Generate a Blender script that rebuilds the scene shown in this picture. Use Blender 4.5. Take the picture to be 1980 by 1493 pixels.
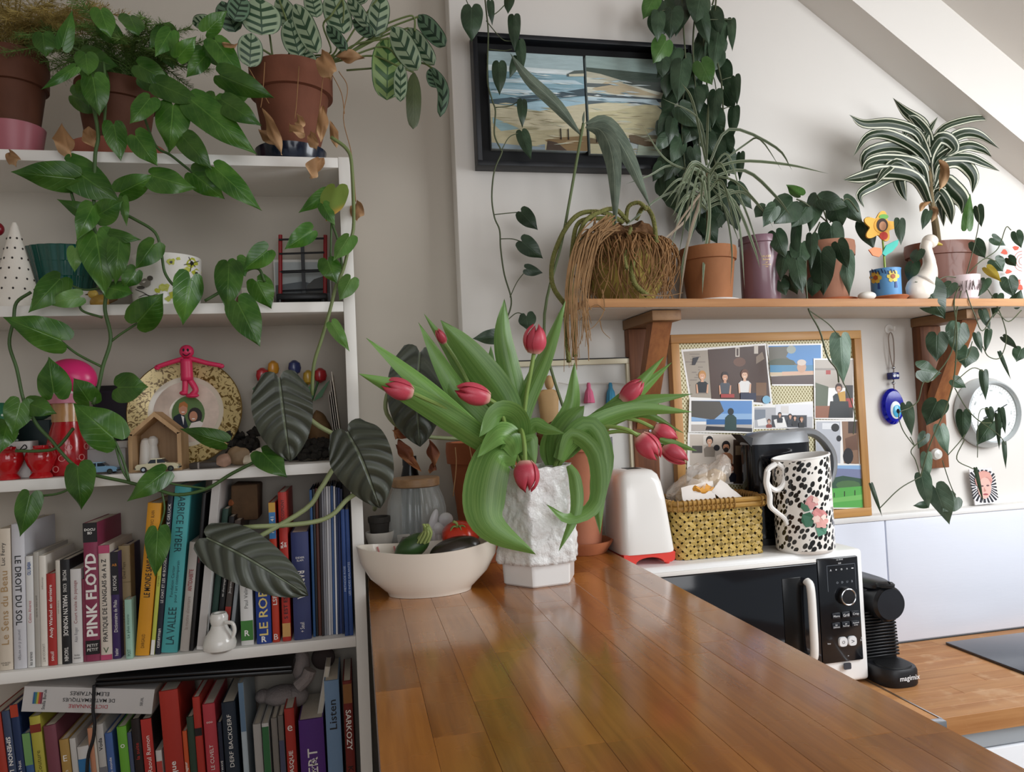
import bpy, bmesh, math, random
from math import sin, cos, pi, radians as rad
from mathutils import Vector as V, Matrix
for o in list(bpy.data.objects): bpy.data.objects.remove(o)
scene = bpy.context.scene
COL = scene.collection
random.seed(7)
# ---------------- camera (27 mm equivalent, slight roll, looking 12 degrees right of the wall normal)
FPX, CX, CY = 1435.0, 990.0, 746.5
yc = V((690-CX, -(808-CY), -FPX)).normalized()
xc = V((7800-CX, -(490-CY), -FPX)); xc = (xc - yc*xc.dot(yc)).normalized()
zc = xc.cross(yc)
RW = Matrix((xc, yc, zc))
EYE = V((0, 0, 1.462))
cd = bpy.data.cameras.new('camera'); cam = bpy.data.objects.new('camera', cd); COL.objects.link(cam)
cd.sensor_width = 36; cd.lens = FPX/1980*36; cd.clip_start = .02
cam.matrix_world = Matrix.Translation(EYE) @ RW.to_4x4()
scene.camera = cam
# ---------------- light: daylight from roof windows on the right and from windows behind
vs = scene.view_settings; vs.view_transform = 'Standard'; vs.look = 'None'; vs.gamma = 1; vs.use_curve_mapping = False
vs.exposure = 0.5
w = bpy.data.worlds.new('daylight'); scene.world = w; w.use_nodes = True
w.node_tree.nodes['Background'].inputs[0].default_value = (.86, .93, 1, 1)
w.node_tree.nodes['Background'].inputs[1].default_value = .27
def area(name, loc, target, sx, sy, e, col):
    l = bpy.data.lights.new(name, 'AREA'); l.shape = 'RECTANGLE'; l.size = sx; l.size_y = sy; l.energy = e; l.color = col
    o = bpy.data.objects.new(name, l); COL.objects.link(o); o.location = loc
    o.rotation_euler = (V(target)-V(loc)).to_track_quat('-Z', 'Y').to_euler()
area('roof_window_light', (1.95, .62, 1.95), (.85, 1.55, 1.3), .9, 1.1, 23, (.93, .965, 1))
area('rear_window_light', (.7, -2.3, 1.9), (.5, 1.6, 1.3), 2.2, 1.4, 22, (.98, .98, 1))
# ---------------- pixel helpers (photo pixel + the depth of the wall, shelf or top it touches)
def ray(x, y): return RW @ V((x-CX, -(y-CY), -FPX))
def PY(x, y, Y): d = ray(x, y); return EYE + d*(Y/d.y)
def PZ(x, y, Z): d = ray(x, y); return EYE + d*((Z-EYE.z)/d.z)
def PXP(x, y, X): d = ray(x, y); return EYE + d*(X/d.x)
def mpp(x, Y): # metres per pixel at depth Y near column x
    return Y/FPX/(.978-.204*(x-CX)/FPX)
# ---------------- materials
MATS = {}
def lin(h):
    h = h.lstrip('#'); r = []
    for i in (0, 2, 4):
        c = int(h[i:i+2], 16)/255; r.append(c/12.92 if c <= .04045 else ((c+.055)/1.055)**2.4)
    return (*r, 1)
class NT:
    def __init__(s, name):
        s.m = bpy.data.materials.new(name); s.m.use_nodes = True; s.t = s.m.node_tree; s.b = s.t.nodes['Principled BSDF']
        s.out = s.t.nodes['Material Output']
    def nd(s, ty, ins=None, **kw):
        n = s.t.nodes.new('ShaderNode'+ty)
        for k, v in kw.items(): setattr(n, k, v)
        for k, v in (ins or {}).items(): s.set(n, k, v)
        return n
    def set(s, n, k, v):
        i = n.inputs[k]
        if hasattr(v, 'is_linked') or isinstance(v, bpy.types.NodeSocket): s.t.links.new(v, i)
        else: i.default_value = v
    def math(s, op, a, b=0.0, c=None):
        n = s.nd('Math', {0: a, 1: b}, operation=op)
        if c is not None: s.set(n, 2, c)
        return n.outputs[0]
    def mix(s, f, a, b, bt='MIX'):
        n = s.nd('Mix', data_type='RGBA', blend_type=bt)
        s.set(n, 0, f); s.set(n, 6, a); s.set(n, 7, b); return n.outputs[2]
    def ramp(s, f, lo, hi): # smooth step
        n = s.nd('MapRange', {0: f, 1: lo, 2: hi}, interpolation_type='SMOOTHSTEP'); return n.outputs[0]
    def noise(s, scale, detail=3, co=None, stretch=None, rough=.55):
        if co is None: co = s.nd('TexCoord').outputs['Object']
        if stretch: co = s.nd('Mapping', {'Vector': co, 'Scale': stretch}).outputs[0]
        return s.nd('TexNoise', {'Vector': co, 'Scale': scale, 'Detail': detail, 'Roughness': rough}).outputs['Fac']
    def bump(s, h, strength=.3, dist=.002):
        s.set(s.b, 'Normal', s.nd('Bump', {'Height': h, 'Strength': strength, 'Distance': dist}).outputs[0])
def M(hexc, rough=.5, metal=0, var=0., vs_=18, bump=0., bs=60, coat=0., trans=0., ior=1.45, spec=.5, alpha=1., rnd=0., st=None, name=None):
    key = (hexc, rough, metal, var, vs_, bump, bs, coat, trans, ior, spec, alpha, rnd, st)
    if key in MATS: return MATS[key]
    t = NT(name or 'paint_'+hexc.strip('#')); b = t.b
    b.inputs['Roughness'].default_value = rough; b.inputs['Metallic'].default_value = metal
    b.inputs['Coat Weight'].default_value = coat; b.inputs['Coat Roughness'].default_value = .08
    b.inputs['Transmission Weight'].default_value = trans; b.inputs['IOR'].default_value = ior
    b.inputs['Specular IOR Level'].default_value = spec; b.inputs['Alpha'].default_value = alpha
    c = lin(hexc); f = None
    if var: f = t.math('MULTIPLY_ADD', t.math('SUBTRACT', t.noise(vs_, 4, stretch=st), .5), var*2, 1)
    if rnd:
        r = t.math('MULTIPLY_ADD', t.math('SUBTRACT', t.nd('ObjectInfo').outputs['Random'], .5), rnd, 1)
        f = r if f is None else t.math('MULTIPLY', f, r)
    if f is None: b.inputs['Base Color'].default_value = c
    else:
        s = t.nd('VectorMath', {0: c[:3], 'Scale': f}, operation='SCALE'); t.set(b, 'Base Color', s.outputs[0])
    if bump: t.bump(t.noise(bs, 4, stretch=st), bump, .004)
    MATS[key] = t.m; return t.m
def wood(name, ca, cb, axis='Y', scale=30, rough=.4, rnd=.35, coat=0., worn=0.):
    t = NT(name); st = {'X': (.06, 1, 1), 'Y': (1, .06, 1), 'Z': (1, 1, .06)}[axis]
    co = t.nd('TexCoord').outputs['Object']
    rn = t.nd('ObjectInfo').outputs['Random']
    co2 = t.nd('VectorMath', {0: co, 1: t.nd('CombineXYZ', {0: t.math('MULTIPLY', rn, 7.3), 1: t.math('MULTIPLY', rn, 3.1), 2: t.math('MULTIPLY', rn, 5.7)}).outputs[0]}, operation='ADD').outputs[0]
    n1 = t.noise(scale, 5, co2, st, .6); n2 = t.noise(scale*5, 3, co2, st); n3 = t.noise(4, 2, co2)
    f = t.math('ADD', t.math('MULTIPLY', n1, .6), t.math('ADD', t.math('MULTIPLY', n2, .25), t.math('MULTIPLY', n3, .15)))
    f = t.ramp(f, .36, .64)
    c = t.mix(f, lin(ca), lin(cb))
    v = t.math('MULTIPLY_ADD', t.math('SUBTRACT', rn, .5), rnd, 1)
    c = t.nd('VectorMath', {0: c, 'Scale': v}, operation='SCALE').outputs[0]
    if worn: c = t.mix(t.math('MULTIPLY', t.ramp(t.noise(14, 5, co, (1, 1, 1)), .56, .68), worn), c, lin('#c9a27a'))
    t.set(t.b, 'Base Color', c)
    t.set(t.b, 'Roughness', t.math('MULTIPLY_ADD', t.noise(9, 3, co), .25, rough-.12))
    t.b.inputs['Coat Weight'].default_value = coat; t.b.inputs['Coat Roughness'].default_value = .12
    t.bump(n2, .08, .002); return t.m
# ---------------- geometry helpers: a "geo" is (verts, faces[, uvs per vertex])
def join(*gs):
    v, f, u = [], [], []
    for g in gs:
        o = len(v); v += list(g[0]); f += [tuple(i+o for i in q) for q in g[1]]
        u += list(g[2]) if len(g) > 2 and g[2] else [(0, 0)]*len(g[0])
    return (v, f, u)
def xf(g, m): return ([m @ V(p) for p in g[0]], g[1], *g[2:])
def mv(g, p): p = V(p); return ([V(q)+p for q in g[0]], g[1], *g[2:])
def rotz(g, a, c=(0, 0, 0)): return xf(g, Matrix.Translation(c) @ Matrix.Rotation(a, 4, 'Z') @ Matrix.Translation(-V(c)))
def rot(g, a, ax, c=(0, 0, 0)): return xf(g, Matrix.Translation(c) @ Matrix.Rotation(a, 4, ax) @ Matrix.Translation(-V(c)))
def box(x0, x1, y0, y1, z0, z1, bev=0., seg=2):
    v = [(x, y, z) for z in (z0, z1) for y in (y0, y1) for x in (x0, x1)]
    f = [(0, 2, 3, 1), (4, 5, 7, 6), (0, 1, 5, 4), (2, 6, 7, 3), (0, 4, 6, 2), (1, 3, 7, 5)]
    if not bev: return (v, f)
    bm = bmesh.new(); vv = [bm.verts.new(p) for p in v]
    for q in f: bm.faces.new([vv[i] for i in q])
    bmesh.ops.bevel(bm, geom=list(bm.edges), offset=bev, segments=seg, profile=.5, affect='EDGES')
    bm.verts.index_update(); r = ([p.co.copy() for p in bm.verts], [tuple(p.index for p in q.verts) for q in bm.faces]); bm.free(); return r
def lathe(prof, c=(0, 0, 0), seg=32, sx=1., sy=1., fn=None, cap=True):
    v, f = [], []; n = len(prof); c = V(c)
    for i in range(seg):
        a = 2*pi*i/seg
        for k, (r, z) in enumerate(prof):
            rr = r*(fn(a, k/(n-1)) if fn else 1); v.append(c+V((rr*cos(a)*sx, rr*sin(a)*sy, z)))
    for i in range(seg):
        j = (i+1) % seg
        for k in range(n-1): f.append((i*n+k, j*n+k, j*n+k+1, i*n+k+1))
    for k, fl in ((0, True), (n-1, False)):
        if cap and prof[k][0] > 1e-5:
            q = [i*n+k for i in range(seg)]; f.append(tuple(q[::-1]) if fl else tuple(q))
    return (v, f)
def spline(pts, n=6):
    pts = [V(p) for p in pts]
    if len(pts) < 3: return [pts[0].lerp(pts[-1], i/n) for i in range(n+1)]
    P = [pts[0]*2-pts[1]]+pts+[pts[-1]*2-pts[-2]]; r = []
    for i in range(1, len(P)-2):
        a, b, c, d = P[i-1:i+3]
        for k in range(n):
            t = k/n; r.append(.5*((2*b)+(c-a)*t+(2*a-5*b+4*c-d)*t*t+(3*b-a-3*c+d)*t**3))
    return r+[pts[-1]]
def lerpl(r, f):
    x = f*(len(r)-1); k = min(int(x), len(r)-2); return r[k]+(r[k+1]-r[k])*(x-k)
def tube(pts, r, seg=6, n=4, caps=True):
    p = spline(pts, n) if n else [V(q) for q in pts]; m = len(p); v, f = [], []
    up = V((0, 0, 1)); u = None
    for i in range(m):
        t = (p[min(i+1, m-1)]-p[max(i-1, 0)]).normalized() if m > 1 else up
        if u is None: u = t.cross(V((.3, .2, .9))).normalized()
        u = (u-t*u.dot(t)); u = u.normalized() if u.length > 1e-6 else t.orthogonal().normalized()
        w_ = t.cross(u); rr = r if not isinstance(r, (tuple, list)) else r[0]+(r[-1]-r[0])*i/max(1, m-1) if len(r) == 2 else lerpl(r, i/max(1, m-1))
        for k in range(seg): a = 2*pi*k/seg; v.append(p[i]+u*(rr*cos(a))+w_*(rr*sin(a)))
    for i in range(m-1):
        for k in range(seg): l = (k+1) % seg; f.append((i*seg+k, i*seg+l, i*seg+seg+l, i*seg+seg+k))
    if caps: f.append(tuple(range(seg))[::-1]); f.append(tuple((m-1)*seg+k for k in range(seg)))
    return (v, f)
def ball(c, rx, ry=None, rz=None, seg=16, ring=10, fn=None):
    ry = ry or rx; rz = rz or rx; pr = [(max(1e-6, sin(pi*k/ring)), -cos(pi*k/ring)) for k in range(ring+1)]
    g = lathe(pr, seg=seg, fn=fn); return ([V((p.x*rx, p.y*ry, p.z*rz))+V(c) for p in g[0]], g[1])
def prism(poly, y0, y1): # polygon in XZ extruded along Y
    n = len(poly); v = [(x, y0, z) for x, z in poly]+[(x, y1, z) for x, z in poly]
    return (v, [tuple(range(n)), tuple(range(2*n-1, n-1, -1))]+[(i, i+n, (i+1) % n+n, (i+1) % n) for i in range(n)])
def plate(pts, n, th): # polygon of 3d points given thickness th along -n
    k = len(pts); n = V(n).normalized(); v = [V(p) for p in pts]+[V(p)-n*th for p in pts]
    return (v, [tuple(range(k)), tuple(range(2*k-1, k-1, -1))]+[(i, i+k, (i+1) % k+k, (i+1) % k) for i in range(k)])
def arc(cx, cy, rx, ry, a0=0, a1=360, n=20): return [(cx+rx*cos(rad(a0+(a1-a0)*i/n)), cy+ry*sin(rad(a0+(a1-a0)*i/n))) for i in range(n+(0 if abs(a1-a0) == 360 else 1))]
# ---------------- objects
ORG = {}
def bounds(vs_): return [min(p[i] for p in vs_) for i in range(3)], [max(p[i] for p in vs_) for i in range(3)]
def obj(name, g, mat=None, parent=None, smooth=True, sharp=35, wrap=True):
    """g: one geo with mat, or list of (geo, mat). World coordinates; the origin goes to the parent's base (or own base)."""
    parts = g if isinstance(g, list) else [(g, mat)]
    gg = join(*[p[0] for p in parts]); mats = []; fi = []
    for p in parts:
        if p[1] not in mats: mats.append(p[1])
        fi += [mats.index(p[1])]*len(p[0][1])
    if parent is not None: org = ORG[parent.name]
    else:
        lo, hi = bounds(gg[0]); org = V(((lo[0]+hi[0])/2, (lo[1]+hi[1])/2, lo[2]))
    me = bpy.data.meshes.new(name); me.from_pydata([V(p)-org for p in gg[0]], [], gg[1])
    for m in mats: me.materials.append(m)
    if len(mats) > 1: me.polygons.foreach_set('material_index', fi)
    if any(u != (0, 0) for u in gg[2]):
        ul = me.uv_layers.new(name='UVMap'); li = [l.vertex_index for l in me.loops]
        ul.data.foreach_set('uv', [c for i in li for c in gg[2][i]])
    if smooth:
        me.polygons.foreach_set('use_smooth', [True]*len(me.polygons)); me.set_sharp_from_angle(angle=rad(sharp))
    me.update()
    o = bpy.data.objects.new(name, me); COL.objects.link(o)
    if parent is not None: o.parent = parent
    else: o.location = org
    ORG[o.name] = org; return o
def thing(name, label, cat, loc, group=None):
    o = bpy.data.objects.new(name, None); COL.objects.link(o); o.location = loc; o.empty_display_size = .02; ORG[o.name] = V(loc)
    return tag(o, label, cat, group)
def tag(o, label, cat, group=None):
    o['label'] = label; o['category'] = cat
    if group: o['group'] = group
    return o
def struct(o): o['kind'] = 'structure'; return o
def stuff(o): o['kind'] = 'stuff'; return o
TXT = {}
def text(s, h, bold=0., shear=0., w_=1., sp=1.):
    """lettering as flat geometry centred on the origin in the XY plane, capital height about h"""
    key = (s, bold, shear, sp)
    if key not in TXT:
        c = bpy.data.curves.new('lettering', 'FONT'); c.body = s; c.align_x = 'CENTER'; c.align_y = 'CENTER'; c.resolution_u = 2; c.size = 1
        c.offset = bold; c.shear = shear; c.space_character = sp
        o = bpy.data.objects.new('lettering', c); me = o.to_mesh()
        TXT[key] = ([p.co.copy() for p in me.vertices], [tuple(p.vertices) for p in me.polygons])
        o.to_mesh_clear(); bpy.data.objects.remove(o); bpy.data.curves.remove(c)
    g = TXT[key]; k = h/.7
    return ([V((p.x*k*w_, p.y*k, 0)) for p in g[0]], g[1])
def twidth(g): return max(p[0] for p in g[0])-min(p[0] for p in g[0]) if g[0] else 0
def fit(g, wmax, hmax):
    if not g[0]: return g
    lo, hi = bounds(g[0]); s = min(wmax/max(1e-6, hi[0]-lo[0]), hmax/max(1e-6, hi[1]-lo[1]))
    cx, cy = (lo[0]+hi[0])/2, (lo[1]+hi[1])/2
    return ([V(((p[0]-cx)*s, (p[1]-cy)*s, 0)) for p in g[0]], g[1])
def onto(g, o, ux, uy, lift=.0004): # flat geo in XY placed on a surface with origin o and axes ux, uy
    ux = V(ux).normalized(); uy = V(uy).normalized(); n = ux.cross(uy); o = V(o)
    return ([o+ux*p[0]+uy*p[1]+n*lift for p in g[0]], g[1])
def picture(o, ux, uy, items, lift=.0004, step=.00012): # layered flat print; items (mat, polygon) in units of ux, uy
    ux = V(ux); uy = V(uy); n = ux.cross(uy).normalized(); o = V(o); r = []
    for i, (m, poly) in enumerate(items):
        r.append((([o+ux*u+uy*v_+n*(lift+step*i) for u, v_ in poly], [tuple(range(len(poly)))]), m))
    return r
# ---------------- setting
WK, WS, WL = 1.69, 1.66, 1.75           # kitchen wall, splashback front, left wall
WT, BAR = .832, 1.15                     # worktop and bar heights
plaster = M('#dfdbd5', .85, var=.03, vs_=3, bump=.12, bs=9, name='painted_plaster')
plaster2 = M('#b7afa3', .85, var=.03, vs_=2, bump=.1, bs=7, name='greige_plaster')  # left wall: darker, greyer tone than the other plastered walls
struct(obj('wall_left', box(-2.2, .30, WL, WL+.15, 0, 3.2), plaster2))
struct(obj('wall_back', box(.245, 3.2, WK, WK+.2, 0, 3.2, .004), plaster))
panelm = M('#dfe3ee', .22, var=.02, vs_=3, bump=.05, bs=30, st=(1, 1, 8), name='gloss_white_panel')
sb = struct(obj('wall_splashback', box(.53, 3.2, WS+.006, WK-.001, WT, 1.15), M('#c9cdd6', .6)))
for a, b in ((.532, 1.297), (1.301, 2.2), (2.204, 3.2)): obj('panel', box(a, b, WS, WS+.012, WT+.004, 1.142, .0015), panelm, sb, sharp=30)
struct(obj('trim_1', box(.53, 3.2, WS-.003, WK, 1.143, 1.157, .0015), M('#e9e8e6', .45)))
# boxed beam along the roof slope, then the sloping ceiling
SL = -.7093
def slz(x): return 2.494+SL*(x-1.157)
xs = (.3, 3.2)
struct(obj('trim_2', prism([(xs[0], slz(xs[0])), (xs[1], slz(xs[1])), (xs[1], slz(xs[1])+.9), (xs[0], slz(xs[0])+.9)], 1.582, WK+.1), plaster))
cz = PY(1820, 0, 1.582); dz = cz.z-slz(cz.x)
sc_ = [(cz.x-.7, slz(cz.x-.7)+dz), (3.2, slz(3.2)+dz)]
struct(obj('ceiling', join(prism([sc_[0], sc_[1], (sc_[1][0], sc_[1][1]+.1), (sc_[0][0], sc_[0][1]+.1)], -3, 1.6), prism([(-2.2, sc_[0][1]), (sc_[0][0], sc_[0][1]), (sc_[0][0], sc_[0][1]+.1), (-2.2, sc_[0][1]+.1)], -3, 1.8)), plaster))
struct(obj('wall_side', box(-2.3, -2.2, -3, 1.9, 0, 3.2), plaster))
struct(obj('floor', box(-2.3, 3.2, -3, 1.9, -.05, 0), wood('oak_floor', '#8a6844', '#a5825a', 'Y', 12)))
# ---------------- bar counter: butcher-block top of separate staves on a plain support
barw = wood('varnished_beech', '#8a5012', '#b0702a', 'Y', 26, .26, .3, .8)
bar = thing('bar_counter', 'varnished brown butcher-block bar counter running towards the wall', 'counter', (.267, .6, 0))
core = obj('core', box(.012, .522, -.2, WK-.004, 1.112, 1.147), M('#6a3e12', .6), bar)
random.seed(11); nrow = 10; x0, x1 = .009, .526; sw = (x1-x0)/nrow
for i in range(nrow):
    y = -.2-random.random()*.3
    while y < WK-.01:
        L = random.uniform(.22, .5); a, b = max(y, -.2), min(y+L, WK-.003)
        if WK-b < .1: b = WK-.003
        if b-a > .02: obj('stave', box(x0+i*sw+.0001, x0+(i+1)*sw-.0001, a+.0001, b-.0001, 1.105, BAR-.0004, .0003, 1), barw, bar, smooth=False)
        y += L
obj('support_panel', box(.06, .5, .0, WK-.003, 0, 1.105), M('#d8d3cb', .6), bar)
# ---------------- kitchen worktop
wtw = wood('worn_oiled_oak', '#a06a3a', '#bd8a58', 'X', 22, .55, .14, 0, .55)
wt = thing('kitchen_worktop', 'worn oiled wooden kitchen worktop below the white splashback', 'worktop', (1.6, 1.4, WT-.038))
obj('core', box(1.085, 2.6, 1.262, WS-.002, WT-.036, WT-.003), M('#7a4a22', .6), wt)
for i in range(9):
    d = (WS-.002-1.258)/9; x = 1.083-random.random()*.4
    while x < 2.6:
        L = random.uniform(.35, .7); a, b = max(x, 1.083), min(x+L, 2.6)
        if b-a > .02: obj('stave', box(a+.0002, b-.0002, 1.258+i*d+.0002, 1.258+(i+1)*d-.0002, WT-.038, WT, .0005, 1), wtw, wt, smooth=False)
        x += L
wt2 = thing('worktop_section', 'wooden worktop section under the microwave, joined by a metal strip', 'worktop', (.8, 1.45, WT-.038))
obj('board', box(.53, 1.079, 1.262, WS-.002, WT-.038, WT-.0005, .001), wtw, wt2)
obj('joint_strip', box(1.0795, 1.0825, 1.256, WS-.004, WT-.03, WT+.001), M('#b9bcc0', .3, 1), wt2)
obj('end_trim', box(1.045, 1.0825, 1.245, 1.2615, WT-.03, WT+.001, .002), M('#b9bcc0', .3, 1), wt2)
cab = thing('base_cabinet', 'white base cabinet with grey top rail under the wooden worktop', 'cabinet', (1.7, 1.45, 0))
obj('body', box(1.09, 2.6, 1.29, WS-.003, .08, WT-.04), M('#e6e8ec', .4), cab)
obj('top_rail', box(1.085, 2.6, 1.272, 1.289, WT-.075, WT-.042, .001), M('#aeb6bd', .35), cab)
for i in range(3): obj('door', box(1.088+i*.5, 1.584+i*.5, 1.268, 1.288, .1, WT-.079, .002), M('#eef0f4', .25), cab)
cab2 = thing('low_cabinet', 'white base cabinet beside the bar under the microwave', 'cabinet', (.8, 1.45, 0))
obj('body', box(.53, 1.08, 1.27, WS-.003, .08, WT-.04), M('#e6e8ec', .4), cab2)
hob = thing('induction_hob', 'black glass hob set into the wooden worktop at the right edge', 'hob', (1.7, 1.5, WT))
obj('glass', box(1.413, 2.0, 1.28, 1.614, WT+.0006, WT+.007, .0015), M('#20242c', .12, coat=.5), hob)
# ---------------- more shape helpers
from mathutils import noise as mnoise
def R4(x0, y0, x1, y1, Y):
    xm, ym = (x0+x1)/2, (y0+y1)/2
    return PY(x0, ym, Y).x, PY(x1, ym, Y).x, PY(xm, y1, Y).z, PY(xm, y0, Y).z
def sup(hx, hy, e, n=40): # superellipse outline
    r = []
    for i in range(n):
        a = 2*pi*i/n; c, s = cos(a), sin(a)
        r.append((hx*math.copysign(abs(c)**(2/e), c), hy*math.copysign(abs(s)**(2/e), s)))
    return r
def loft(secs, n=40, cap=True): # secs (z, cx, cy, hx, hy, e)
    v, f = [], []
    for z, cx, cy, hx, hy, e in secs: v += [V((cx+x, cy+y, z)) for x, y in sup(hx, hy, e, n)]
    for k in range(len(secs)-1):
        for i in range(n): j = (i+1) % n; f.append((k*n+i, k*n+j, k*n+n+j, k*n+n+i))
    if cap: f.append(tuple(range(n))[::-1]); f.append(tuple((len(secs)-1)*n+i for i in range(n)))
    return (v, f)
def disp(g, amp, sc, seed=0):
    return ([V(p)+V((mnoise.noise(V(p)*sc+V((seed, 0, 0))), mnoise.noise(V(p)*sc+V((0, seed+9, 0))), mnoise.noise(V(p)*sc+V((5, 0, seed)))))*amp for p in g[0]], g[1], *g[2:])
def frame4(x0, x1, z0, z1, wd, y0, y1, bev=.001): # four mitred-looking bars
    return [box(x0, x1, y0, y1, z1-wd, z1, bev), box(x0, x1, y0, y1, z0, z0+wd, bev), box(x0, x0+wd, y0, y1, z0+wd, z1-wd, bev), box(x1-wd, x1, y0, y1, z0+wd, z1-wd, bev)]
def ring(c, R, r, ax='Z', seg=24, s2=8):
    g = tube([(R*cos(2*pi*i/seg), R*sin(2*pi*i/seg), 0) for i in range(seg+1)], r, s2, 0, False)
    if ax == 'Y': g = rot(g, pi/2, 'X')
    if ax == 'X': g = rot(g, pi/2, 'Y')
    return mv(g, c)
white = M('#eceae6', .35); whitegl = M('#f2f0ec', .18, coat=.4); blackgl = M('#0b0d13', .1, coat=.3); blackp = M('#15161a', .42); chrome = M('#c9ccd0', .18, 1)
inkw = M('#e8eaec', .5, name='print_white'); inkk = M('#14141a', .6, name='print_black')
UX, UZ = V((1, 0, 0)), V((0, 0, 1))
# ---------------- microwave
mw = thing('microwave_oven', 'white microwave oven with black glass door standing under the bread basket', 'microwave', (.8, 1.55, WT))
F = 1.458
obj('body', box(.53, 1.0805, F+.001, 1.652, .838, 1.124, .009, 3), M('#efefee', .3, bump=.02, bs=40), mw, sharp=50)
for x in (.57, 1.04):
    for y in (1.48, 1.63): obj('foot', lathe([(.012, WT), (.014, .8385)], (x, y, 0), 12), blackp, mw)
xd = PY(1583, 1180, F).x
obj('door', box(.536, xd-.0015, F-.006, F+.004, .862, 1.104, .003), blackgl, mw)
dr = obj('door_edge', box(.536, xd-.0015, F-.004, F+.004, 1.1045, 1.113, .001), white, mw)
x0, x1, z0, z1 = R4(1588, 1080, 1667, 1292, F)
pn = obj('control_panel', box(xd, x1-.006, F-.005, F+.004, z0+.014, z1+.004, .003), M('#101217', .16, bump=.06, bs=25, coat=.3), mw)
hx0, hx1, hz0, hz1 = R4(1513, 1116, 1546, 1280, F)
obj('handle_recess', box(hx0, hx1+.004, F-.0075, F-.004, hz0-.01, hz1, .0012), M('#050608', .25), mw)
hz = [PY(1553, 1122, F).z, PY(1568, 1270, F).z]; hx = PY(1558, 1190, F).x
obj('handle', tube([(hx, F-.01, hz[0]), (hx+.001, F-.022, hz[0]-.012), (hx+.001, F-.024, (hz[0]+hz[1])/2), (hx+.001, F-.022, hz[1]+.012), (hx, F-.01, hz[1])], .0088, 12, 5), whitegl, mw)
def mwp(x, y): return PY(x, y, F-.005)
k = mwp(1634, 1152)
kn = obj('knob', mv(rot(lathe([(.0195, 0), (.0195, .009), (.0165, .013), (0, .0135)], seg=32), pi/2, 'X'), k), blackp, mw)
obj('knob_ring', ring(k+V((0, -.0125, 0)), .017, .0016, 'Y', 32, 6), chrome, kn)
for row, (py, names) in enumerate(((1191, ('Micro', 'Grill', 'Crisp')), (1210, ('Jet\nDefrost', 'Jet\nBeverage', 'Assisted\nCrisp')))):
    for i, s in enumerate(names):
        c = mwp(1616+i*18.5, py-(i*2.2)); g = box(c.x-.0098, c.x+.0098, c.y-.003, c.y+.001, c.z-.0065, c.z+.0065, .0015)
        b = obj('button', g, M('#1d2027', .3), mw); obj('lettering', onto(fit(text(s, .004), .015, .0085), c+V((0, -.003, 0)), UX, UZ), inkw, b)
for i, s in enumerate(('O', '>')):
    c = mwp(1629+i*18, 1241-i*2); b = obj('button', mv(rot(loft([(0, 0, 0, .0105, .0105, 3.2), (.004, 0, 0, .0095, .0095, 3.2)], 24), pi/2, 'X'), c), M('#dfe0e2', .35), mw)
    obj('lettering', onto(fit(text(s, .006), .007, .007), c+V((0, -.0042, 0)), UX, UZ), M('#55585e', .5), b)
for s, px, py, h, w_ in (('Stop', 1604, 1245, .004, .013), ('Jet\nStart', 1668, 1235, .009, .012), ('6th SENSE', 1624, 1082, .004, .016), ('oo', 1624, 1089, .003, .008), ('Jet', 1641, 1268, .003, .006)):
    obj('lettering', onto(fit(text(s, .005), w_, h), mwp(px, py)-V((.001, 0, 0)), UX, UZ), inkw, mw)
for i in range(5):
    c = mwp(1606+i*10.5, 1103-i*1.1); obj('symbol', onto(fit(text('^+o*-'[i], .004), .005, .004), c, UX, UZ), inkw, mw)
for i in range(4):
    c = mwp(1619+i*9.5, 1127-i*1.1); obj('symbol', onto(fit(text('ODUB'[i], .004), .0045, .0045), c, UX, UZ), M('#9aa0a8', .5), mw)
d0, d1 = mwp(1598, 1095), mwp(1655, 1139)
obj('display_outline', join(*[box(a, b, F-.0056, F-.004, c, d) for a, b, c, d in ((d0.x, d1.x, d0.z, d0.z+.0008), (d0.x, d0.x+.0008, d1.z, d0.z), (d1.x, d1.x+.0008, d1.z, d0.z))]), M('#6a7078', .4), mw)
c = mwp(1638, 1288); obj('button', mv(rot(loft([(0, 0, 0, .009, .007, 6), (.002, 0, 0, .009, .007, 6)], 20), pi/2, 'X'), c), M('#3a3f48', .3), mw)
# ---------------- toaster
to = thing('toaster', 'cream white toaster with rounded top and coral red base beside the bread basket', 'toaster', (.59, 1.55, 1.124))
obj('body', loft([(1.149, .592, 1.545, .0605, .066, 6), (1.153, .592, 1.545, .0615, .067, 6), (1.2, .59, 1.545, .058, .064, 6), (1.26, .588, 1.545, .053, .06, 6), (1.295, .586, 1.545, .05, .056, 5), (1.312, .585, 1.545, .046, .05, 4.5), (1.321, .584, 1.545, .038, .042, 4), (1.3245, .584, 1.545, .026, .03, 3.5)], 56), whitegl, to, sharp=60)
obj('slot', box(.568, .6, 1.525, 1.565, 1.323, 1.3252, .0005), blackp, to)
red = M('#e2493f', .32)
z = 1.1285
obj('base', prism([(.5345, 1.1495), (.5345, 1.134), (.539, z), (.552, z)]+[(.592-.032*cos(rad(a)), z+.013*sin(rad(a))) for a in range(0, 181, 20)]+[(.64, z), (.648, 1.133), (.6495, 1.1495)], 1.482, 1.608), red, to, sharp=20)
for x in (.548, .634):
    for y in (1.492, 1.6): obj('foot', lathe([(.005, 1.124), (.006, 1.129)], (x, y, 0), 10), red, to)
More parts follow.
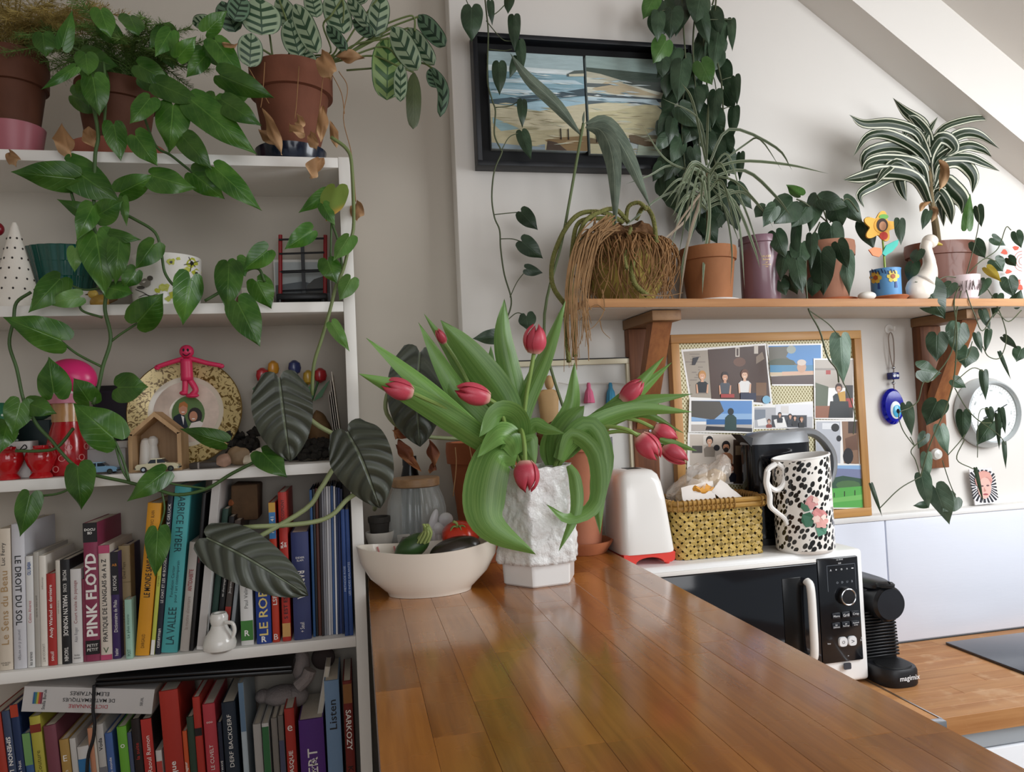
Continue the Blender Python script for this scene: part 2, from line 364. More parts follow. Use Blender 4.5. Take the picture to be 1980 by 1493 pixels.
# ---------------- bamboo basket and bread bag
bc = V(((PY(1283, 1010, 1.53).x+PY(1472, 1010, 1.53).x)/2+.003, 1.565, 1.124)); bhx, bhy = .105, .066; BH = .118
bk = thing('bread_basket', 'woven bamboo bread basket holding a plastic bread bag on the microwave', 'basket', bc)
def bper(s, grow=0., z=0.): # perimeter of a rounded rectangle
    k = 1+.035*z/BH; hx, hy, r = bhx*k+grow, bhy*k+grow, .022
    L = [2*(hx-r), pi*r/2, 2*(hy-r), pi*r/2]*2; T = sum(L); s = (s % 1)*T
    for i, l in enumerate(L):
        if s <= l: break
        s -= l
    cs = [(hx-r, -hy+r), (hx-r, hy-r), (-hx+r, hy-r), (-hx+r, -hy+r)]
    if i == 0: return V((-hx+r+s, -hy, 0))
    if i == 2: return V((hx, -hy+r+s, 0))
    if i == 4: return V((hx-r-s, hy, 0))
    if i == 6: return V((-hx, hy-r-s, 0))
    c = cs[i//2]; a = -pi/2+i//2*pi/2+s/r; return V((c[0]+r*cos(a), c[1]+r*sin(a), 0))
PER = 4*(bhx+bhy)-.03; NST = 36
bam = [M('#c2a55c', .42, var=.12, vs_=40, rnd=.35), M('#b3964e', .42, var=.12, vs_=40, rnd=.35)]
for d in (1, -1):
    for i in range(NST):
        vv = []; ns = 22
        for k in range(ns+1):
            z = BH*k/ns; u = i/NST+d*(z/PER)*1.0
            wv = .0009*cos(pi*(i+d*0+2*z/PER*NST)) * d
            for e in (-1, 1):
                p = bper(u+e*.0058/PER, wv, z); vv.append(bc+p+V((0, 0, z+.001-d*e*.0)))
        ff = [(2*k, 2*k+1, 2*k+3, 2*k+2) for k in range(ns)]
        g = (vv+[p+(bc-p).normalized()*.0008 for p in vv], ff+[tuple(q+2*(ns+1) for q in f[::-1]) for f in ff])
        obj('strip', g, bam[d > 0], bk, smooth=False)
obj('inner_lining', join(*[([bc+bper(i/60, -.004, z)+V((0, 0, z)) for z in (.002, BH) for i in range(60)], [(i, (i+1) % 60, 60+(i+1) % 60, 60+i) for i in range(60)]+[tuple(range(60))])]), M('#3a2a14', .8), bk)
for zz, gr in ((BH, .002), (BH-.011, .002)):
    obj('rim_rod', tube([bc+bper(i/60, gr, BH)+V((0, 0, zz+.004)) for i in range(61)], .0058, 8, 0, False), M('#b08845', .4, var=.1, vs_=60), bk)
for i in range(64):
    if 11 < i < 17 or 19 < i < 22: continue
    s = i/64; p = bper(s, .002, BH); q = bper(s+.004, .002, BH)-p; a = math.atan2(q.y, q.x)
    r = rotz(([V((x*.0, y*.0078, z_*.0125)) for x, y, z_ in [(0, cos(b), sin(b)) for b in [2*pi*j/10 for j in range(11)]]], []), a)
    obj('binding', tube([bc+p+V((0, 0, BH-.0015))+V(x) for x in r[0]], .0016, 5, 0, False), M('#9a7236', .5, rnd=.4), bk)
bb = thing('bread_bag', 'crumpled clear plastic bread bag with white label lying in the basket', 'bag', bc+V((-.02, 0, .095)))
film = NT('clear_film'); film.b.inputs['Transmission Weight'].default_value = .2; film.b.inputs['Coat Weight'].default_value = .8; film.b.inputs['Roughness'].default_value = .12; film.b.inputs['Base Color'].default_value = lin('#f3e9de'); film.b.inputs['Alpha'].default_value = .4
film.bump(film.noise(45, 5), .6, .008)
c = bc+V((-.012, -.012, .155))
g = disp(ball((0, 0, 0), .078, .045, .042, 40, 26), .018, 26, 3); g = disp(g, .008, 70, 1)
g = ([V((p.x*(1 if p.x < 0 else .9), p.y, p.z+.45*p.x*(1 if p.x > -.04 else .6))) for p in g[0]], g[1])
obj('film', mv(g, c), film.m, bb)
g2 = disp(ball((0, 0, 0), .06, .034, .03, 24, 16), .008, 40, 5); g2 = ([V((p.x, p.y, p.z+.4*p.x)) for p in g2[0]], g2[1])
obj('bread', mv(g2, c+V((0, .008, -.01))), M('#d6bd98', .7, var=.3, vs_=30), bb)
lab = disp((*[[V((x*.02, 0, z_*.01)) for z_ in range(5) for x in range(5)], [(j*5+i, j*5+i+1, j*5+i+6, j*5+i+5) for j in range(4) for i in range(4)]],), .004, 40)
for dx, dz, s, a in ((-.07, -.036, .95, -.1), (-.002, -.012, .85, .72)):
    obj('paper_label', mv(xf(lab, Matrix.Rotation(a, 4, 'Y') @ Matrix.Scale(s, 4)), c+V((dx, -.046, dz))), M('#ece6e0', .6), bb)
obj('crumbs', mv(disp(ball((0, 0, 0), .032, .006, .009, 16, 8), .008, 90, 2), c+V((-.018, -.042, -.006))), M('#d99a3c', .7, var=.3, vs_=80), bb)
# ---------------- kettle
kx = (PY(1441, 950, 1.56).x+PY(1600, 950, 1.56).x)/2+.006
ke = thing('electric_kettle', 'black electric kettle with grey lid band and large loop handle', 'kettle', (kx, 1.606, 1.124))
kz = PY(1520, 858, 1.56).z
obj('base_plate', loft([(1.124, kx, 1.61, .085, .04, 2.6), (1.139, kx, 1.61, .083, .04, 2.6)], 40), blackp, ke)
obj('body', loft([(1.14, kx, 1.61, .084, .04, 2.5), (1.15, kx, 1.61, .085, .0405, 2.5), (1.25, kx, 1.61, .084, .04, 2.5), (kz, kx, 1.61, .084, .04, 2.5)], 48), blackgl, ke, sharp=50)
grey = M('#8d8f92', .35, .3)
obj('lid', loft([(kz, kx, 1.61, .0855, .0405, 2.5), (kz+.016, kx, 1.61, .082, .039, 2.5), (kz+.026, kx+.003, 1.606, .07, .036, 2.4), (kz+.03, kx+.004, 1.606, .04, .02, 2.2)], 48), grey, ke, sharp=60)
obj('spout', prism([(kx-.075, kz-.004), (kx-.103, kz+.026), (kx-.07, kz+.016)], 1.585, 1.627), blackp, ke)
hp = [PY(x, y, 1.575)+V((0, .03, 0)) for x, y in ((1540, 838), (1590, 838), (1622, 870), (1628, 905), (1618, 935), (1596, 952))]
hg = tube(hp, .0105, 10, 6); hc = hp[2]
ha = obj('handle', ([V((p.x, 1.612+(p.y-1.605)*1.3, p.z)) for p in hg[0]], hg[1]), grey, ke)
obj('grip', tube([p+V((-.0095, 0, -.004)) for p in hp[2:]], .007, 8, 6), blackp, ha)
obj('water_gauge', box(kx-.028, kx-.014, 1.567, 1.573, 1.22, 1.29, .003), M('#3a4048', .1), ke)
p = PY(1510, 1001, 1.55); obj('lettering', onto(fit(text('ELECTRIC', .008), .05, .008), V((kx-.01, 1.5695, p.z)), UX, UZ), M('#8c9096', .5), ke)
# ---------------- leopard-print pitcher
px_ = (PY(1502, 970, 1.5).x+PY(1601, 970, 1.5).x)/2; pr_ = (PY(1601, 970, 1.5).x-PY(1502, 970, 1.5).x)/2; py_ = 1.499
pz1 = PY(1550, 883, 1.5).z
pit = thing('ceramic_pitcher', 'tall white pitcher with black spots and pink roses on the microwave corner', 'pitcher', (px_, py_, 1.124))
t = NT('spotted_glaze'); uv = t.nd('UVMap').outputs[0]
wn = t.nd('TexNoise', {'Vector': uv, 'Scale': 6.}).outputs['Color']
co = t.nd('VectorMath', {0: t.nd('Mapping', {'Vector': uv, 'Scale': (1, 1, 1), 'Rotation': (0, 0, .5)}).outputs[0], 1: t.nd('VectorMath', {0: wn, 'Scale': .025}, operation='SCALE').outputs[0]}, operation='ADD').outputs[0]
vo = t.nd('TexVoronoi', {'Vector': t.nd('Mapping', {'Vector': co, 'Scale': (38, 24, 1)}).outputs[0], 'Scale': 1., 'Randomness': .55}, feature='F1').outputs['Distance']
spot = t.ramp(vo, .5, .45)
t.set(t.b, 'Base Color', t.mix(spot, lin('#f3efe8'), lin('#15130f'))); t.b.inputs['Roughness'].default_value = .15; t.b.inputs['Coat Weight'].default_value = .4
def cyl(n=64, m=14, r0=pr_, r1=pr_*.985):
    v, f, u = [], [], []
    for j in range(m+1):
        z = 1.131+(pz1-1.131)*j/m; r = r0+(r1-r0)*j/m
        for i in range(n+1):
            a = 2*pi*i/n; k = 1+(.1*max(0, cos(a-.35))**8 if j >= m-1 else 0)
            v.append(V((px_+r*k*cos(a), py_+r*.95*sin(a), z+(.006*cos(a) if j == m else 0)))); u.append((i/n+1e-4, (z-1.12)*2.9))
    for j in range(m):
        for i in range(n): q = j*(n+1)+i; f.append((q, q+1, q+n+2, q+n+1))
    return (v, f, u)
obj('body', cyl(), t.m, pit)
obj('inner_wall', ([V((px_+(p.x-px_)*.93, py_+(p.y-py_)*.93, p.z-.001)) for p in cyl()[0]], [q[::-1] for q in cyl()[1]]), whitegl, pit)
obj('rim', tube([V((px_+pr_*.96*cos(a)*(1+.1*max(0, cos(a-.35))**8), py_+pr_*.91*sin(a), pz1+.006*cos(a))) for a in [2*pi*i/40 for i in range(41)]], .0028, 8, 0, False), whitegl, pit)
obj('foot', loft([(1.124, px_, py_, pr_*.93, pr_*.88, 2), (1.127, px_, py_, pr_*.97, pr_*.92, 2), (1.132, px_, py_, pr_, pr_*.95, 2)], 48), whitegl, pit)
hr = [(1500, 897), (1484, 910), (1484, 935), (1500, 948), (1515, 935), (1516, 908), (1502, 896)]
obj('handle', join(tube([PY(x, y, py_-.02) for x, y in hr], .006, 8, 5), tube([PY(x, y, py_-.025) for x, y in ((1484, 912), (1482, 935), (1488, 958), (1489, 978), (1501, 990), (1516, 1002), (1522, 1014))], (.0068, .005), 8, 5)), whitegl, pit)
def onpit(px, py): # photo pixel projected on the pitcher's side
    d = ray(px, py); ex, ey = EYE.x-px_, EYE.y-py_; R = pr_+.0006; sy = .95
    A = d.x*d.x+d.y*d.y/sy/sy; B = 2*(ex*d.x+ey*d.y/sy/sy); C_ = ex*ex+ey*ey/sy/sy-R*R; D = B*B-4*A*C_
    s = (-B-math.sqrt(max(0, D)))/(2*A); return EYE+d*s
for k, (cxp, cyp, r, h) in enumerate(((1569, 972, 12, '#d99a98'), (1577, 967, 6, '#f0d2c8'), (1584, 996, 13, '#d9918f'), (1588, 1010, 12, '#e3aaa2'), (1578, 1004, 7, '#f0d2c8'), (1592, 1000, 5, '#f3ded2'))):
    pts = [onpit(cxp+r*(1+.22*sin(5*a+k))*cos(a), cyp+r*(1+.22*cos(4*a+k))*sin(a)) for a in [2*pi*i/16 for i in range(16)]]
    obj('rose_print', ([p+(p-V((px_, py_, p.z))).normalized()*.0003*k for p in pts], [tuple(range(16))[::-1]]), M(h, .3), pit, smooth=False)
for k, (pts, h) in enumerate((([(1549, 972), (1562, 978), (1566, 988), (1556, 990), (1548, 982)], '#4e7d63'), ([(1551, 995), (1566, 990), (1575, 1002), (1570, 1018), (1558, 1020), (1549, 1008)], '#3d7258'), ([(1576, 1018), (1590, 1022), (1600, 1016), (1597, 1032), (1582, 1038)], '#5b8f78'))):
    obj('leaf_print', ([onpit(*p)+V((0, -.0004, 0)) for p in pts], [tuple(range(len(pts)))[::-1]]), M(h, .3), pit, smooth=False)
# ---------------- coffee machine
cm = thing('coffee_machine', 'small black capsule coffee machine on the worktop beside the microwave', 'coffee machine', (1.139, 1.5, WT))
mx = 1.1305
obj('base', loft([(WT, mx, 1.462, .043, .054, 3), (WT+.004, mx, 1.462, .0455, .056, 3), (WT+.032, mx, 1.462, .0455, .056, 3), (WT+.038, mx, 1.462, .043, .053, 3)], 40), blackp, cm, sharp=50)
obj('drip_grate', loft([(WT+.0378, mx, 1.448, .036, .034, 2.4), (WT+.0405, mx, 1.448, .035, .033, 2.4)], 30), M('#0a0b0d', .5), cm)
zt = WT+.202
obj('body', loft([(WT+.0, mx, 1.565, .043, .075, 4), (WT+.13, mx, 1.56, .04, .072, 4), (WT+.17, mx-.002, 1.55, .04, .075, 3.5), (zt-.008, mx-.004, 1.545, .037, .073, 3), (zt, mx-.005, 1.545, .03, .062, 3)], 44), M('#131418', .3), cm, sharp=55)
gz0, gz1 = WT+.044, WT+.142
for i in range(15):
    z = gz0+(gz1-gz0)*i/14; hw = .0445-.006*i/14
    obj('rib', box(mx-hw, mx+hw, 1.479, 1.49, z, z+.0042, .001, 1), M('#0e0f12', .35), cm, sharp=60)
obj('column_face', box(mx-.041, mx+.041, 1.486, 1.5, WT+.036, gz1+.006), M('#08090b', .5), cm)
hd = obj('head', mv(rot(lathe([(.0, .0), (.037, .0), (.0385, .003), (.0385, .058), (.03, .066), (0, .066)], seg=40), pi/2, 'X'), V((mx, 1.508, WT+.169))), M('#17181c', .28), cm, sharp=40)
obj('front_disc', mv(rot(lathe([(0, 0), (.0335, 0), (.034, .0012), (0, .0018)], seg=40), pi/2, 'X'), V((mx, 1.4425, WT+.169))), M('#202227', .3), hd)
lv = obj('lever', loft([(zt-.001, mx-.004, 1.53, .034, .075, 3), (zt+.007, mx-.004, 1.53, .034, .078, 3), (zt+.012, mx-.004, 1.53, .028, .07, 3)], 36), M('#17181c', .35), cm, sharp=50)
obj('lever_tip', ring(V((mx-.002, 1.456, zt+.007)), .016, .005, 'Z', 20, 6), blackp, lv)
obj('spout', loft([(WT+.128, mx, 1.462, .01, .008, 2), (WT+.14, mx, 1.462, .014, .011, 2)], 16), blackp, cm)
obj('lettering', onto(fit(text('magimix', .01, .012), .05, .014), V((mx+.006, 1.4055, WT+.02)), V((1, .03, 0)), UZ, .001), inkw, cm)
# ---------------- wall shelf on two timber brackets
shw = wood('rough_pine', '#8f5a30', '#b07c4a', 'X', 18, .6, .1)
shw2 = wood('dark_pine', '#5e351c', '#8a5430', 'Z', 20, .6, .1)
def shz(x): return 1.690-.0125*(x-.475)
SHF = 1.48
sh = thing('wall_shelf', 'long rough wooden shelf board on the kitchen wall carrying the plants', 'shelf', (1.3, 1.6, 1.66))
def tilt(g): return ([V((p[0], p[1], p[2]+shz(p[0])-1.69)) for p in g[0]], *g[1:])
obj('board', tilt(box(.475, 2.3, SHF, WK-.001, 1.6725, 1.6895, .002)), shw, sh, sharp=40)
obj('front_batten', tilt(box(.475, 2.3, SHF-.004, SHF-.0002, 1.671, 1.6893, .001)), wood('pine_edge', '#a06b3c', '#c08e5c', 'X', 14, .6, .1), sh)
obj('white_underside', tilt(box(.476, 2.3, SHF+.004, WK-.002, 1.6705, 1.6724)), M('#ded9d2', .7), sh)
for lx, lab in ((1218, 'dark timber shelf bracket with diagonal brace beside the photo board'), (1783, 'reddish timber shelf bracket behind the trailing vines on the right')):
    a, b = PY(lx, 700, WK-.03).x, PY(lx, 700, WK-.03).x+.062
    top = shz(a)-.0205
    br = thing('shelf_bracket', lab, 'bracket', ((a+b)/2, WK-.02, 1.33), 'brackets under the wall shelf')
    obj('wall_plate', box(a, b, WK-.03, WK-.001, 1.265, top-.024, .0015), shw2, br)
    obj('arm', box(a-.003, b+.003, 1.505, WK-.001, top-.0235, top-.001, .0015), wood('bracket_arm', '#6e4a2c', '#8f6a44', 'Y', 20, .6, .1), br)
    pr = [(1.53, top-.024), (1.565, top-.024), (WK-.031, 1.455), (WK-.031, 1.405)]
    g = ([V((x, y, z)) for x in (a+.008, b-.008) for y, z in pr], [(0, 1, 2, 3), (7, 6, 5, 4)]+[(i, i+4, (i+1) % 4+4, (i+1) % 4) for i in range(4)])
    obj('brace', g, wood('bracket_brace', '#7a4826', '#9c6438', 'Z', 20, .6, .1), br, smooth=False)
    for z in (1.36, 1.4): obj('screw', mv(rot(lathe([(.004, 0), (.003, .002), (0, .0022)], seg=10), pi/2, 'X'), V((b-.02, WK-.03, z))), chrome, br)
# ---------------- double seascape painting in a black frame
def printpx(items, Y, step=.00015): # flat print drawn at photo pixels on a plane parallel to the wall
    return [((([PY(x, y, Y-step*i) for x, y in p], [tuple(range(len(p)))]) if True else 0), m) for i, (m, p) in enumerate(items)]
def el(cx, cy, rx, ry, n=12): return [(cx+rx*cos(2*pi*i/n), cy+ry*sin(2*pi*i/n)) for i in range(n)]
def rc(x0, y0, x1, y1): return [(x0, y0), (x1, y0), (x1, y1), (x0, y1)]
YP = 1.672
x0, x1, z0, z1 = R4(917, 80, 1338, 328, YP-.012)
x0 = PY(917, 198, YP-.012).x
pa = thing('seascape_painting', 'two-panel beach seascape painting in a deep black frame', 'painting', ((x0+x1)/2, WK-.02, z0))
blkf = M('#12151b', .45)
for g in frame4(x0, x1, z0, z1, .011, WK-.045, WK-.001): obj('frame_bar', g, blkf, pa)
obj('backing', box(x0+.008, x1-.008, WK-.014, WK-.002, z0+.008, z1-.008), M('#06070a', .7), pa)
def oil(h):
    r_ = [int(h[i:i+2], 16) for i in (1, 3, 5)]; g_ = sum(r_)/3; h = '#%02x%02x%02x' % tuple(int(.8*q+.2*g_) for q in r_)
    return M(h, .5, var=.22, vs_=60, st=(.5, 1, 3), bump=.25, bs=150)
CB = WK-.03
for half, (a, b, c, d) in (('left', (947, 104, 1131, 290)), ('right', (1137, 113, 1312, 300))):
    xx0, xx1, zz0, zz1 = R4(a, b, c, d, CB)
    cv = obj('canvas', box(xx0, xx1, CB, WK-.013, zz0, zz1, .001), oil('#b9c9c8'), pa)
    def cl(pts): return [(min(max(x, 0), 1), min(max(y, 0), 1)) for x, y in pts]
    if half == 'left':
        it = [('#9fb8bc', [(0, 1), (1, 1), (1, .8), (0, .8)]), ('#cfdcdc', [(0, .86), (1, .84), (1, .79), (0, .8)]), ('#7fa9b8', [(0, .8), (1, .79), (1, .35), (0, .35)]),
              ('#b9d2dc', [(0, .72), (.9, .74), (1, .7), (.5, .69), (0, .68)]), ('#8fb6c6', [(0, .66), (1, .66), (1, .6), (0, .61)]), ('#c6dae2', [(.1, .62), (.8, .6), (.6, .575), (0, .58)]),
              ('#3f5560', [(0, .5), (.35, .55), (.7, .6), (1, .66), (1, .58), (.6, .53), (.3, .47), (0, .45)]), ('#9cc3d4', [(.3, .47), (1, .57), (1, .5), (.75, .44), (.45, .38)]),
              ('#c7bd9a', [(0, .46), (.25, .44), (.5, .4), (.7, .44), (1, .5), (1, .1), (0, .1)]), ('#b9ad84', [(0, .32), (.5, .2), (1, .25), (1, 0), (0, 0)]), ('#86aab0', [(.02, .32), (.3, .21), (.1, .18), (.02, .26)]),
              ('#8a6b3f', [(.55, .1), (.65, .13), (1, .16), (1, 0), (.7, 0)]), ('#4a3626', [(.56, .0), (.58, .1), (.68, .08), (.78, 0)]), ('#7f93a0', [(0, .06), (.4, .03), (.55, .06), (.55, 0), (0, 0)]),
              ('#56635c', [(.82, .8), (.9, .84), (1, .85), (1, .79), (.82, .775)]), ('#c8c4a8', [(.84, .8), (1, .815), (1, .785), (.84, .775)]), ('#d9e4e6', [(.4, .81), (.7, .83), (.8, .8), (.5, .79)])]
    else:
        it = [('#8fa8a2', [(0, 1), (1, 1), (1, .7), (0, .7)]), ('#cfd0bd', [(0, .78), (.5, .72), (1, .62), (1, .5), (0, .5)]), ('#46574c', [(0, .88), (.3, .87), (1, .84), (1, .68), (.35, .76), (0, .82)]),
              ('#b9b59c', [(0, .84), (.15, .82), (.4, .76), (.38, .72), (.1, .77), (0, .78)]), ('#525b55', [(.4, .77), (1, .76), (1, .62), (.7, .68), (.4, .74)]), ('#bfae8a', [(.2, .74), (.4, .73), (.8, .62), (.3, .62), (.05, .66)]),
              ('#5f6a6a', [(0, .72), (.3, .72), (.1, .68), (0, .68)]), ('#4d5a60', [(0, .62), (.6, .6), (1, .58), (.9, .55), (0, .59)]), ('#b6d0da', [(0, .58), (.75, .58), (.8, .52), (0, .54)]), ('#566870', [(0, .54), (.6, .545), (.85, .5), (0, .5)]),
              ('#c6bd8f', [(0, .47), (.3, .53), (.8, .52), (.9, .38), (.6, .2), (0, .1)]), ('#d2c9a4', [(0, .5), (.3, .54), (.6, .52), (.3, .45), (0, .42)]), ('#3c5766', [(.75, .52), (.9, .46), (1, .3), (1, .0), (.86, .25), (.9, .4)]),
              ('#a9b9a4', [(.55, .2), (.9, .22), (1, .0), (.5, 0)]), ('#6b573c', [(.42, .22), (.6, .2), (.8, .1), (.6, .09), (.44, .13)]), ('#8f8b70', [(.44, .22), (.9, .2), (1, .12), (.7, .14)]), ('#c2bb92', [(0, .13), (.4, .12), (.5, 0), (0, 0)]), ('#75613f', [(0, .16), (.3, .13), (.35, .1), (0, .1)])]
    for g, m in picture((xx0, CB, zz0), (xx1-xx0, 0, 0), (0, 0, zz1-zz0), [(oil(h), cl(p)) for h, p in it]): obj('brushwork', g, m, cv, smooth=False)
    rg_ = random.Random(half); sk = []
    for i in range(90):
        sea = i < 45; v_ = rg_.uniform(.5, .78) if sea else rg_.uniform(.04, .46); u_ = rg_.uniform(.0, .8); L_ = rg_.uniform(.08, .3); h_ = rg_.uniform(.004, .012); tl_ = rg_.uniform(-.02, .02)
        if half == 'right' and sea and u_ > .45: continue
        sk.append((oil(rg_.choice(['#a9c4cc', '#d3dfe0', '#88aebc', '#6f93a2', '#c4d4d4'] if sea else ['#c4ba92', '#a89f78', '#b5b08a', '#cdc4a2', '#9a9068', '#b7bda6'])), cl([(u_, v_), (u_+L_*.5, v_+tl_*.5-h_*.6), (u_+L_, v_+tl_), (u_+L_*.5, v_+tl_*.5+h_)])))
    obj('fine_strokes', picture((xx0, CB, zz0), (xx1-xx0, 0, 0), (0, 0, zz1-zz0), sk, .0028, .000004), None, cv, smooth=False)
    for u in ((.72, .8, .93) if half == 'left' else (.07, .2, .36)):
        p = V((xx0+(xx1-xx0)*u, CB-.003, zz0+(zz1-zz0)*.13)); obj('painted_post', box(p.x, p.x+.0015, CB-.0042, CB-.001, p.z-.004, p.z+.022), inkk, cv)
# ---------------- wooden photo board leaning on the ledge
YB = 1.672
x0, x1 = PY(1305, 820, YB-.012).x, PY(1675, 820, YB-.012).x; z0, z1 = 1.158, PY(1483, 643, YB-.012).z
pb = thing('photo_board', 'light wood framed board covered with snapshots standing on the splashback ledge', 'picture frame', ((x0+x1)/2, YB, z0))
oak = wood('light_oak', '#a8743c', '#c59556', 'X', 20, .5, .1); oakz = wood('light_oak_upright', '#a8743c', '#c59556', 'Z', 20, .5, .1)
for i, g in enumerate(frame4(x0, x1, z0, z1, .021, YB-.014, YB+.01, .0015)): obj('frame_bar', g, oak if i < 2 else oakz, pb)
t = NT('patterned_paper'); co = t.nd('Mapping', {'Vector': t.nd('TexCoord').outputs['Object'], 'Scale': (120, 120, 90)}).outputs[0]
sx_ = t.nd('SeparateXYZ', {0: co}); wv = t.math('MULTIPLY', t.math('SINE', t.math('MULTIPLY', sx_.outputs[0], 6.28)), t.math('SINE', t.math('MULTIPLY', sx_.outputs[2], 6.28)))
t.set(t.b, 'Base Color', t.mix(t.ramp(wv, .0, .25), lin('#d9d2ae'), lin('#8a7d4a')))
obj('patterned_backing', box(x0+.018, x1-.018, YB-.003, YB+.006, z0+.018, z1-.018), t.m, pb)
def fig(x, y, s, skin, hair, shirt, arms=None): # seated or standing figure in a snapshot: shoulders, head, hair
    r = [(shirt, [(x-s*1.1, y+s*3.4), (x-s*1.25, y+s*1.7), (x-s*.7, y+s*1.15), (x+s*.7, y+s*1.15), (x+s*1.25, y+s*1.7), (x+s*1.1, y+s*3.4)]),
         (hair, el(x, y-s*.15, s*.78, s*.98)), (skin, [(x-s*.22, y+s*.6), (x+s*.22, y+s*.6), (x+s*.3, y+s*1.25), (x-s*.3, y+s*1.25)]), (skin, el(x, y+s*.08, s*.56, s*.74)), (hair, [(x-s*.6, y-.1*s), (x-s*.45, y-s*.8), (x+s*.45, y-s*.8), (x+s*.6, y-.1*s), (x+s*.3, y-s*.45), (x-s*.3, y-s*.45)]),
         ('#3a2a22', el(x-s*.2, y-s*.02, s*.07, s*.06, 6)), ('#3a2a22', el(x+s*.2, y-s*.02, s*.07, s*.06, 6)), ('#f3e9e2', el(x, y+s*.36, s*.22, s*.08, 8))]
    if arms: r += [(arms, [(x-s*1.25, y+s*1.7), (x-s*1.0, y+s*1.7), (x-s*.8, y+s*3.4), (x-s*1.15, y+s*3.6)]), (arms, [(x+s*1.25, y+s*1.7), (x+s*1.0, y+s*1.7), (x+s*.8, y+s*3.4), (x+s*1.15, y+s*3.6)])]
    return r
random.seed(3)
br_ = [('#8c8178', rc(1325+random.uniform(0, 34), y, 1332+random.uniform(0, 38), y+2)) for y in range(684, 760, 5)]
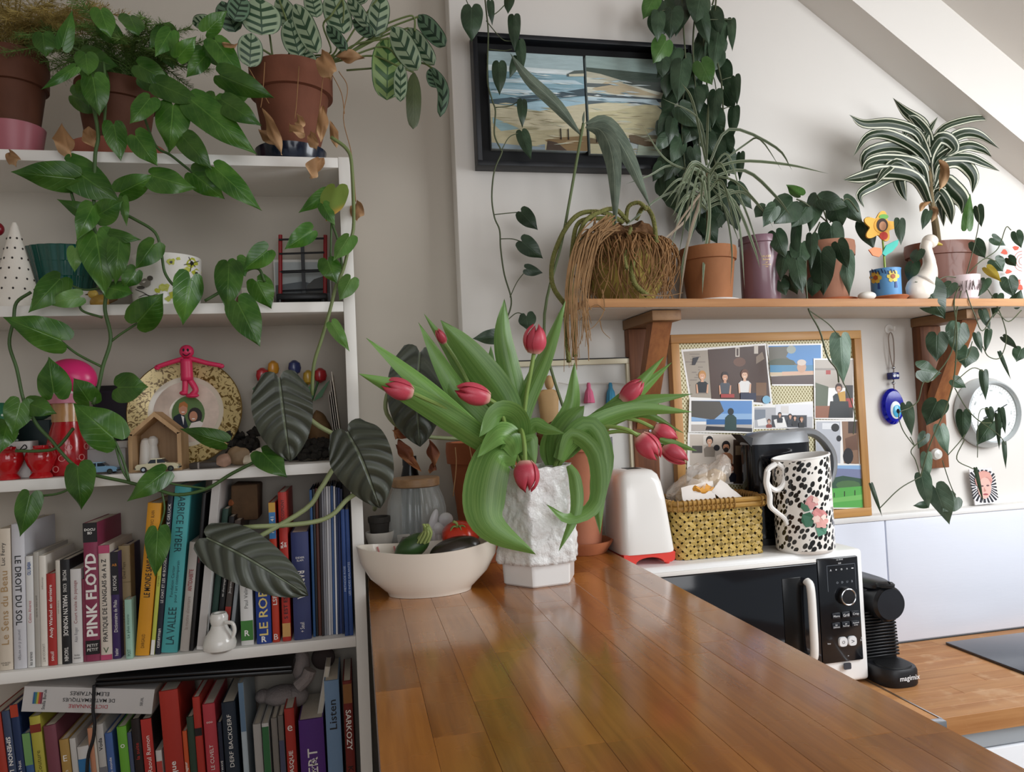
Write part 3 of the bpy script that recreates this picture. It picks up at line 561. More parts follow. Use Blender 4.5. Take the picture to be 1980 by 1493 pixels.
snaps = [
 ('snapshot of three women seated before a dark brown door', [(1317, 676), (1482, 664), (1494, 785), (1333, 772)], [('#a59a8c', [(1321, 680), (1370, 677), (1378, 770), (1336, 768)])]+br_+[('#4b342a', [(1369, 676), (1479, 668), (1490, 780), (1376, 771)]), ('#6e4a38', el(1430, 700, 12, 9)), ('#cfc6ba', rc(1422, 672, 1430, 690)), ('#4b342a', rc(1424, 674, 1428, 688)), ('#cfc6ba', rc(1458, 668, 1466, 684)), ('#8a7868', [(1462, 690), (1474, 680), (1478, 694), (1462, 704)]), ('#7c5a3c', rc(1462, 740, 1482, 765)), ('#2d2a30', [(1338, 706), (1340, 692), (1352, 690), (1344, 706)])]
  + fig(1358, 727, 9.5, '#dba98a', '#c08a4c', '#24262c', '#dba98a')+fig(1402, 729, 9.5, '#cf9a7c', '#2a1a16', '#4a4e58', '#cf9a7c')+fig(1440, 725, 10, '#e6bb9f', '#6a4028', '#e9e7e4', '#e6bb9f')+[('#a83a38', rc(1394, 762, 1420, 769)), ('#262c48', rc(1432, 760, 1462, 776)), ('#7fb6d4', el(1482, 773, 8, 8))]),
 ('snapshot of a person by the sea under a blue sky', [(1483, 666), (1590, 664), (1592, 746), (1493, 746)], [('#3f86c8', [(1486, 669), (1587, 667), (1588, 712), (1489, 715)]), ('#5b5648', [(1486, 671), (1530, 670), (1520, 690), (1546, 708), (1488, 718)]), ('#3c4630', el(1512, 702, 26, 9)), ('#9aa39a', el(1530, 676, 9, 8)), ('#3a7fa6', rc(1489, 706, 1588, 722)), ('#c8b496', rc(1489, 720, 1588, 727)), ('#4a3430', [(1490, 728), (1588, 724), (1589, 743), (1492, 743)]), ('#d0a88e', [(1512, 719), (1575, 717), (1575, 724), (1512, 726)]), ('#c99c80', el(1550, 710, 9, 11)), ('#d8c8bc', el(1550, 701, 9, 6))]),
 ('snapshot of a person in a dark jacket by a brick wall', [(1573, 693), (1650, 693), (1652, 812), (1575, 810)], [('#b5aca2', rc(1576, 696, 1649, 750)), ('#938a82', rc(1576, 712, 1640, 716)), ('#a83a34', rc(1597, 716, 1606, 724)), ('#5a6450', [(1577, 740), (1602, 748), (1600, 790), (1577, 790)]), ('#8f5a40', rc(1577, 785, 1608, 808)), ('#2a2422', rc(1635, 745, 1650, 808)), ('#a32f2c', rc(1636, 770, 1650, 788))]+fig(1622, 751, 9, '#c9957a', '#3a221c', '#1f2a2e')+[('#c99a3c', [(1620, 760), (1634, 756), (1636, 782), (1626, 786)]), ('#1c2022', [(1606, 776), (1640, 776), (1644, 808), (1602, 808)])]),
 ('snapshot of a figure seen from behind facing the sea', [(1333, 771), (1457, 773), (1456, 838), (1331, 836)], [('#5f8fc9', rc(1337, 775, 1454, 815)), ('#8fb2d8', rc(1337, 800, 1454, 814)), ('#55504a', [(1337, 775), (1392, 776), (1400, 795), (1380, 812), (1337, 806)]), ('#2e66a0', rc(1366, 811, 1454, 822)), ('#b7b0aa', rc(1337, 821, 1454, 834)), ('#2a2a30', [(1366, 824), (1456, 828), (1456, 836), (1364, 832)]), ('#1f3f3c', [(1401, 832), (1402, 808), (1408, 802), (1418, 802), (1424, 808), (1424, 832)]), ('#1a2226', el(1413, 796, 6, 7))]),
 ('snapshot of a group at a cafe table', [(1456, 786), (1572, 776), (1574, 828), (1457, 830)], [('#b4b4b8', rc(1459, 788, 1571, 828)), ('#e2e2e6', rc(1500, 782, 1571, 806)), ('#7c8490', rc(1459, 792, 1480, 812)), ('#e8e6e4', [(1464, 812), (1480, 808), (1484, 822), (1466, 824)]), ('#d4d0ce', rc(1510, 785, 1525, 800)), ('#3a3c44', rc(1492, 803, 1560, 826)), ('#ece9e6', [(1496, 812), (1516, 806), (1522, 826), (1500, 828)])]+sum([fig(x, y, 4.6, '#cc9c84', h, s) for x, y, h, s in ((1487, 815, '#5a3020', '#8a3a30'), (1508, 802, '#1c1a1c', '#2a2c34'), (1528, 805, '#20181a', '#30343c'), (1537, 808, '#1c1614', '#202228'), (1550, 811, '#8a5a34', '#1c1c20'))], [])),
 ('snapshot of two dark haired men in a room', [(1330, 836), (1436, 842), (1440, 938), (1328, 930)], [('#c9beb2', rc(1334, 840, 1436, 900)), ('#e0d8ce', rc(1360, 842, 1378, 860)), ('#55504c', rc(1338, 862, 1358, 876)), ('#4a3a30', rc(1418, 850, 1438, 936)), ('#a8947c', rc(1422, 862, 1434, 880))]+fig(1372, 853, 9, '#e0b094', '#221a1a', '#8f8478')+fig(1404, 864, 10.5, '#c08a6a', '#1e1818', '#a5704e', '#b07a58')+[('#2a1e1c', el(1404, 870, 5, 5)), ('#202026', el(1386, 866, 6, 6))]+fig(1414, 905, 8, '#d8a084', '#5a3428', '#1c1e2a')),
 ('snapshot with grey steps and a stone wall', [(1576, 812), (1660, 812), (1664, 900), (1578, 898)], [('#b9bcc4', rc(1578, 815, 1625, 896)), ('#e0e2e6', rc(1590, 818, 1622, 830)), ('#1c1c20', el(1615, 827, 8, 8)), ('#2a2a30', el(1622, 848, 5, 6)), ('#8f6f58', [(1628, 815), (1658, 815), (1661, 898), (1632, 896)]), ('#3c2c26', rc(1640, 815, 1656, 838)), ('#6f5040', [(1634, 848), (1656, 840), (1658, 870), (1636, 872)]), ('#2c2a2e', el(1640, 882, 10, 16))]),
 ('snapshot of a green field below wooded hills', [(1590, 898), (1669, 897), (1671, 984), (1592, 984)], [('#8fb4dc', rc(1592, 900, 1668, 918)), ('#7f86a8', [(1592, 918), (1620, 906), (1668, 908), (1668, 930), (1592, 930)]), ('#3f5a4c', [(1592, 928), (1630, 920), (1669, 926), (1669, 946), (1592, 944)]), ('#55764f', el(1640, 938, 24, 9)), ('#5fae57', [(1592, 946), (1669, 940), (1670, 982), (1592, 982)]), ('#7cc06a', [(1592, 966), (1669, 956), (1670, 966), (1592, 974)]), ('#3c4a34', rc(1612, 953, 1614, 962)), ('#3c4a34', rc(1632, 950, 1634, 960)), ('#3c4a34', rc(1652, 948, 1654, 958))]),
]
for i, (lab, corners, items) in enumerate(snaps):
    Yq = YB-.0035-.0016*(i % 4)-(.0005 if i > 3 else 0)
    ph = obj('photo', plate([PY(*c, Yq) for c in corners], (0, -1, 0), .0004), M('#f1efec', .3), pb, smooth=False); ph['label'] = lab
    xs_ = [c[0] for c in corners]; ys_ = [c[1] for c in corners]
    cl = [(M(h, .35), [(min(max(x, min(xs_)+2.5), max(xs_)-2.5), min(max(y, min(ys_)+2.5), max(ys_)-2.5)) for x, y in p]) for h, p in items]
    obj('print', printpx(cl, Yq-.0003, .00004), None, ph, smooth=False)
# ---------------- evil eye charm
ch = thing('glass_eye_charm', 'blue glass eye charm hanging on a cord from a white hook', 'charm', PY(1727, 820, WK-.012))
cY = WK-.012
c = PY(1727, 786, cY); bl = NT('cobalt_glass'); bl.b.inputs['Base Color'].default_value = lin('#1420c8'); bl.b.inputs['Transmission Weight'].default_value = .6; bl.b.inputs['Roughness'].default_value = .08
k = mpp(1727, cY)
def dsc(px, py, rx, ry, th, dy, m, name, par): 
    q = PY(px, py, cY); g = rot(loft([(0, 0, 0, rx*k*.96, ry*k*.96, 2), (th*.4, 0, 0, rx*k, ry*k, 2), (th, 0, 0, rx*k*.85, ry*k*.85, 2)], 36), pi/2, 'X'); return obj(name, mv(g, V((q.x, cY+.006-dy, q.z))), m, par)
d1 = dsc(1727, 786, 24, 35, .012, 0, bl.m, 'glass_disc', ch)
dsc(1729, 793, 12, 17, .003, .011, M('#e9f0f4', .1), 'white_ring', d1); dsc(1730, 795, 9, 12, .002, .0142, M('#4fb0d8', .1), 'light_blue_ring', d1); dsc(1731, 795, 3.2, 4.5, .0015, .0164, M('#0a0a18', .1), 'pupil', d1)
cord = M('#9a8c82', .8, var=.2, vs_=200)
obj('cord', tube([PY(x, y, cY) for x, y in ((1727, 712), (1722, 690), (1718, 655), (1722, 643), (1727, 655), (1729, 690), (1728, 712), (1728, 742), (1730, 760))], .0016, 6, 4), cord, ch)
bd = PY(1727, 727, cY); be = obj('cube_bead', box(bd.x-.0105, bd.x+.0105, cY-.0105, cY+.0105, bd.z-.009, bd.z+.009, .002), M('#1b2470', .2), ch)
for dx in (-.0045, .005): obj('bead_eye', mv(rot(lathe([(.0038, 0), (.002, .0008)], seg=14), pi/2, 'X'), V((bd.x+dx, cY-.0106, bd.z))), M('#e8ecf4', .3), be)
for py in (711, 741): q = PY(1727, py, cY); obj('metal_bead', ball(q, .005, .005, .004, 12, 8), chrome, ch)
hk = thing('wall_hook', 'small white adhesive hook on the wall above the blue charm', 'hook', PY(1718, 648, WK))
q = PY(1718, 637, WK); obj('pad', mv(rot(lathe([(.013, 0), (.012, .003), (0, .0035)], seg=24), pi/2, 'X'), V((q.x, WK-.0005, q.z))), white, hk)
obj('prong', tube([V((q.x, WK-.003, q.z)), V((q.x, WK-.012, q.z-.004)), V((q.x+.002, WK-.018, q.z-.004)), V((q.x+.002, WK-.019, q.z+.006))], .0025, 8, 4), white, hk)
# ---------------- round barometer
bq = PY(1912, 798, WK-.02); R_ = .094
bm_ = thing('wall_barometer', 'round grey barometer with pale dial hanging on the wall at right', 'barometer', (bq.x, WK-.02, bq.z-R_))
def dial(prof, y): return mv(rot(lathe(prof, seg=56), pi/2, 'X'), V((bq.x, y, bq.z)))
obj('casing', dial([(0, 0), (R_*.98, 0), (R_, .006), (R_*.98, .02), (R_*.88, .04), (R_*.84, .042), (R_*.8, .037), (R_*.8, .03), (0, .03)], WK-.001), M('#b9bfc0', .22, .2), bm_)
dl = obj('dial', dial([(R_*.795, 0), (R_*.795, .0012), (0, .0012)], WK-.0305), M('#e8ecea', .3), bm_)
for i in range(41):
    a = rad(220-i*6.5); r0, r1 = R_*.7, R_*(.76 if i % 5 else .785)
    obj('tick', plate([V((bq.x+r*cos(a)+e*sin(a)*.0005, WK-.0319, bq.z+r*sin(a)-e*cos(a)*.0005)) for r, e in ((r0, 1), (r1, 1), (r1, -1), (r0, -1))], (0, -1, 0), .0001), M('#8a9090', .5), dl, smooth=False)
for i, s in enumerate(('960', '970', '980', '990', '1000', '1010', '1020', '1030', '1040')):
    a = rad(215-i*31); g = xf(fit(text(s, .006), .011, .006), Matrix.Rotation(a-pi/2, 4, 'Z')); obj('numeral', onto(g, V((bq.x+R_*.62*cos(a), WK-.0322, bq.z+R_*.62*sin(a))), UX, UZ), M('#8a9090', .5), dl)
obj('needle', plate([V((bq.x+x, WK-.034, bq.z+z)) for x, z in ((-.03, -.012), (.045, .021), (.046, .019), (-.028, -.016))], (0, -1, 0), .0005), M('#3a3f40', .4), bm_, smooth=False)
obj('hub', dial([(.004, 0), (.003, .003), (0, .0032)], WK-.034), chrome, bm_)
# ---------------- portrait card on the ledge
pc = [(1874, 908), (1917, 904), (1931, 972), (1886, 977)]
pcd = thing('portrait_card', 'small card with a stylised pink face and black rays on the ledge', 'card', PZ(1905, 975, 1.157))
Yc_ = 1.6735
cc = V((sum(p[0] for p in pc)/4, sum(p[1] for p in pc)/4, 0))
pts = [PY(*p, Yc_) for p in pc]; zmin = min(p.z for p in pts); 
obj('card', plate(pts, (0, -1, 0), .003), M('#e6e2e4', .4), pcd, smooth=False)
it = []
for i in range(28):
    a0, a1 = 2*pi*i/28, 2*pi*(i+.5)/28
    P = lambda a, r: (cc.x+max(-25, min(25, r*cos(a)*1.1))+(-1.5 if 0 else 0)+sin(a)*r*.18*.8, cc.y+max(-32, min(32, r*sin(a))))
    it.append((M('#24262e', .5), [P(a0, 14), P(a0, 33), P(a1, 33), P(a1, 14)]))
it += [(M('#c98f86', .5), el(1902, 928, 17, 18)), (M('#e3b8ac', .5), el(1904, 944, 13, 21)), (M('#d8a094', .5), [(1886, 926), (1896, 912), (1914, 914), (1920, 930), (1908, 922), (1896, 926), (1890, 940)]), (M('#6a4a50', .5), el(1899, 940, 3, 1.6)), (M('#6a4a50', .5), el(1910, 939, 3, 1.6)), (M('#c78a80', .5), [(1903, 942), (1907, 950), (1902, 951)]), (M('#a85058', .5), el(1906, 956, 5, 1.8))]
obj('print', printpx(it, Yc_-.0003, .00006), None, pcd, smooth=False)
# ---------------- enamel knob on the right bracket
q = PY(1822, 884, WK-.034); kb = tag(obj('enamel_ornament', mv(rot(lathe([(.006, 0), (.006, .008), (.013, .012), (.015, .018), (.012, .025), (0, .028)], seg=24), pi/2, 'X'), V((q.x-.03, WK-.0305, q.z+.01))), M('#d8d6cf', .25, var=.2, vs_=90)), 'small white round ornament fixed to the bracket foot behind the vines', 'ornament')
# ---------------- things on the bar
ter = lambda h='#a5603a', v=.18: M(h, .78, var=v, vs_=14, bump=.15, bs=50)
soil = M('#33231a', .95, var=.4, vs_=60, bump=.6, bs=90)
def pot(par, c, r0, r1, h, rim, mat, name='pot', seg=44, sy=1.): # tapered clay pot: r0 foot, r1 mouth
    z = c[2]; k = r1*.07
    return obj(name, lathe([(0, z), (r0, z), (r0+(r1-r0)*.85, z+h-rim), (r1-k*.2, z+h-rim), (r1+k*.6, z+h-rim+.001), (r1+k, z+h-rim*.4), (r1+k*.7, z+h), (r1-k, z+h), (r1-k*1.4, z+h-.012), (0, z+h-.013)], (c[0], c[1], 0), seg, 1., sy), mat, par, sharp=40)
def earth(par, c, r, z, sy=1.): return obj('soil', disp(lathe([(r, z), (r*.6, z+.004), (0, z+.006)], (c[0], c[1], 0), 24, 1., sy), .003, 60), soil, par)
# bowl
bw = thing('fruit_bowl', 'boat-shaped cream bowl with pink stripes inside at the bar end', 'bowl', (.12, 1.318, BAR))
def lens(hx, hy, n=48): # pointed boat outline
    r = []
    for i in range(n):
        a = 2*pi*i/n; r.append((hx*cos(a), hy*math.copysign(abs(sin(a))**1.12, sin(a))))
    return r
def boat(secs, c, n=48):
    v, f = [], []
    for hx, hy, z, tip in secs: v += [V((c[0]+x, c[1]+y, z+tip*(abs(x)/hx)**2)) for x, y in lens(hx, hy, n)]
    for k in range(len(secs)-1):
        for i in range(n): j = (i+1) % n; f.append((k*n+i, k*n+j, k*n+n+j, k*n+n+i))
    f.append(tuple(range(n))[::-1]); f.append(tuple((len(secs)-1)*n+i for i in range(n)))
    return (v, f)
bcx, bcy = .1155, 1.323; zr = BAR+.078
outer = [(.072, .042, BAR, 0), (.074, .044, BAR+.006, 0), (.078, .046, BAR+.009, 0), (.103, .053, BAR+.03, .002), (.119, .059, BAR+.055, .005), (.125, .064, zr, .012)]
inner = [(.122, .0615, zr, .012), (.114, .055, BAR+.055, .005), (.093, .047, BAR+.032, 0), (.06, .034, BAR+.016, 0)]
obj('shell', boat(outer+inner, (bcx, bcy)), M('#e6ddcf', .3, coat=.3), bw, sharp=50)
for x in (-.088, -.058, .09, .062): 
    y1 = (.0615)*(1-(x/.122)**2)**.56; y0 = .05*(1-min(.95, (x/.1)**2))**.56
    a, b = V((bcx+x, bcy+y1-.004, zr-.004+.012*(x/.126)**2)), V((bcx+x*.86, bcy+y0*.86, BAR+.036))
    obj('stripe', tube([a, a.lerp(b, .5)+V((0, .002, -.001)), b], .0016, 6, 3), M('#c9807f', .4), bw)
tm = thing('tomato', 'large red tomato with green stalk lying in the cream bowl', 'tomato', (.18, 1.31, BAR+.04))
tc = PY(889, 1036, 1.33); obj('flesh', ball(tc, .034, .032, .027, 32, 18, lambda a, k: 1+.05*cos(5*a)), M('#b8301a', .25, var=.12, vs_=30), tm)
q = tc+V((-.006, -.02, .018)); obj('stalk', tube([q, q+V((-.002, -.004, .008)), q+V((-.008, -.006, .012))], .0025, 6, 3), M('#7d8a4a', .6), tm)
for i in range(5):
    a = i*1.26; obj('sepal', tube([q, q+V((.009*cos(a), .003*sin(a)-.003, .003)), q+V((.017*cos(a), .007*sin(a)-.003, -.004))], (.0022, .0006), 5, 3), M('#6f8144', .6), tm)
cu = thing('courgette', 'dark green courgette with pale ribbed stalk in the cream bowl', 'courgette', (.08, 1.3, BAR+.05))
p = PY(797, 1058, 1.318); obj('flesh', xf(ball((0, 0, 0), .034, .02, .02, 24, 14), Matrix.Translation(p) @ Matrix.Rotation(-.5, 4, 'Y')), M('#2f4a22', .35, var=.25, vs_=50), cu)
s0 = PY(817, 1044, 1.305); obj('stalk', tube([s0, PY(826, 1030, 1.297), PY(823, 1018, 1.29)], (.011, .005), 7, 3), M('#7c8c4e', .6, var=.2, vs_=70), cu)
for i in range(9): a = rad(i*40); obj('stalk_rib', tube([s0+V((.01*cos(a), .008*sin(a)-.004, -.004)), PY(826, 1030, 1.297)+V((.008*cos(a), .008*sin(a), 0)), PY(823+5*cos(a*2), 1014, 1.29)], .0018, 5, 3), M('#93a05f', .6), cu)
av = thing('aubergine', 'dark purple-black aubergine lying in front of the tomato', 'aubergine', (.17, 1.28, BAR+.05))
obj('flesh', xf(ball((0, 0, 0), .046, .024, .022, 28, 16), Matrix.Translation(PY(880, 1063, 1.297)) @ Matrix.Rotation(-.2, 4, 'Y')), M('#2b231c', .3, coat=.2), av)
# tulip vase: hexagonal, crumpled relief above a plain foot
vcx, vcy = .317, 1.335; VZ = BAR
va = thing('tulip_vase', 'white hexagonal vase with crumpled relief holding the red tulips', 'vase', (vcx, vcy, VZ))
def hexr(a, e=0): # radius factor of a hexagon
    b = (a-rad(-52)) % (pi/3); return cos(pi/6)/cos(b-pi/6)
def hexring(r, z, n, rough, seed):
    v = []
    for i in range(n):
        a = 2*pi*i/n; R = r*hexr(a); p = V((R*cos(a), R*sin(a)*.92, z))
        if rough:
            q = V((p.x, p.y, p.z))*42; d = abs(mnoise.noise(q+V((seed, 0, 0))))*.006+mnoise.noise(q*2.7)*.004+mnoise.noise(q*6)*.0016+mnoise.noise(V((a*2.2, z*14, seed)))*.004
            p = V((p.x*(1+d/r), p.y*(1+d/r), z+(mnoise.noise(q*1.7)*.003)))
        v.append(V((vcx, vcy, 0))+p)
    return v
n = 108
def rings(L): 
    v = sum(L, []); f = []
    for k in range(len(L)-1):
        for i in range(n): j = (i+1) % n; f.append((k*n+i, k*n+j, k*n+n+j, k*n+n+i))
    return (v, f+[tuple(range(n))[::-1], tuple((len(L)-1)*n+i for i in range(n))])
porc = M('#eeeeec', .2, coat=.3)
vb = .0715
obj('foot', rings([hexring(vb*.93, VZ, n, 0, 0), hexring(vb*.97, VZ+.003, n, 0, 0), hexring(vb*1.0, VZ+.041, n, 0, 0)]), porc, va, sharp=25)
zz = [VZ+.0385+i*(.170/34) for i in range(35)]
prof = lambda z: (.079) if z < VZ+.08 else .079-.009*min(1, (z-VZ-.08)/.06)
L = [hexring(.07, VZ+.0385, n, 0, 0)]+[hexring(prof(z), z+.001, n, 1, 2) for z in zz]
zt = zz[-1]
L += [hexring(prof(zt)-.006, zt+.001, n, 1, 2), hexring(.062, zt-.02, n, 0, 0), hexring(.06, VZ+.1, n, 0, 0)]
obj('relief_body', rings(L), M('#e8e8e6', .22, coat=.35, bump=1., bs=75), va, sharp=180)
# storage jar with wooden lid
JY = 1.53; jc = PY(806, 1000, JY); jr = .059
ja = thing('storage_jar', 'ribbed glass storage jar with wooden lid behind the bowl', 'jar', (jc.x, JY, BAR))
gl = NT('clear_glass'); gl.b.inputs['Roughness'].default_value = .04; gl.b.inputs['Base Color'].default_value = lin('#dfe6e4'); gl.b.inputs['Alpha'].default_value = .12; gl.b.inputs['Specular IOR Level'].default_value = 1.; gl.b.inputs['Coat Weight'].default_value = 1
jz = PY(808, 940, JY).z
fl = lambda a, k: 1+.026*cos(26*a)
obj('glass', lathe([(.05, BAR), (.056, BAR+.004), (jr, BAR+.02), (jr, jz-.045), (.055, jz-.025), (.048, jz-.008), (.046, jz), (.043, jz), (.045, jz-.01), (.052, jz-.028), (jr-.004, jz-.046), (jr-.004, BAR+.02), (.05, BAR+.008), (0, BAR+.008)], (jc.x, JY, 0), 104, fn=fl), gl.m, ja, sharp=80)
obj('lid', lathe([(0, jz), (.046, jz), (.049, jz+.002), (.049, jz+.016), (.047, jz+.018), (0, jz+.018)], (jc.x, JY, 0), 40), wood('lid_wood', '#7a5a3c', '#a07c58', 'X', 30, .5, .1), ja)
obj('contents', disp(lathe([(0, BAR+.009), (.042, BAR+.012), (.046, BAR+.03), (.042, BAR+.05), (.03, BAR+.066), (0, BAR+.07)], (jc.x, JY, 0), 24), .007, 50), M('#6e5f55', .8, var=.5, vs_=70), ja)
for i in range(7):
    a = i*.9; obj('tea_bag', xf(box(-.014, .014, -.002, .002, -.018, .018, .002), Matrix.Translation((jc.x+.03*cos(a), JY+.03*sin(a)-.01, BAR+.05+.008*sin(3*i))) @ Matrix.Rotation(a, 4, 'Z') @ Matrix.Rotation(.6*sin(i), 4, 'Y')), M(('#d9d0c6', '#5a3a3e', '#8a8f86')[i % 3], .7), ja)
bbt = thing('black_bottle', 'slim black bottle standing on the bar behind the glass jar', 'bottle', (PY(792, 900, 1.64).x, 1.64, BAR))
bz = PY(792, 882, 1.64).z; bq_ = PY(792, 900, 1.64).x
obj('body', lathe([(0, BAR), (.02, BAR), (.021, BAR+.003), (.021, bz-.05), (.0145, bz-.02), (.0145, bz-.004), (0, bz-.004)], (bq_, 1.64, 0), 28), M('#0b0b0d', .25), bbt); obj('cap', lathe([(.0155, bz-.02), (.0155, bz), (0, bz+.001)], (bq_, 1.64, 0), 24), M('#15151a', .4), bbt)
# small things near the jar
def dish(c, r, name, lab): 
    d = tag(obj(name, lathe([(0, c[2]), (r*.8, c[2]), (r, c[2]+.02), (r*1.02, c[2]+.026), (r*.96, c[2]+.026), (r*.78, c[2]+.005), (0, c[2]+.005)], (c[0], c[1], 0), 36, fn=lambda a, k: 1+.03*cos(6*a)), M('#d9d4cb', .4)), lab, 'dish'); return d
bx = thing('wooden_box', 'small dark wooden box standing on the bar between bookcase and jar', 'box', (.034, 1.5, BAR))
obj('body', box(.012, .056, 1.46, 1.62, BAR, BAR+.048, .002), M('#3a3026', .7, var=.3, vs_=30), bx); obj('lid', box(.010, .058, 1.458, 1.622, BAR+.048, BAR+.058, .002), M('#453a2e', .7), bx)
dish((.036, 1.51, BAR+.0582), .027, 'ceramic_dish', 'small cream wavy-edged dish on the dark box beside the jar')
cwh = M('#d9d6da', .3)
for i, (x, y, rx, rz_, a, lab) in enumerate(((838, 1008, .008, .024, .3, 'upright pearly shell standing between jar and tomato'), (848, 1022, .013, .012, .9, 'small curled grey shell beside the tomato'), (862, 1004, .014, .013, 0, 'round grey pebble shell behind the tomato'))):
    c = PY(x, y, 1.44); z0_ = c.z-.012; g = xf(ball((0, 0, 0), rx, rx*.6, rz_, 16, 10), Matrix.Translation(c) @ Matrix.Rotation(a, 4, 'Y')); lo = min(p.z for p in g[0])
    g = join(g, lathe([(.006, BAR), (.004, lo+.006)], (c.x, c.y, 0), 8)); tag(obj('sea_shell', g, cwh), lab, 'shell', 'shells behind the bowl')
# clay pots behind the vase, one with the big-leaved plant (leaves added with the plants)
POT1 = V((PY(940, 950, 1.58).x, 1.578, BAR)); POT2 = V((PY(1122, 950, 1.56).x, 1.56, BAR+.0105))
alo = thing('alocasia_plant', 'potted plant with one dark upright leaf and dry brown leaves behind the tulips', 'plant', POT1)
pot(alo, POT1, .054, .078, .25, .045, ter('#9a5430')); earth(alo, POT1, .07, BAR+.24)
sau = tag(obj('clay_saucer', lathe([(0, BAR), (.05, BAR), (.064, BAR+.02), (.066, BAR+.026), (.061, BAR+.026), (.05, BAR+.01), (0, BAR+.0095)], (POT2.x, POT2.y, 0), 44), ter('#ad6844')), 'ridged terracotta saucer under the pink clay pot on the bar', 'saucer')
spp = thing('bark_plant', 'tall stemmed potted plant with drooping grey-green leaves in a pink clay pot', 'plant', POT2)
pot(spp, POT2, .04, .0655, .24, .032, ter('#b9775a')); earth(spp, POT2, .056, POT2.z+.23)
bark = M('#6b4a2e', .95, var=.45, vs_=40, bump=1, bs=60)
for i, (x, y, w_, h_) in enumerate(((1048, 812, .03, .03), (1085, 803, .026, .028), (1150, 812, .034, .026))):
    c = PY(x, y, 1.56); g = disp(ball((0, 0, 0), w_, .03, h_, 20, 12), .012, 45, i); obj('bark_chunk', mv(g, V((POT2.x+(c.x-POT2.x)*.8, 1.565, POT2.z+.243+.004*i))), bark, spp)
# glazed frame with cord and tassels leaning against the wall behind the vase
fx0, fx1, fz0, fz1 = R4(962, 697, 1223, 905, 1.672); fz0 = BAR
gf = thing('picture_frame', 'thin pale and black glass frame leaning on the wall behind the tulips', 'picture frame', ((fx0+fx1)/2, 1.675, BAR))
for g in frame4(fx0, fx1, fz0, fz1, .012, 1.664, 1.676, .001): obj('frame_bar', g, M('#d6cdb2', .5), gf)
for g in frame4(fx0-.003, fx1+.003, fz0, fz1+.003, .0035, 1.667, 1.6755, .0005): obj('outer_edge', g, M('#1a1714', .5), gf)
obj('mount', box(fx0+.01, fx1-.01, 1.6765, 1.679, fz0+.004, fz1-.008), M('#d5d2cc', .6), gf)
obj('glass', box(fx0+.01, fx1-.01, 1.671, 1.673, fz0+.004, fz1-.008), M('#eef2f2', .05, alpha=.12), gf)
obj('printed_mark', box(PY(1180, 845, 1.676).x, PY(1184, 845, 1.676).x, 1.676, 1.6763, PY(1180, 868, 1.676).z, PY(1180, 845, 1.676).z), inkk, gf)
ts = thing('tassel_garland', 'thin cord with a pink and a blue tassel hanging across the glass frame', 'garland', PY(1150, 780, 1.66))
obj('cord', tube([PY(x, y, 1.66) for x, y in ((1080, 740), (1105, 744), (1140, 742), (1180, 741), (1222, 745))], .0012, 5, 4), M('#b9b4ac', .8), ts)
for x, y0, y1, h, nm in ((1138, 740, 778, '#c4607e', 'pink tassel'), (1180, 740, 784, '#3f86a6', 'blue tassel')):
    a, b = PY(x, y0, 1.659), PY(x+4, y1, 1.659); m = M(h, .85, bump=.6, bs=200, st=(1, 1, .05))
    tt = obj('tassel', lathe([(.003, a.z), (.005, a.z-.006), (.0045, a.z-.012), (.009, a.z-.022), (.0125, b.z), (.011, b.z-.002)], (a.x, a.y, 0), 20, fn=lambda q, k: 1+.12*cos(9*q)*k), m, ts); tt['label'] = nm
# carved wooden figure in front of the frame
wf = thing('wooden_figure', 'small pale carved wooden figure between the tulips and the glass frame', 'figurine', PY(1070, 800, 1.62))
c = PY(1060, 765, 1.651)
obj('torso', join(loft([(BAR+.0, c.x, c.y, .018, .011, 2), (BAR+.2, c.x, c.y, .014, .01, 2), (c.z-.012, c.x, c.y, .024, .011, 2.4), (c.z+.006, c.x, c.y, .028, .011, 2.2), (c.z+.014, c.x, c.y, .013, .008, 2)], 24)), M('#b08d5e', .6, var=.2, vs_=30), wf)
q = PY(1062, 740, 1.651); obj('head', ball(q, .011, .011, .017, 16, 12), M('#b89566', .6), wf)
# ---------------- things on the wall shelf
def sp(px, py, Y): p = PY(px, py, Y); return V((p.x, Y, shz(p.x)))
YS = 1.585
SP = {}
# grassy plant pot with white saucer
c = sp(1371, 560, YS); SP['grass'] = c
k = mpp(1371, YS)
tag(obj('white_saucer', lathe([(0, c.z), (.04, c.z), (.066, c.z+.006), (.068, c.z+.009), (.064, c.z+.009), (.04, c.z+.003), (0, c.z+.003)], (c.x, c.y, 0), 44), whitegl), 'flat white saucer under the terracotta pot with the grassy plant', 'saucer')
grs = thing('grassy_dracaena', 'thin-leaved grassy plant in a terracotta pot on the white saucer', 'plant', c+V((0, 0, .0035)))
pot(grs, c+V((0, 0, .0035)), .05, .0625, .128, .03, ter('#95603a', .3)); earth(grs, c, .05, c.z+.12)
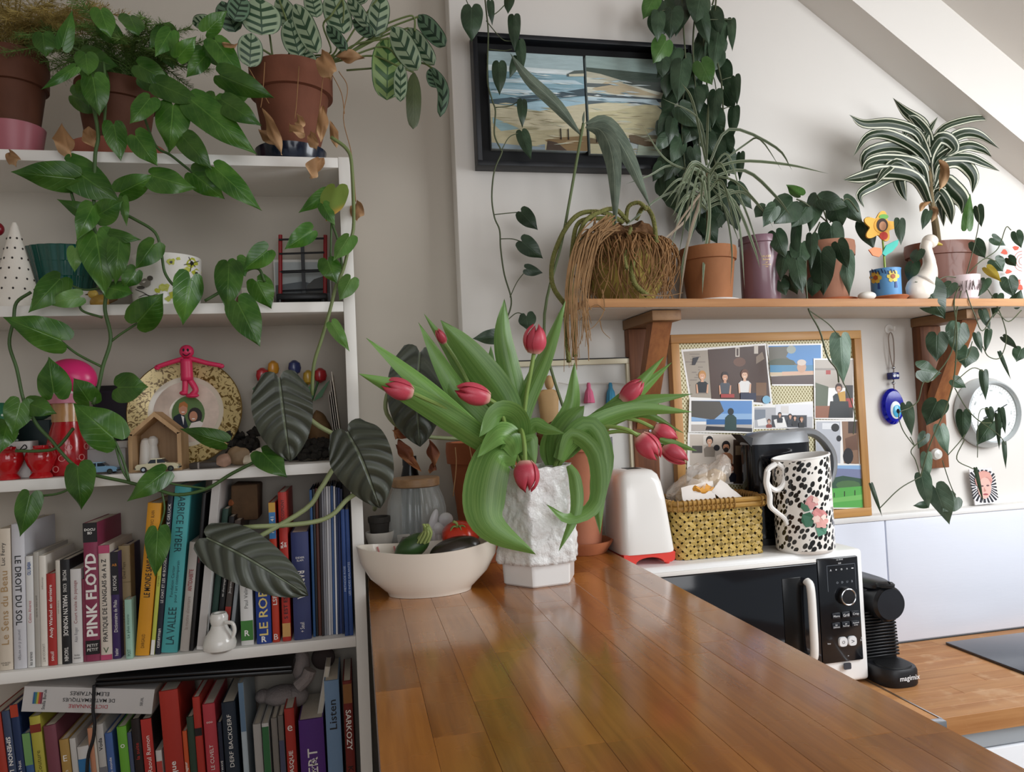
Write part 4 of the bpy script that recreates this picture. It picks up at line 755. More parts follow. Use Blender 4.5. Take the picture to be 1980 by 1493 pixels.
# purple canister
c = sp(1471, 560, YS)
cn = thing('purple_canister', 'tall glossy mauve canister with small gold lettering', 'canister', c)
mv_ = M('#7d5d66', .3, coat=.3)
obj('body', lathe([(0, c.z), (.043, c.z), (.0445, c.z+.003), (.0435, c.z+.143), (0, c.z+.143)], (c.x, c.y, 0), 48), mv_, cn)
obj('lid', lathe([(0, c.z+.143), (.0435, c.z+.1435), (.0455, c.z+.145), (.0455, c.z+.158), (.044, c.z+.161), (0, c.z+.162)], (c.x, c.y, 0), 48), M('#846570', .35, coat=.2), cn)
gold = M('#c9ac78', .4, .6)
for s, dz_, w_ in (('FAUCET', .108, .026), ('Bakers', .101, .016), ('of', .094, .005), ('confections', .089, .02), ('tea', .084, .006)):
    g = fit(text(s, .005), w_, .0045); g = ([V((c.x-.0075+p.x, c.y-math.sqrt(max(0, .0446**2-(p.x-.0075)**2))-.0004, c.z+dz_+p.y)) for p in g[0]], g[1]); obj('lettering', g, gold, cn, smooth=False)
# philodendron pot with saucer
c = sp(1600, 560, 1.59); SP['philo'] = c
tag(obj('clay_saucer', lathe([(0, c.z), (.058, c.z), (.066, c.z+.012), (.062, c.z+.012), (.056, c.z+.004), (0, c.z+.004)], (c.x, c.y, 0), 44), ter('#b0623c')), 'orange terracotta saucer on the wall shelf under the dark heart-leaved plant', 'saucer')
phl = thing('heartleaf_philodendron', 'dark heart-leaved philodendron spilling from a clay pot on the shelf', 'plant', c+V((0, 0, .0045)))
pot(phl, c+V((0, 0, .0045)), .046, .063, .145, .035, ter('#9a6a52', .25)); earth(phl, c, .052, c.z+.135)
# egg-shaped stone
c = sp(1676, 570, 1.51); tag(obj('white_pebble', ball(c+V((0, 0, .0105)), .0215, .016, .0105, 24, 14), M('#e4e0d6', .5)), 'smooth white egg-shaped pebble on the shelf edge', 'pebble')
# painted flower pot toy
c = sp(1714, 566, 1.525)
tag(obj('small_saucer', lathe([(0, c.z), (.033, c.z), (.043, c.z+.009), (.041, c.z+.011), (.032, c.z+.005), (0, c.z+.005)], (c.x+.006, c.y, 0), 36), ter('#b06a44')), 'little terracotta saucer under the painted blue flower pot', 'saucer')
fp = thing('painted_flower_pot', 'blue painted pot with a yellow felt flower holding a photo face', 'flower pot', c+V((0, 0, .0055)))
z = c.z+.0055; obj('pot', lathe([(0, z), (.031, z), (.0325, z+.003), (.033, z+.064), (.0342, z+.07), (.031, z+.07), (.03, z+.062), (0, z+.062)], (c.x, c.y, 0), 40), M('#5b93c4', .45, var=.08), fp)
def oncyl(px, py, cc, R):
    d = ray(px, py); ex, ey = EYE.x-cc.x, EYE.y-cc.y; A = d.x**2+d.y**2; B = 2*(ex*d.x+ey*d.y); C_ = ex*ex+ey*ey-R*R; D = max(0, B*B-4*A*C_); return EYE+d*((-B-math.sqrt(D))/(2*A))
for x, y, h in ((1693, 537, '#d9b84a'), (1727, 534, '#e0c75a')):
    for kk in range(6): a = kk*pi/3; obj('painted_petal', ([oncyl(x+8*cos(a)+u, y+8*sin(a)+v_, c, .0338) for u, v_ in el(0, 0, 4.4, 4.4, 8)], [tuple(range(8))[::-1]]), M(h, .5), fp, smooth=False)
    obj('painted_centre', ([oncyl(x+u, y+v_, c, .0344) for u, v_ in el(0, 0, 4.5, 4.5, 10)], [tuple(range(10))[::-1]]), M('#a8552c', .5), fp, smooth=False)
    obj('painted_stem', ([oncyl(x+u, y+v_, c, .0341) for u, v_ in ((4, 10), (7, 10), (9, 22), (4, 22))], [(0, 1, 2, 3)]), M('#2c4a8a', .5), fp, smooth=False)
for i in range(8): obj('painted_letter', ([oncyl(1687+i*6.2+u*3, 524+(i % 3)*1.6+v_*4, c, .0345) for u, v_ in ((-.8, -1), (-.2, -1), (.8, .8), (.1, 1))], [(0, 1, 2, 3)]), M('#1f2f5e', .5), fp, smooth=False)
Yf = c.y-.004
obj('stem', tube([PY(1711, 520, Yf+.004), PY(1709, 490, Yf+.004), PY(1705, 445, Yf+.004)], .0025, 6, 4), M('#8fa84a', .6), fp)
fl_ = obj('flower_head', plate([PY(1702+(27+7*cos(5*a+.6))*cos(a), 438+(24+7*cos(5*a+.6))*sin(a), Yf) for a in [2*pi*i/60 for i in range(60)]], (0, -1, 0), .004), M('#e2a93a', .6, var=.15, vs_=120, st=(1, 1, 6)), fp, smooth=False)
for x, y, rx, ry, h, d_ in ((1704, 436, 14, 15, '#d9a03a', .0008), (1706, 435, 11, 13, '#3a2a24', .0014), (1707, 437, 7, 9, '#c08a68', .002), (1709, 456, 8, 8, '#c0392b', .001), (1709, 419, 9, 5, '#6aa84f', .001)):
    obj('felt_patch', plate([PY(x+u, y+v_, Yf-d_) for u, v_ in el(0, 0, rx, ry, 18)], (0, -1, 0), .0006), M(h, .7), fl_, smooth=False)
for pts, h in (([(1706, 490), (1714, 474), (1730, 466), (1738, 463), (1736, 474), (1726, 486), (1712, 495)], '#3fb8a8'), ([(1680, 483), (1690, 478), (1704, 480), (1706, 490), (1700, 497), (1688, 494)], '#e88a5a')):
    obj('felt_leaf', plate([PY(*p, Yf-.001) for p in pts], (0, -1, 0), .003), M(h, .6), fp, smooth=False)
# big brown pot with striped dracaena
c = sp(1827, 560, 1.615); SP['drac'] = c
drc = thing('striped_dracaena', 'dracaena with white-striped arching leaves in a wide brown pot', 'plant', c)
pot(drc, c, .07, .094, .158, .032, M('#6b3a26', .5, var=.2, vs_=14, coat=.15), sy=.66); earth(drc, c, .082, c.z+.148, .66)
# goose planter
c = sp(1793, 575, 1.505)
gs = thing('goose_figurine', 'white ceramic goose with long neck and yellow beak on the shelf', 'figurine', c)
cer = M('#e6dccf', .25, coat=.3)
nk = [PY(x, y, 1.505) for x, y in ((1784, 548), (1794, 530), (1797, 510), (1794, 493), (1790, 478), (1796, 467))]
rr = [.028, .022, .0145, .0125, .013, .0145]
obj('body', join(loft([(c.z, c.x-.004, c.y, .036, .02, 2.2), (c.z+.004, c.x-.004, c.y, .042, .023, 2.2), (c.z+.014, c.x-.006, c.y, .046, .0248, 2), (c.z+.03, c.x-.008, c.y, .046, .0248, 2), (c.z+.044, c.x-.007, c.y, .041, .0225, 2), (c.z+.056, c.x-.005, c.y, .03, .018, 2), (c.z+.064, c.x-.003, c.y, .014, .01, 2)], 32), tube(nk, rr, 16, 5), ball(nk[-1]+V((.003, 0, 0)), .019, .0165, .0168, 20, 12)), cer, gs, sharp=180)
q = nk[-1]+V((.0165, -.002, -.004)); obj('beak', loft([(0, 0, 0, .004, .0055, 2), (.009, 0, 0, .0035, .005, 2), (.016, 0, 0, .0015, .003, 2)], 14) and xf(loft([(0, 0, 0, .0055, .006, 2), (.009, 0, 0, .004, .005, 2), (.0175, 0, 0, .002, .003, 2)], 14), Matrix.Translation(q) @ Matrix.Rotation(rad(105), 4, 'Y')), M('#a8923a', .4), gs)
for s in (-1, 1): obj('eye', ball(nk[-1]+V((.007, -.0125*s, .003)), .0018, .0018, .0018, 8, 6), inkk, gs)
# small pink-white pot with flower sprigs
c = sp(1864, 572, 1.511); SP['mugplant'] = c
mgp = thing('trailing_philodendron', 'trailing heart-leaved vine growing from a small pale pink flowered pot', 'plant', c)
obj('pot', lathe([(0, c.z), (.027, c.z), (.03, c.z+.003), (.036, c.z+.05), (.0365, c.z+.058), (.034, c.z+.058), (.032, c.z+.046), (0, c.z+.046)], (c.x, c.y, 0), 44), M('#ddc9cb', .3, coat=.2), mgp)
for i in range(14):
    a = rad(200+i*11); R = .0345; p = V((c.x+R*cos(a), c.y+R*sin(a)-.0006, c.z+.02)); t_ = V((-sin(a), cos(a), 0))
    obj('sprig_print', join(*[tube([p, p+t_*random.uniform(-.006, .006)+V((cos(a), sin(a), 0))*.0016+V((0, 0, random.uniform(.008, .024)))], .0006, 4, 2) for _ in range(3)]), M('#5a4a44', .6), mgp)
obj('soil', lathe([(.031, c.z+.0465), (0, c.z+.049)], (c.x, c.y, 0), 24), soil, mgp)
# printed plastic bag hanging behind the vines at the right edge
pbg = thing('printed_bag', 'clear bag printed with red line drawings at the right end of the shelf', 'bag', sp(1955, 565, 1.6))
xa, xb, za, zb = R4(1898, 462, 2020, 566, 1.615); zs = shz(xa)
obj('film', loft([(zs, (xa+xb)/2, 1.615, .07, .02, 3), (zs+.05, (xa+xb)/2, 1.615, .074, .028, 2.5), (zb-.02, (xa+xb)/2+.004, 1.62, .07, .012, 2.5), (zb, (xa+xb)/2+.004, 1.622, .068, .003, 2.5)], 32), M('#dfe3e2', .2, alpha=.55), pbg)
for i, (x, y) in enumerate(((1942, 488), (1950, 525), (1955, 545), (1948, 505), (1965, 480), (1968, 545), (1972, 556))):
    obj('red_drawing', plate([PY(x+u*(1+.3*sin(i+2*j)), y+v_*(1+.3*cos(i*2+j)), 1.582) for j, (u, v_) in enumerate(el(0, 0, 6, 5, 9))], (0, -1, 0), .0004), M('#c0503a', .6), pbg, smooth=False)
for r in (6, 11, 16): obj('red_drawing', tube([PY(1976+u, 505+v_, 1.582) for u, v_ in arc(0, 0, r, r*1.2, 90, 270, 10)], .0007, 4, 1), M('#c0503a', .6), pbg)
# root-covered hanging cactus: moss ball pot
c = sp(1212, 565, 1.585); SP['cactus'] = c
cac = thing('hanging_cactus', 'shaggy rat-tail cactus with brown aerial roots spilling over the shelf end', 'plant', c)
k = mpp(1212, 1.585)
obj('pot', disp(lathe([(0, c.z), (.045, c.z), (.062, c.z+.012), (.08, c.z+.045), (.086, c.z+.085), (.084, c.z+.12), (.078, c.z+.135), (.07, c.z+.135), (.068, c.z+.12), (0, c.z+.12)], (c.x, c.y, 0), 44), .002, 60), M('#a3914a', .9, var=.4, vs_=30, bump=.8, bs=60), cac, sharp=60); earth(cac, c, .068, c.z+.124)
# ---------------- bookcase
bkc = thing('bookcase', 'tall white bookcase filled with books, ornaments and trailing plants', 'bookcase', (-.45, 1.45, 0))
lam = M('#e9e6e0', .45, var=.02, vs_=5)
BF, BB = 1.36, 1.545
SZ = [1.934, 1.6725, 1.3855, 1.0765, .735, .4]
for xa, xb in ((-.016, .0045), (-.92, -.9)): obj('upright', box(xa, xb, BF, 1.742, 0, SZ[0]+.001, .001), lam, bkc)
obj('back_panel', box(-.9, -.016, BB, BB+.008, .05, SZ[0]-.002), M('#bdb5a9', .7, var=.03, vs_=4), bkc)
for z in SZ: obj('shelf', box(-.8998, -.0162, BF, (BB-.0005) if z != SZ[0] else 1.742, z-.019, z-.0005, .001), lam, bkc)
def bs(px, py, Y, row): p = PY(px, py, Y); return V((p.x, Y, SZ[row]))
# ---------------- second shelf
c = bs(31, 580, 1.42, 1); k = mpp(33, 1.43)
cone = thing('ceramic_cone', 'white pierced ceramic cone light on the second shelf', 'ornament', c)
H = .153; obj('shell', lathe([(0, c.z), (.0345, c.z), (.036, c.z+.004), (.036, c.z+.02), (.0055, c.z+H-.006), (.003, c.z+H), (0, c.z+H+.001)], (c.x, c.y, 0), 40), M('#e4ddd2', .6, bump=.2, bs=200), cone)
for j in range(7):
    z = c.z+.016+j*.018; R = .036-(z-c.z-.02)*.0305/.127 if z > c.z+.02 else .036; nn = 13-j
    for i in range(nn):
        a = 2*pi*(i+.5*(j % 2))/nn
        if sin(a) < .1: obj('hole', ball((c.x+R*cos(a), c.y+R*sin(a), z), .0017, .0017, .0021, 8, 6), M('#2a2420', .8), cone)
c = bs(128, 560, 1.475, 1)
zg = PY(128, 558, 1.44).z
tag(obj('white_carton', box(c.x-.05, c.x+.055, 1.44, 1.515, c.z, zg-.0008, .001), M('#d8d4cc', .6)), 'low white carton carrying the dark green fluted dish', 'box')
c = V((c.x, c.y, zg))
gm = thing('ribbed_dish', 'dark green glazed oval dish with fluted tiers on the second shelf', 'dish', c)
grn = M('#0f4a40', .15, coat=.5, var=.1)
flu = lambda a, k: 1+.035*abs(cos(11*a))
for j, (z0_, z1_, ra, rb) in enumerate(((.0, .024, .046, .05), (.023, .05, .05, .056), (.049, .078, .056, .063))):
    obj('tier', lathe([(ra, c.z+z0_), (rb, c.z+z1_-.002), (rb+.001, c.z+z1_), (rb-.004, c.z+z1_), (ra-.004, c.z+z0_+.001)], (c.x, c.y, 0), 132, 1, .72, flu), grn, gm, sharp=60)
obj('bottom', lathe([(0, c.z), (.046, c.z), (.045, c.z+.003), (0, c.z+.003)], (c.x, c.y, 0), 40, 1, .72), grn, gm)
c = bs(191, 570, 1.41, 1)
bd_ = thing('bird_figurine', 'tiny yellow-brown bird figurine beside the green dish', 'figurine', c)
yb = M('#b08a3c', .4, var=.4, vs_=90); obj('body', xf(ball((0, 0, 0), .017, .011, .012, 18, 12), Matrix.Translation(c+V((.002, 0, .0125))) @ Matrix.Rotation(-.25, 4, 'Y')), yb, bd_)
obj('head', ball(c+V((-.009, 0, .0255)), .0085, .0075, .008, 14, 10), M('#c9a84e', .4), bd_); obj('beak', tube([c+V((-.016, 0, .0255)), c+V((-.022, 0, .0245))], (.002, .0004), 6, 0), M('#5a3a1c', .5), bd_); obj('tail', tube([c+V((.015, 0, .013)), c+V((.03, 0, .017))], (.005, .002), 6, 2), M('#6a4a24', .5), bd_)
c = bs(323, 570, 1.445, 1); k = mpp(323, 1.445); R = 64*k
pl = thing('printed_planter', 'white ceramic planter printed with a bird and yellow-green flowers', 'planter', c)
hz_ = PY(323, 491, 1.40).z
obj('wall', lathe([(0, c.z), (R*.9, c.z), (R*.93, c.z+.002), (R, hz_-.001), (R*.99, hz_), (R*.95, hz_), (R*.9, c.z+.006), (0, c.z+.006)], (c.x, c.y, 0), 56), M('#ece9e2', .25, coat=.3), pl)
def pp(px, py, lift): 
    d = .0; return oncyl(px, py, c, R*(.94+.06*max(0, min(1, (PY(px, py, 1.4).z-c.z)/(hz_-c.z))))+.0004+lift)
def blob(px, py, rx, ry, h, lift=0., n=12, rough=.0, nm='print'):
    obj(nm, ([pp(px+rx*(1+rough*sin(3*a+px))*cos(a), py+ry*(1+rough*cos(4*a+py))*sin(a), lift) for a in [2*pi*i/n for i in range(n)]], [tuple(range(n))[::-1]]), M(h, .35), pl, smooth=False)
for x, y, r in ((371, 508, 11), (362, 522, 7), (331, 506, 8), (380, 528, 9), (318, 556, 10), (335, 570, 9), (305, 562, 6), (372, 552, 10), (345, 500, 4), (325, 578, 6), (350, 560, 8)): blob(x, y, r, r*.8, '#b9bd3e', .0001, 12, .25, 'flower_print')
for x, y, r in ((371, 509, 4), (331, 507, 3), (380, 529, 3)): blob(x, y, r, r, '#2c2a20', .0004, 8, .2, 'flower_eye')
blob(281, 547, 12, 8, '#8f8a80', .0002, 14, .15, 'bird_print'); blob(290, 538, 6, 5, '#5a554e', .0004, 10, 0, 'bird_print'); blob(272, 556, 8, 3.5, '#4a4640', .0005, 10, 0, 'bird_print')
for pts in (((262, 560), (275, 565), (290, 572), (305, 568)), ((268, 575), (282, 570), (296, 578)), ((365, 497), (371, 508), (378, 516)), ((356, 512), (371, 509), (384, 505)), ((371, 508), (368, 525))):
    obj('ink_line', tube([pp(*p, .0006) for p in pts], .0006, 4, 4), M('#2a2824', .5), pl)
c = bs(500, 575, 1.47, 1)
sbx = thing('dotted_box', 'small white box with black dots half hidden by vine leaves', 'box', c)
obj('body', box(c.x-.028, c.x+.028, 1.45, 1.5, c.z, c.z+.042, .002), M('#e4e0d8', .5), sbx)
for i in range(4):
    for j in range(3): obj('dot', mv(rot(lathe([(.0018, 0), (.0018, .0004)], seg=8), pi/2, 'X'), V((c.x-.005+.008*i, 1.45, c.z+.01+.009*j))), inkk, sbx)
c = bs(470, 578, 1.42, 1); tag(obj('nutshell', disp(ball(c+V((0, 0, .012)), .012, .011, .012, 18, 12), .003, 120), M('#6e4a30', .7, var=.3, vs_=80)), 'round brown nut in front of the dotted white box', 'nut')
c = bs(582, 575, 1.5, 1)
x0, x1, z0, z1 = R4(536, 452, 628, 582, 1.5); z0 = SZ[1]
tc_ = thing('miniature_chair', 'miniature ladder-back toy with red posts and black rungs', 'toy', c)
for x in (x0+.003, x1-.003): obj('post', tube([(x, 1.5, z0), (x+(.004 if x < c.x else .006), 1.512, z1)], .004, 8, 0), M('#9c1f26', .35), tc_)
obj('centre_post', box((x0+x1)/2, (x0+x1)/2+.007, 1.504, 1.508, z0, z1-.004), blackp, tc_)
for f_ in (.28, .52, .75, .93): z = z0+(z1-z0)*f_; obj('rung', tube([(x0+.004, 1.505, z), (x1, 1.505, z+.003)], .002 if f_ != .52 else .003, 6, 0), blackp, tc_)
obj('seat', box(x0, x1+.004, 1.46, 1.512, z0+.02, z0+.032, .003), blackp, tc_)
for x in (x0+.006, x1-.004): obj('front_leg', tube([(x, 1.464, z0), (x, 1.464, z0+.02)], .004, 8, 0), blackp, tc_)
x0, x1, z0, z1 = R4(530, 505, 640, 584, 1.53)
pcd2 = thing('seaside_postcard', 'dark seaside postcard standing behind the red and black toy', 'postcard', ((x0+x1)/2, 1.53, SZ[1]))
obj('card', box(x0, x1, 1.53, 1.5315, SZ[1], z1+.003), M('#dcdad4', .4), pcd2)
obj('print', picture((x0, 1.53, SZ[1]), (x1-x0, 0, 0), (0, 0, z1-SZ[1]), [(M('#aeb4b4', .4), [(.02, .02), (.98, .02), (.98, .98), (.02, .98)]), (M('#555c60', .4), [(.02, .02), (.98, .02), (.98, .5), (.5, .62), (.02, .55)]), (M('#3c3a34', .4), [(.55, .4), (.98, .4), (.98, .75), (.7, .66), (.58, .55)]), (M('#23282c', .4), [(.02, .02), (.98, .02), (.98, .25), (.02, .3)])]), None, pcd2, smooth=False)
c = PY(2, 443, 1.45); rb_ = thing('red_ball_ornament', 'dark red ball on a thin stand at the left edge of the second shelf', 'ornament', V((c.x-.006, 1.45, SZ[1])))
obj('ball', ball((c.x-.006, 1.45, c.z), .011, .011, .012, 16, 10), M('#7a1420', .3), rb_); obj('stand', tube([(c.x-.006, 1.45, SZ[1]), (c.x-.006, 1.45, c.z)], .002, 6, 0), M('#3a3632', .5), rb_)
# ---------------- third shelf
c = bs(2, 870, 1.44, 2)
gv = thing('dotted_green_vase', 'green vase with pale raised dots at the left edge of the third shelf', 'vase', c)
gpf = [(0, c.z), (.02, c.z), (.026, c.z+.03), (.03, c.z+.07), (.026, c.z+.11), (.014, c.z+.128), (.012, c.z+.13), (0, c.z+.13)]
obj('body', lathe(gpf, (c.x-.006, c.y, 0), 36), M('#2c6a4e', .3), gv)
for j in range(9):
    z = c.z+.02+j*.011; R = .022+.009*sin(pi*min(1, (z-c.z)/.13))
    for i in range(12):
        a = pi+pi*(i+.5*(j % 2))/11; obj('dot', ball((c.x-.006+R*cos(a), c.y+R*sin(a), z), .0024, .0024, .0024, 6, 4), M('#cfe0d0', .4), gv)
for px, lab in ((17, 'squat glossy red vase at the left edge of the third shelf'), (80, 'squat glossy red vase next to the white box on the third shelf')):
    c = bs(px, 925, 1.385, 2); tag(obj('red_vase', lathe([(0, c.z), (.017, c.z), (.0175, c.z+.003), (.013, c.z+.009), (.02, c.z+.022), (.0238, c.z+.034), (.021, c.z+.044), (.011, c.z+.05), (.0115, c.z+.054), (.008, c.z+.054), (.007, c.z+.046), (0, c.z+.045)], (c.x, c.y, 0), 40), M('#b5141c', .12, coat=.5)), lab, 'vase', 'red vases on the third shelf')
c = bs(43, 925, 1.415, 2); wb = thing('paper_gift_box', 'small white cardboard box with black bow between the red vases', 'box', c)
obj('body', box(c.x-.017, c.x+.017, 1.405, 1.44, c.z, c.z+.062, .001), M('#d3cfca', .6), wb)
obj('ribbon', join(box(c.x-.0175, c.x+.0175, 1.4045, 1.4048, c.z+.044, c.z+.047), tube([V((c.x, 1.403, c.z+.047)), V((c.x-.01, 1.401, c.z+.055)), V((c.x-.012, 1.401, c.z+.05)), V((c.x, 1.403, c.z+.047)), V((c.x+.01, 1.401, c.z+.056)), V((c.x+.013, 1.401, c.z+.05)), V((c.x, 1.403, c.z+.047))], .0009, 5, 4)), inkk, wb)
c = bs(72, 870, 1.5, 2); dbx = tag(obj('dark_box', box(c.x-.028, c.x+.028, 1.48, 1.53, c.z, c.z+.098, .002), M('#1f2f30', .4)), 'tall dark green box behind the white gift box', 'box')
c = bs(73, 765, 1.5, 2); tag(obj('moss_ball', disp(ball(V((c.x, 1.505, SZ[2]+.0985+.017)), .022, .02, .0175, 20, 14), .004, 120), M('#2c4a34', .9, var=.4, vs_=120)), 'dark green rounded ball sitting on the dark box', 'ornament')
# pink lidded can
c = bs(133, 915, 1.425, 2); k = mpp(133, 1.425)
can = thing('pink_lid_bottle', 'red and pink printed canister with bright pink domed lid', 'canister', c)
lz = PY(140, 770, 1.40).z
obj('base', lathe([(0, c.z), (.03, c.z), (.032, c.z+.004), (.0325, c.z+.055), (.028, c.z+.075), (.0235, c.z+.09), (.0235, lz-.012), (.024, lz)], (c.x, c.y, 0), 44), M('#a8161e', .2, var=.5, vs_=45, coat=.4), can)
obj('upper_sleeve', lathe([(.0242, c.z+.092), (.0242, lz-.004)], (c.x, c.y, 0), 44, cap=False), M('#b98a5a', .25, var=.3, vs_=30, coat=.4), can)
obj('collar', lathe([(.03, lz-.008), (.031, lz), (.029, lz+.008), (.0, lz+.009)], (c.x+.002, c.y, 0), 36), M('#d98aa0', .35), can)
obj('face', lathe([(.024, lz+.008), (.027, lz+.02), (.024, lz+.03), (0, lz+.032)], (c.x+.002, c.y, 0), 36), M('#e8dcdc', .4), can)
obj('domed_lid', xf(ball((0, 0, 0), .041, .03, .034, 30, 18), Matrix.Translation((c.x+.008, c.y, lz+.036)) @ Matrix.Rotation(.2, 4, 'Y')), M('#d92f72', .3), can)
for i, s in enumerate((-1, 1)): obj('eye', ball((c.x-.004+.012*i, c.y-.026, lz+.02), .002, .002, .002, 8, 6), inkk, can)
obj('pendant', box(c.x-.04, c.x-.026, c.y-.006, c.y+.004, lz-.02, lz+.012, .003), M('#d6456f', .35), can)
for i in range(9):
    a = rad(200+i*18); z = c.z+.012+.018*(i % 3); R = .0328; obj('printed_motif', mv(xf(ring((0, 0, 0), .005, .0008, 'Y', 14, 4), Matrix.Rotation(a+pi/2, 4, 'Z')), V((c.x+R*cos(a), c.y+R*sin(a), z))), M('#d98f8a', .4), can)
# black framed photo and white card boxes
x0, x1, z0, z1 = R4(180, 745, 262, 900, 1.525)
bfm = thing('dark_picture', 'dark framed picture standing behind the toy cars', 'picture frame', ((x0+x1)/2, 1.53, SZ[2]))
obj('frame', box(x0, x1, 1.524, 1.534, SZ[2], z1, .002), M('#17161a', .4), bfm); obj('print', box(x0+.008, x1-.008, 1.5232, 1.5242, SZ[2]+.01, z1-.01), M('#2a2632', .35, var=.5, vs_=25), bfm)
c = bs(205, 915, 1.45, 2); x0, x1, z0, z1 = R4(163, 868, 243, 916, 1.42)
gb = thing('grey_carton', 'low pale grey carton behind the blue toy car', 'box', c); obj('body', box(x0, x1, 1.42, 1.47, SZ[2], z1, .001), M('#b6b4b4', .6), gb); obj('flap', box(x0+.004, x1, 1.43, 1.46, z1, z1+.012, .001), M('#d5d3d0', .6), gb)
def car(c, L, body, roofc, lab, dy=0): # little die-cast saloon seen from the side
    o = thing('toy_car', lab, 'toy car', c, 'die-cast toy cars')
    s = L/.062; z = c.z+.004*s; y0, y1 = c.y-.011*s, c.y+.011*s
    hull = [(-.031, 0), (-.031, .006), (-.028, .0085), (-.012, .0095), (.012, .0098), (.026, .0088), (.031, .0065), (.031, 0)]
    obj('body', prism([(c.x+x*s, z+zz_*s) for x, zz_ in hull], y0, y1), M(body, .25, coat=.5), o, sharp=20)
    cab_ = [(-.014, .0094), (-.009, .0155), (.007, .0158), (.014, .0097)]
    obj('glasshouse', prism([(c.x+x*s, z+zz_*s) for x, zz_ in cab_], y0+.002*s, y1-.002*s), M('#2a2f36', .1), o, sharp=20)
    obj('roof', prism([(c.x+x*s, z+zz_*s) for x, zz_ in ((-.0095, .0152), (-.0085, .0168), (.0065, .017), (.0078, .0155))], y0+.0015*s, y1-.0015*s), M(roofc, .25, coat=.5), o, sharp=20)
    for x in (-.014, -.001, .0125): obj('pillar', box(c.x+(x-.0008)*s, c.x+(x+.0008)*s, y0+.0016*s, y1-.0016*s, z+.009*s, z+(.0155 if abs(x) < .005 else .0105)*s), M(roofc, .25), o)
    for x in (-.019, .02):
        for y in (y0, y1):
            w_ = obj('wheel', mv(rot(lathe([(0, -.0015*s), (.0045*s, -.0015*s), (.0045*s, .0015*s), (0, .0015*s)], seg=18), pi/2, 'X'), V((c.x+x*s, y, c.z+.0045*s))), M('#17171a', .6), o); obj('hubcap', mv(rot(lathe([(0, -.0018*s), (.0024*s, -.0018*s), (.0024*s, .0018*s), (0, .0018*s)], seg=12), pi/2, 'X'), V((c.x+x*s, y, c.z+.0045*s))), chrome, w_)
    for x in (-.031, .031): obj('bumper', box(c.x+(x-.0009)*s, c.x+(x+.0009)*s, y0, y1, z+.001*s, z+.003*s), chrome, o)
car(bs(192, 918, 1.39, 2), .062, '#7fa6c4', '#8fb2cc', 'light blue toy car parked in front of the grey carton')
# wooden house niche with two white pegs and a cream car
x0, x1, z0, z1 = R4(250, 796, 352, 912, 1.385); z0 = SZ[2]; xm = (x0+x1)/2; ez = PY(255, 840, 1.385).z
ho = thing('wooden_house', 'small open wooden house frame with a star cut in its back', 'house ornament', (xm, 1.41, z0))
pine = wood('pale_pine', '#a8845a', '#c4a076', 'Z', 26, .6, .1); yF, yB = 1.378, 1.436; th = .0065
obj('side', box(x0, x0+th, yF, yB, z0, ez), pine, ho); obj('side', box(x1-th, x1, yF, yB, z0, ez), pine, ho); obj('floor_board', box(x0+th, x1-th, yF, yB, z0, z0+.005), pine, ho)
for s in (-1, 1):
    xe = xm+s*(x1-xm); obj('roof_board', prism([(xe, ez), (xm, z1), (xm, z1-.009), (xe-s*th, ez-.003)], yF, yB), pine, ho, smooth=False)
obj('back_board', prism([(x0+th, z0+.005), (x1-th, z0+.005), (x1-th, ez), (xm, z1-.01), (x0+th, ez)], yB-.004, yB-.0005), wood('house_back', '#8a6a48', '#a58460', 'Z', 26, .6, .1), ho, smooth=False)
st_ = [(xm+.008+(.0085 if i % 2 == 0 else .0036)*sin(i*pi/5), z0+.083+(.0085 if i % 2 == 0 else .0036)*cos(i*pi/5)) for i in range(10)]
obj('star', prism(st_, yB-.0052, yB-.0041), M('#5a3c22', .8), ho, smooth=False)
for px, hgt, tw, lab in ((283, .052, 0, 'plain white peg figure at the left inside the wooden house'), (297, .055, 1, 'white peg figure with round head inside the wooden house')):
    c = bs(px, 900, 1.415, 2)+V((0, 0, .0052)); pr_2 = [(0, 0), (.0125, 0), (.012, .006), (.0075, hgt*.66), (.007, hgt*.7), (.0088, hgt*.8), (.0085, hgt*.92), (.004, hgt), (0, hgt)] if tw else [(0, 0), (.012, 0), (.0115, .006), (.009, hgt*.8), (.007, hgt*.94), (.003, hgt), (0, hgt)]
    tag(obj('white_peg', lathe([(r, c.z+z) for r, z in pr_2], (c.x, c.y, 0), 28), M('#dcd8d0', .4)), lab, 'figurine', 'white pegs in the wooden house')
car(bs(307, 908, 1.3695, 2), .068, '#cfc6a4', '#d8cfb0', 'cream toy car parked in front of the wooden house')
# commemorative plate leaning at the back
pc_ = PY(360, 795, 1.49); k = mpp(360, 1.49); R = 103*k; pz = SZ[2]+R*math.cos(rad(10))+.003
plt_ = thing('decorated_plate', 'gold-rimmed plate with a couple portrait leaning behind the wooden house', 'plate', (pc_.x, 1.5, SZ[2]))
def pd(g): return xf(g, Matrix.Translation((pc_.x, 1.495, pz)) @ Matrix.Rotation(rad(90-9), 4, 'X'))
t = NT('gilt_border'); co = t.nd('TexCoord').outputs['Object']; n1 = t.nd('TexNoise', {'Vector': co, 'Scale': 70., 'Detail': 4., 'Distortion': 2.5}).outputs['Fac']
t.set(t.b, 'Base Color', t.mix(t.ramp(n1, .52, .58), lin('#d6c188'), lin('#6e5420'))); t.b.inputs['Roughness'].default_value = .28; t.b.inputs['Metallic'].default_value = .15
obj('porcelain', pd(lathe([(0, .0), (R*.6, .0), (R*.66, .004), (R, .013), (R, .015), (R*.66, .0062), (R*.6, .0025), (0, .0025)], seg=72)), M('#e6dcc8', .22, coat=.4), plt_)
obj('border', pd(lathe([(R*.995, .0153), (R*.68, .0071), (R*.665, .0065)], seg=72, cap=False)), t.m, plt_) 
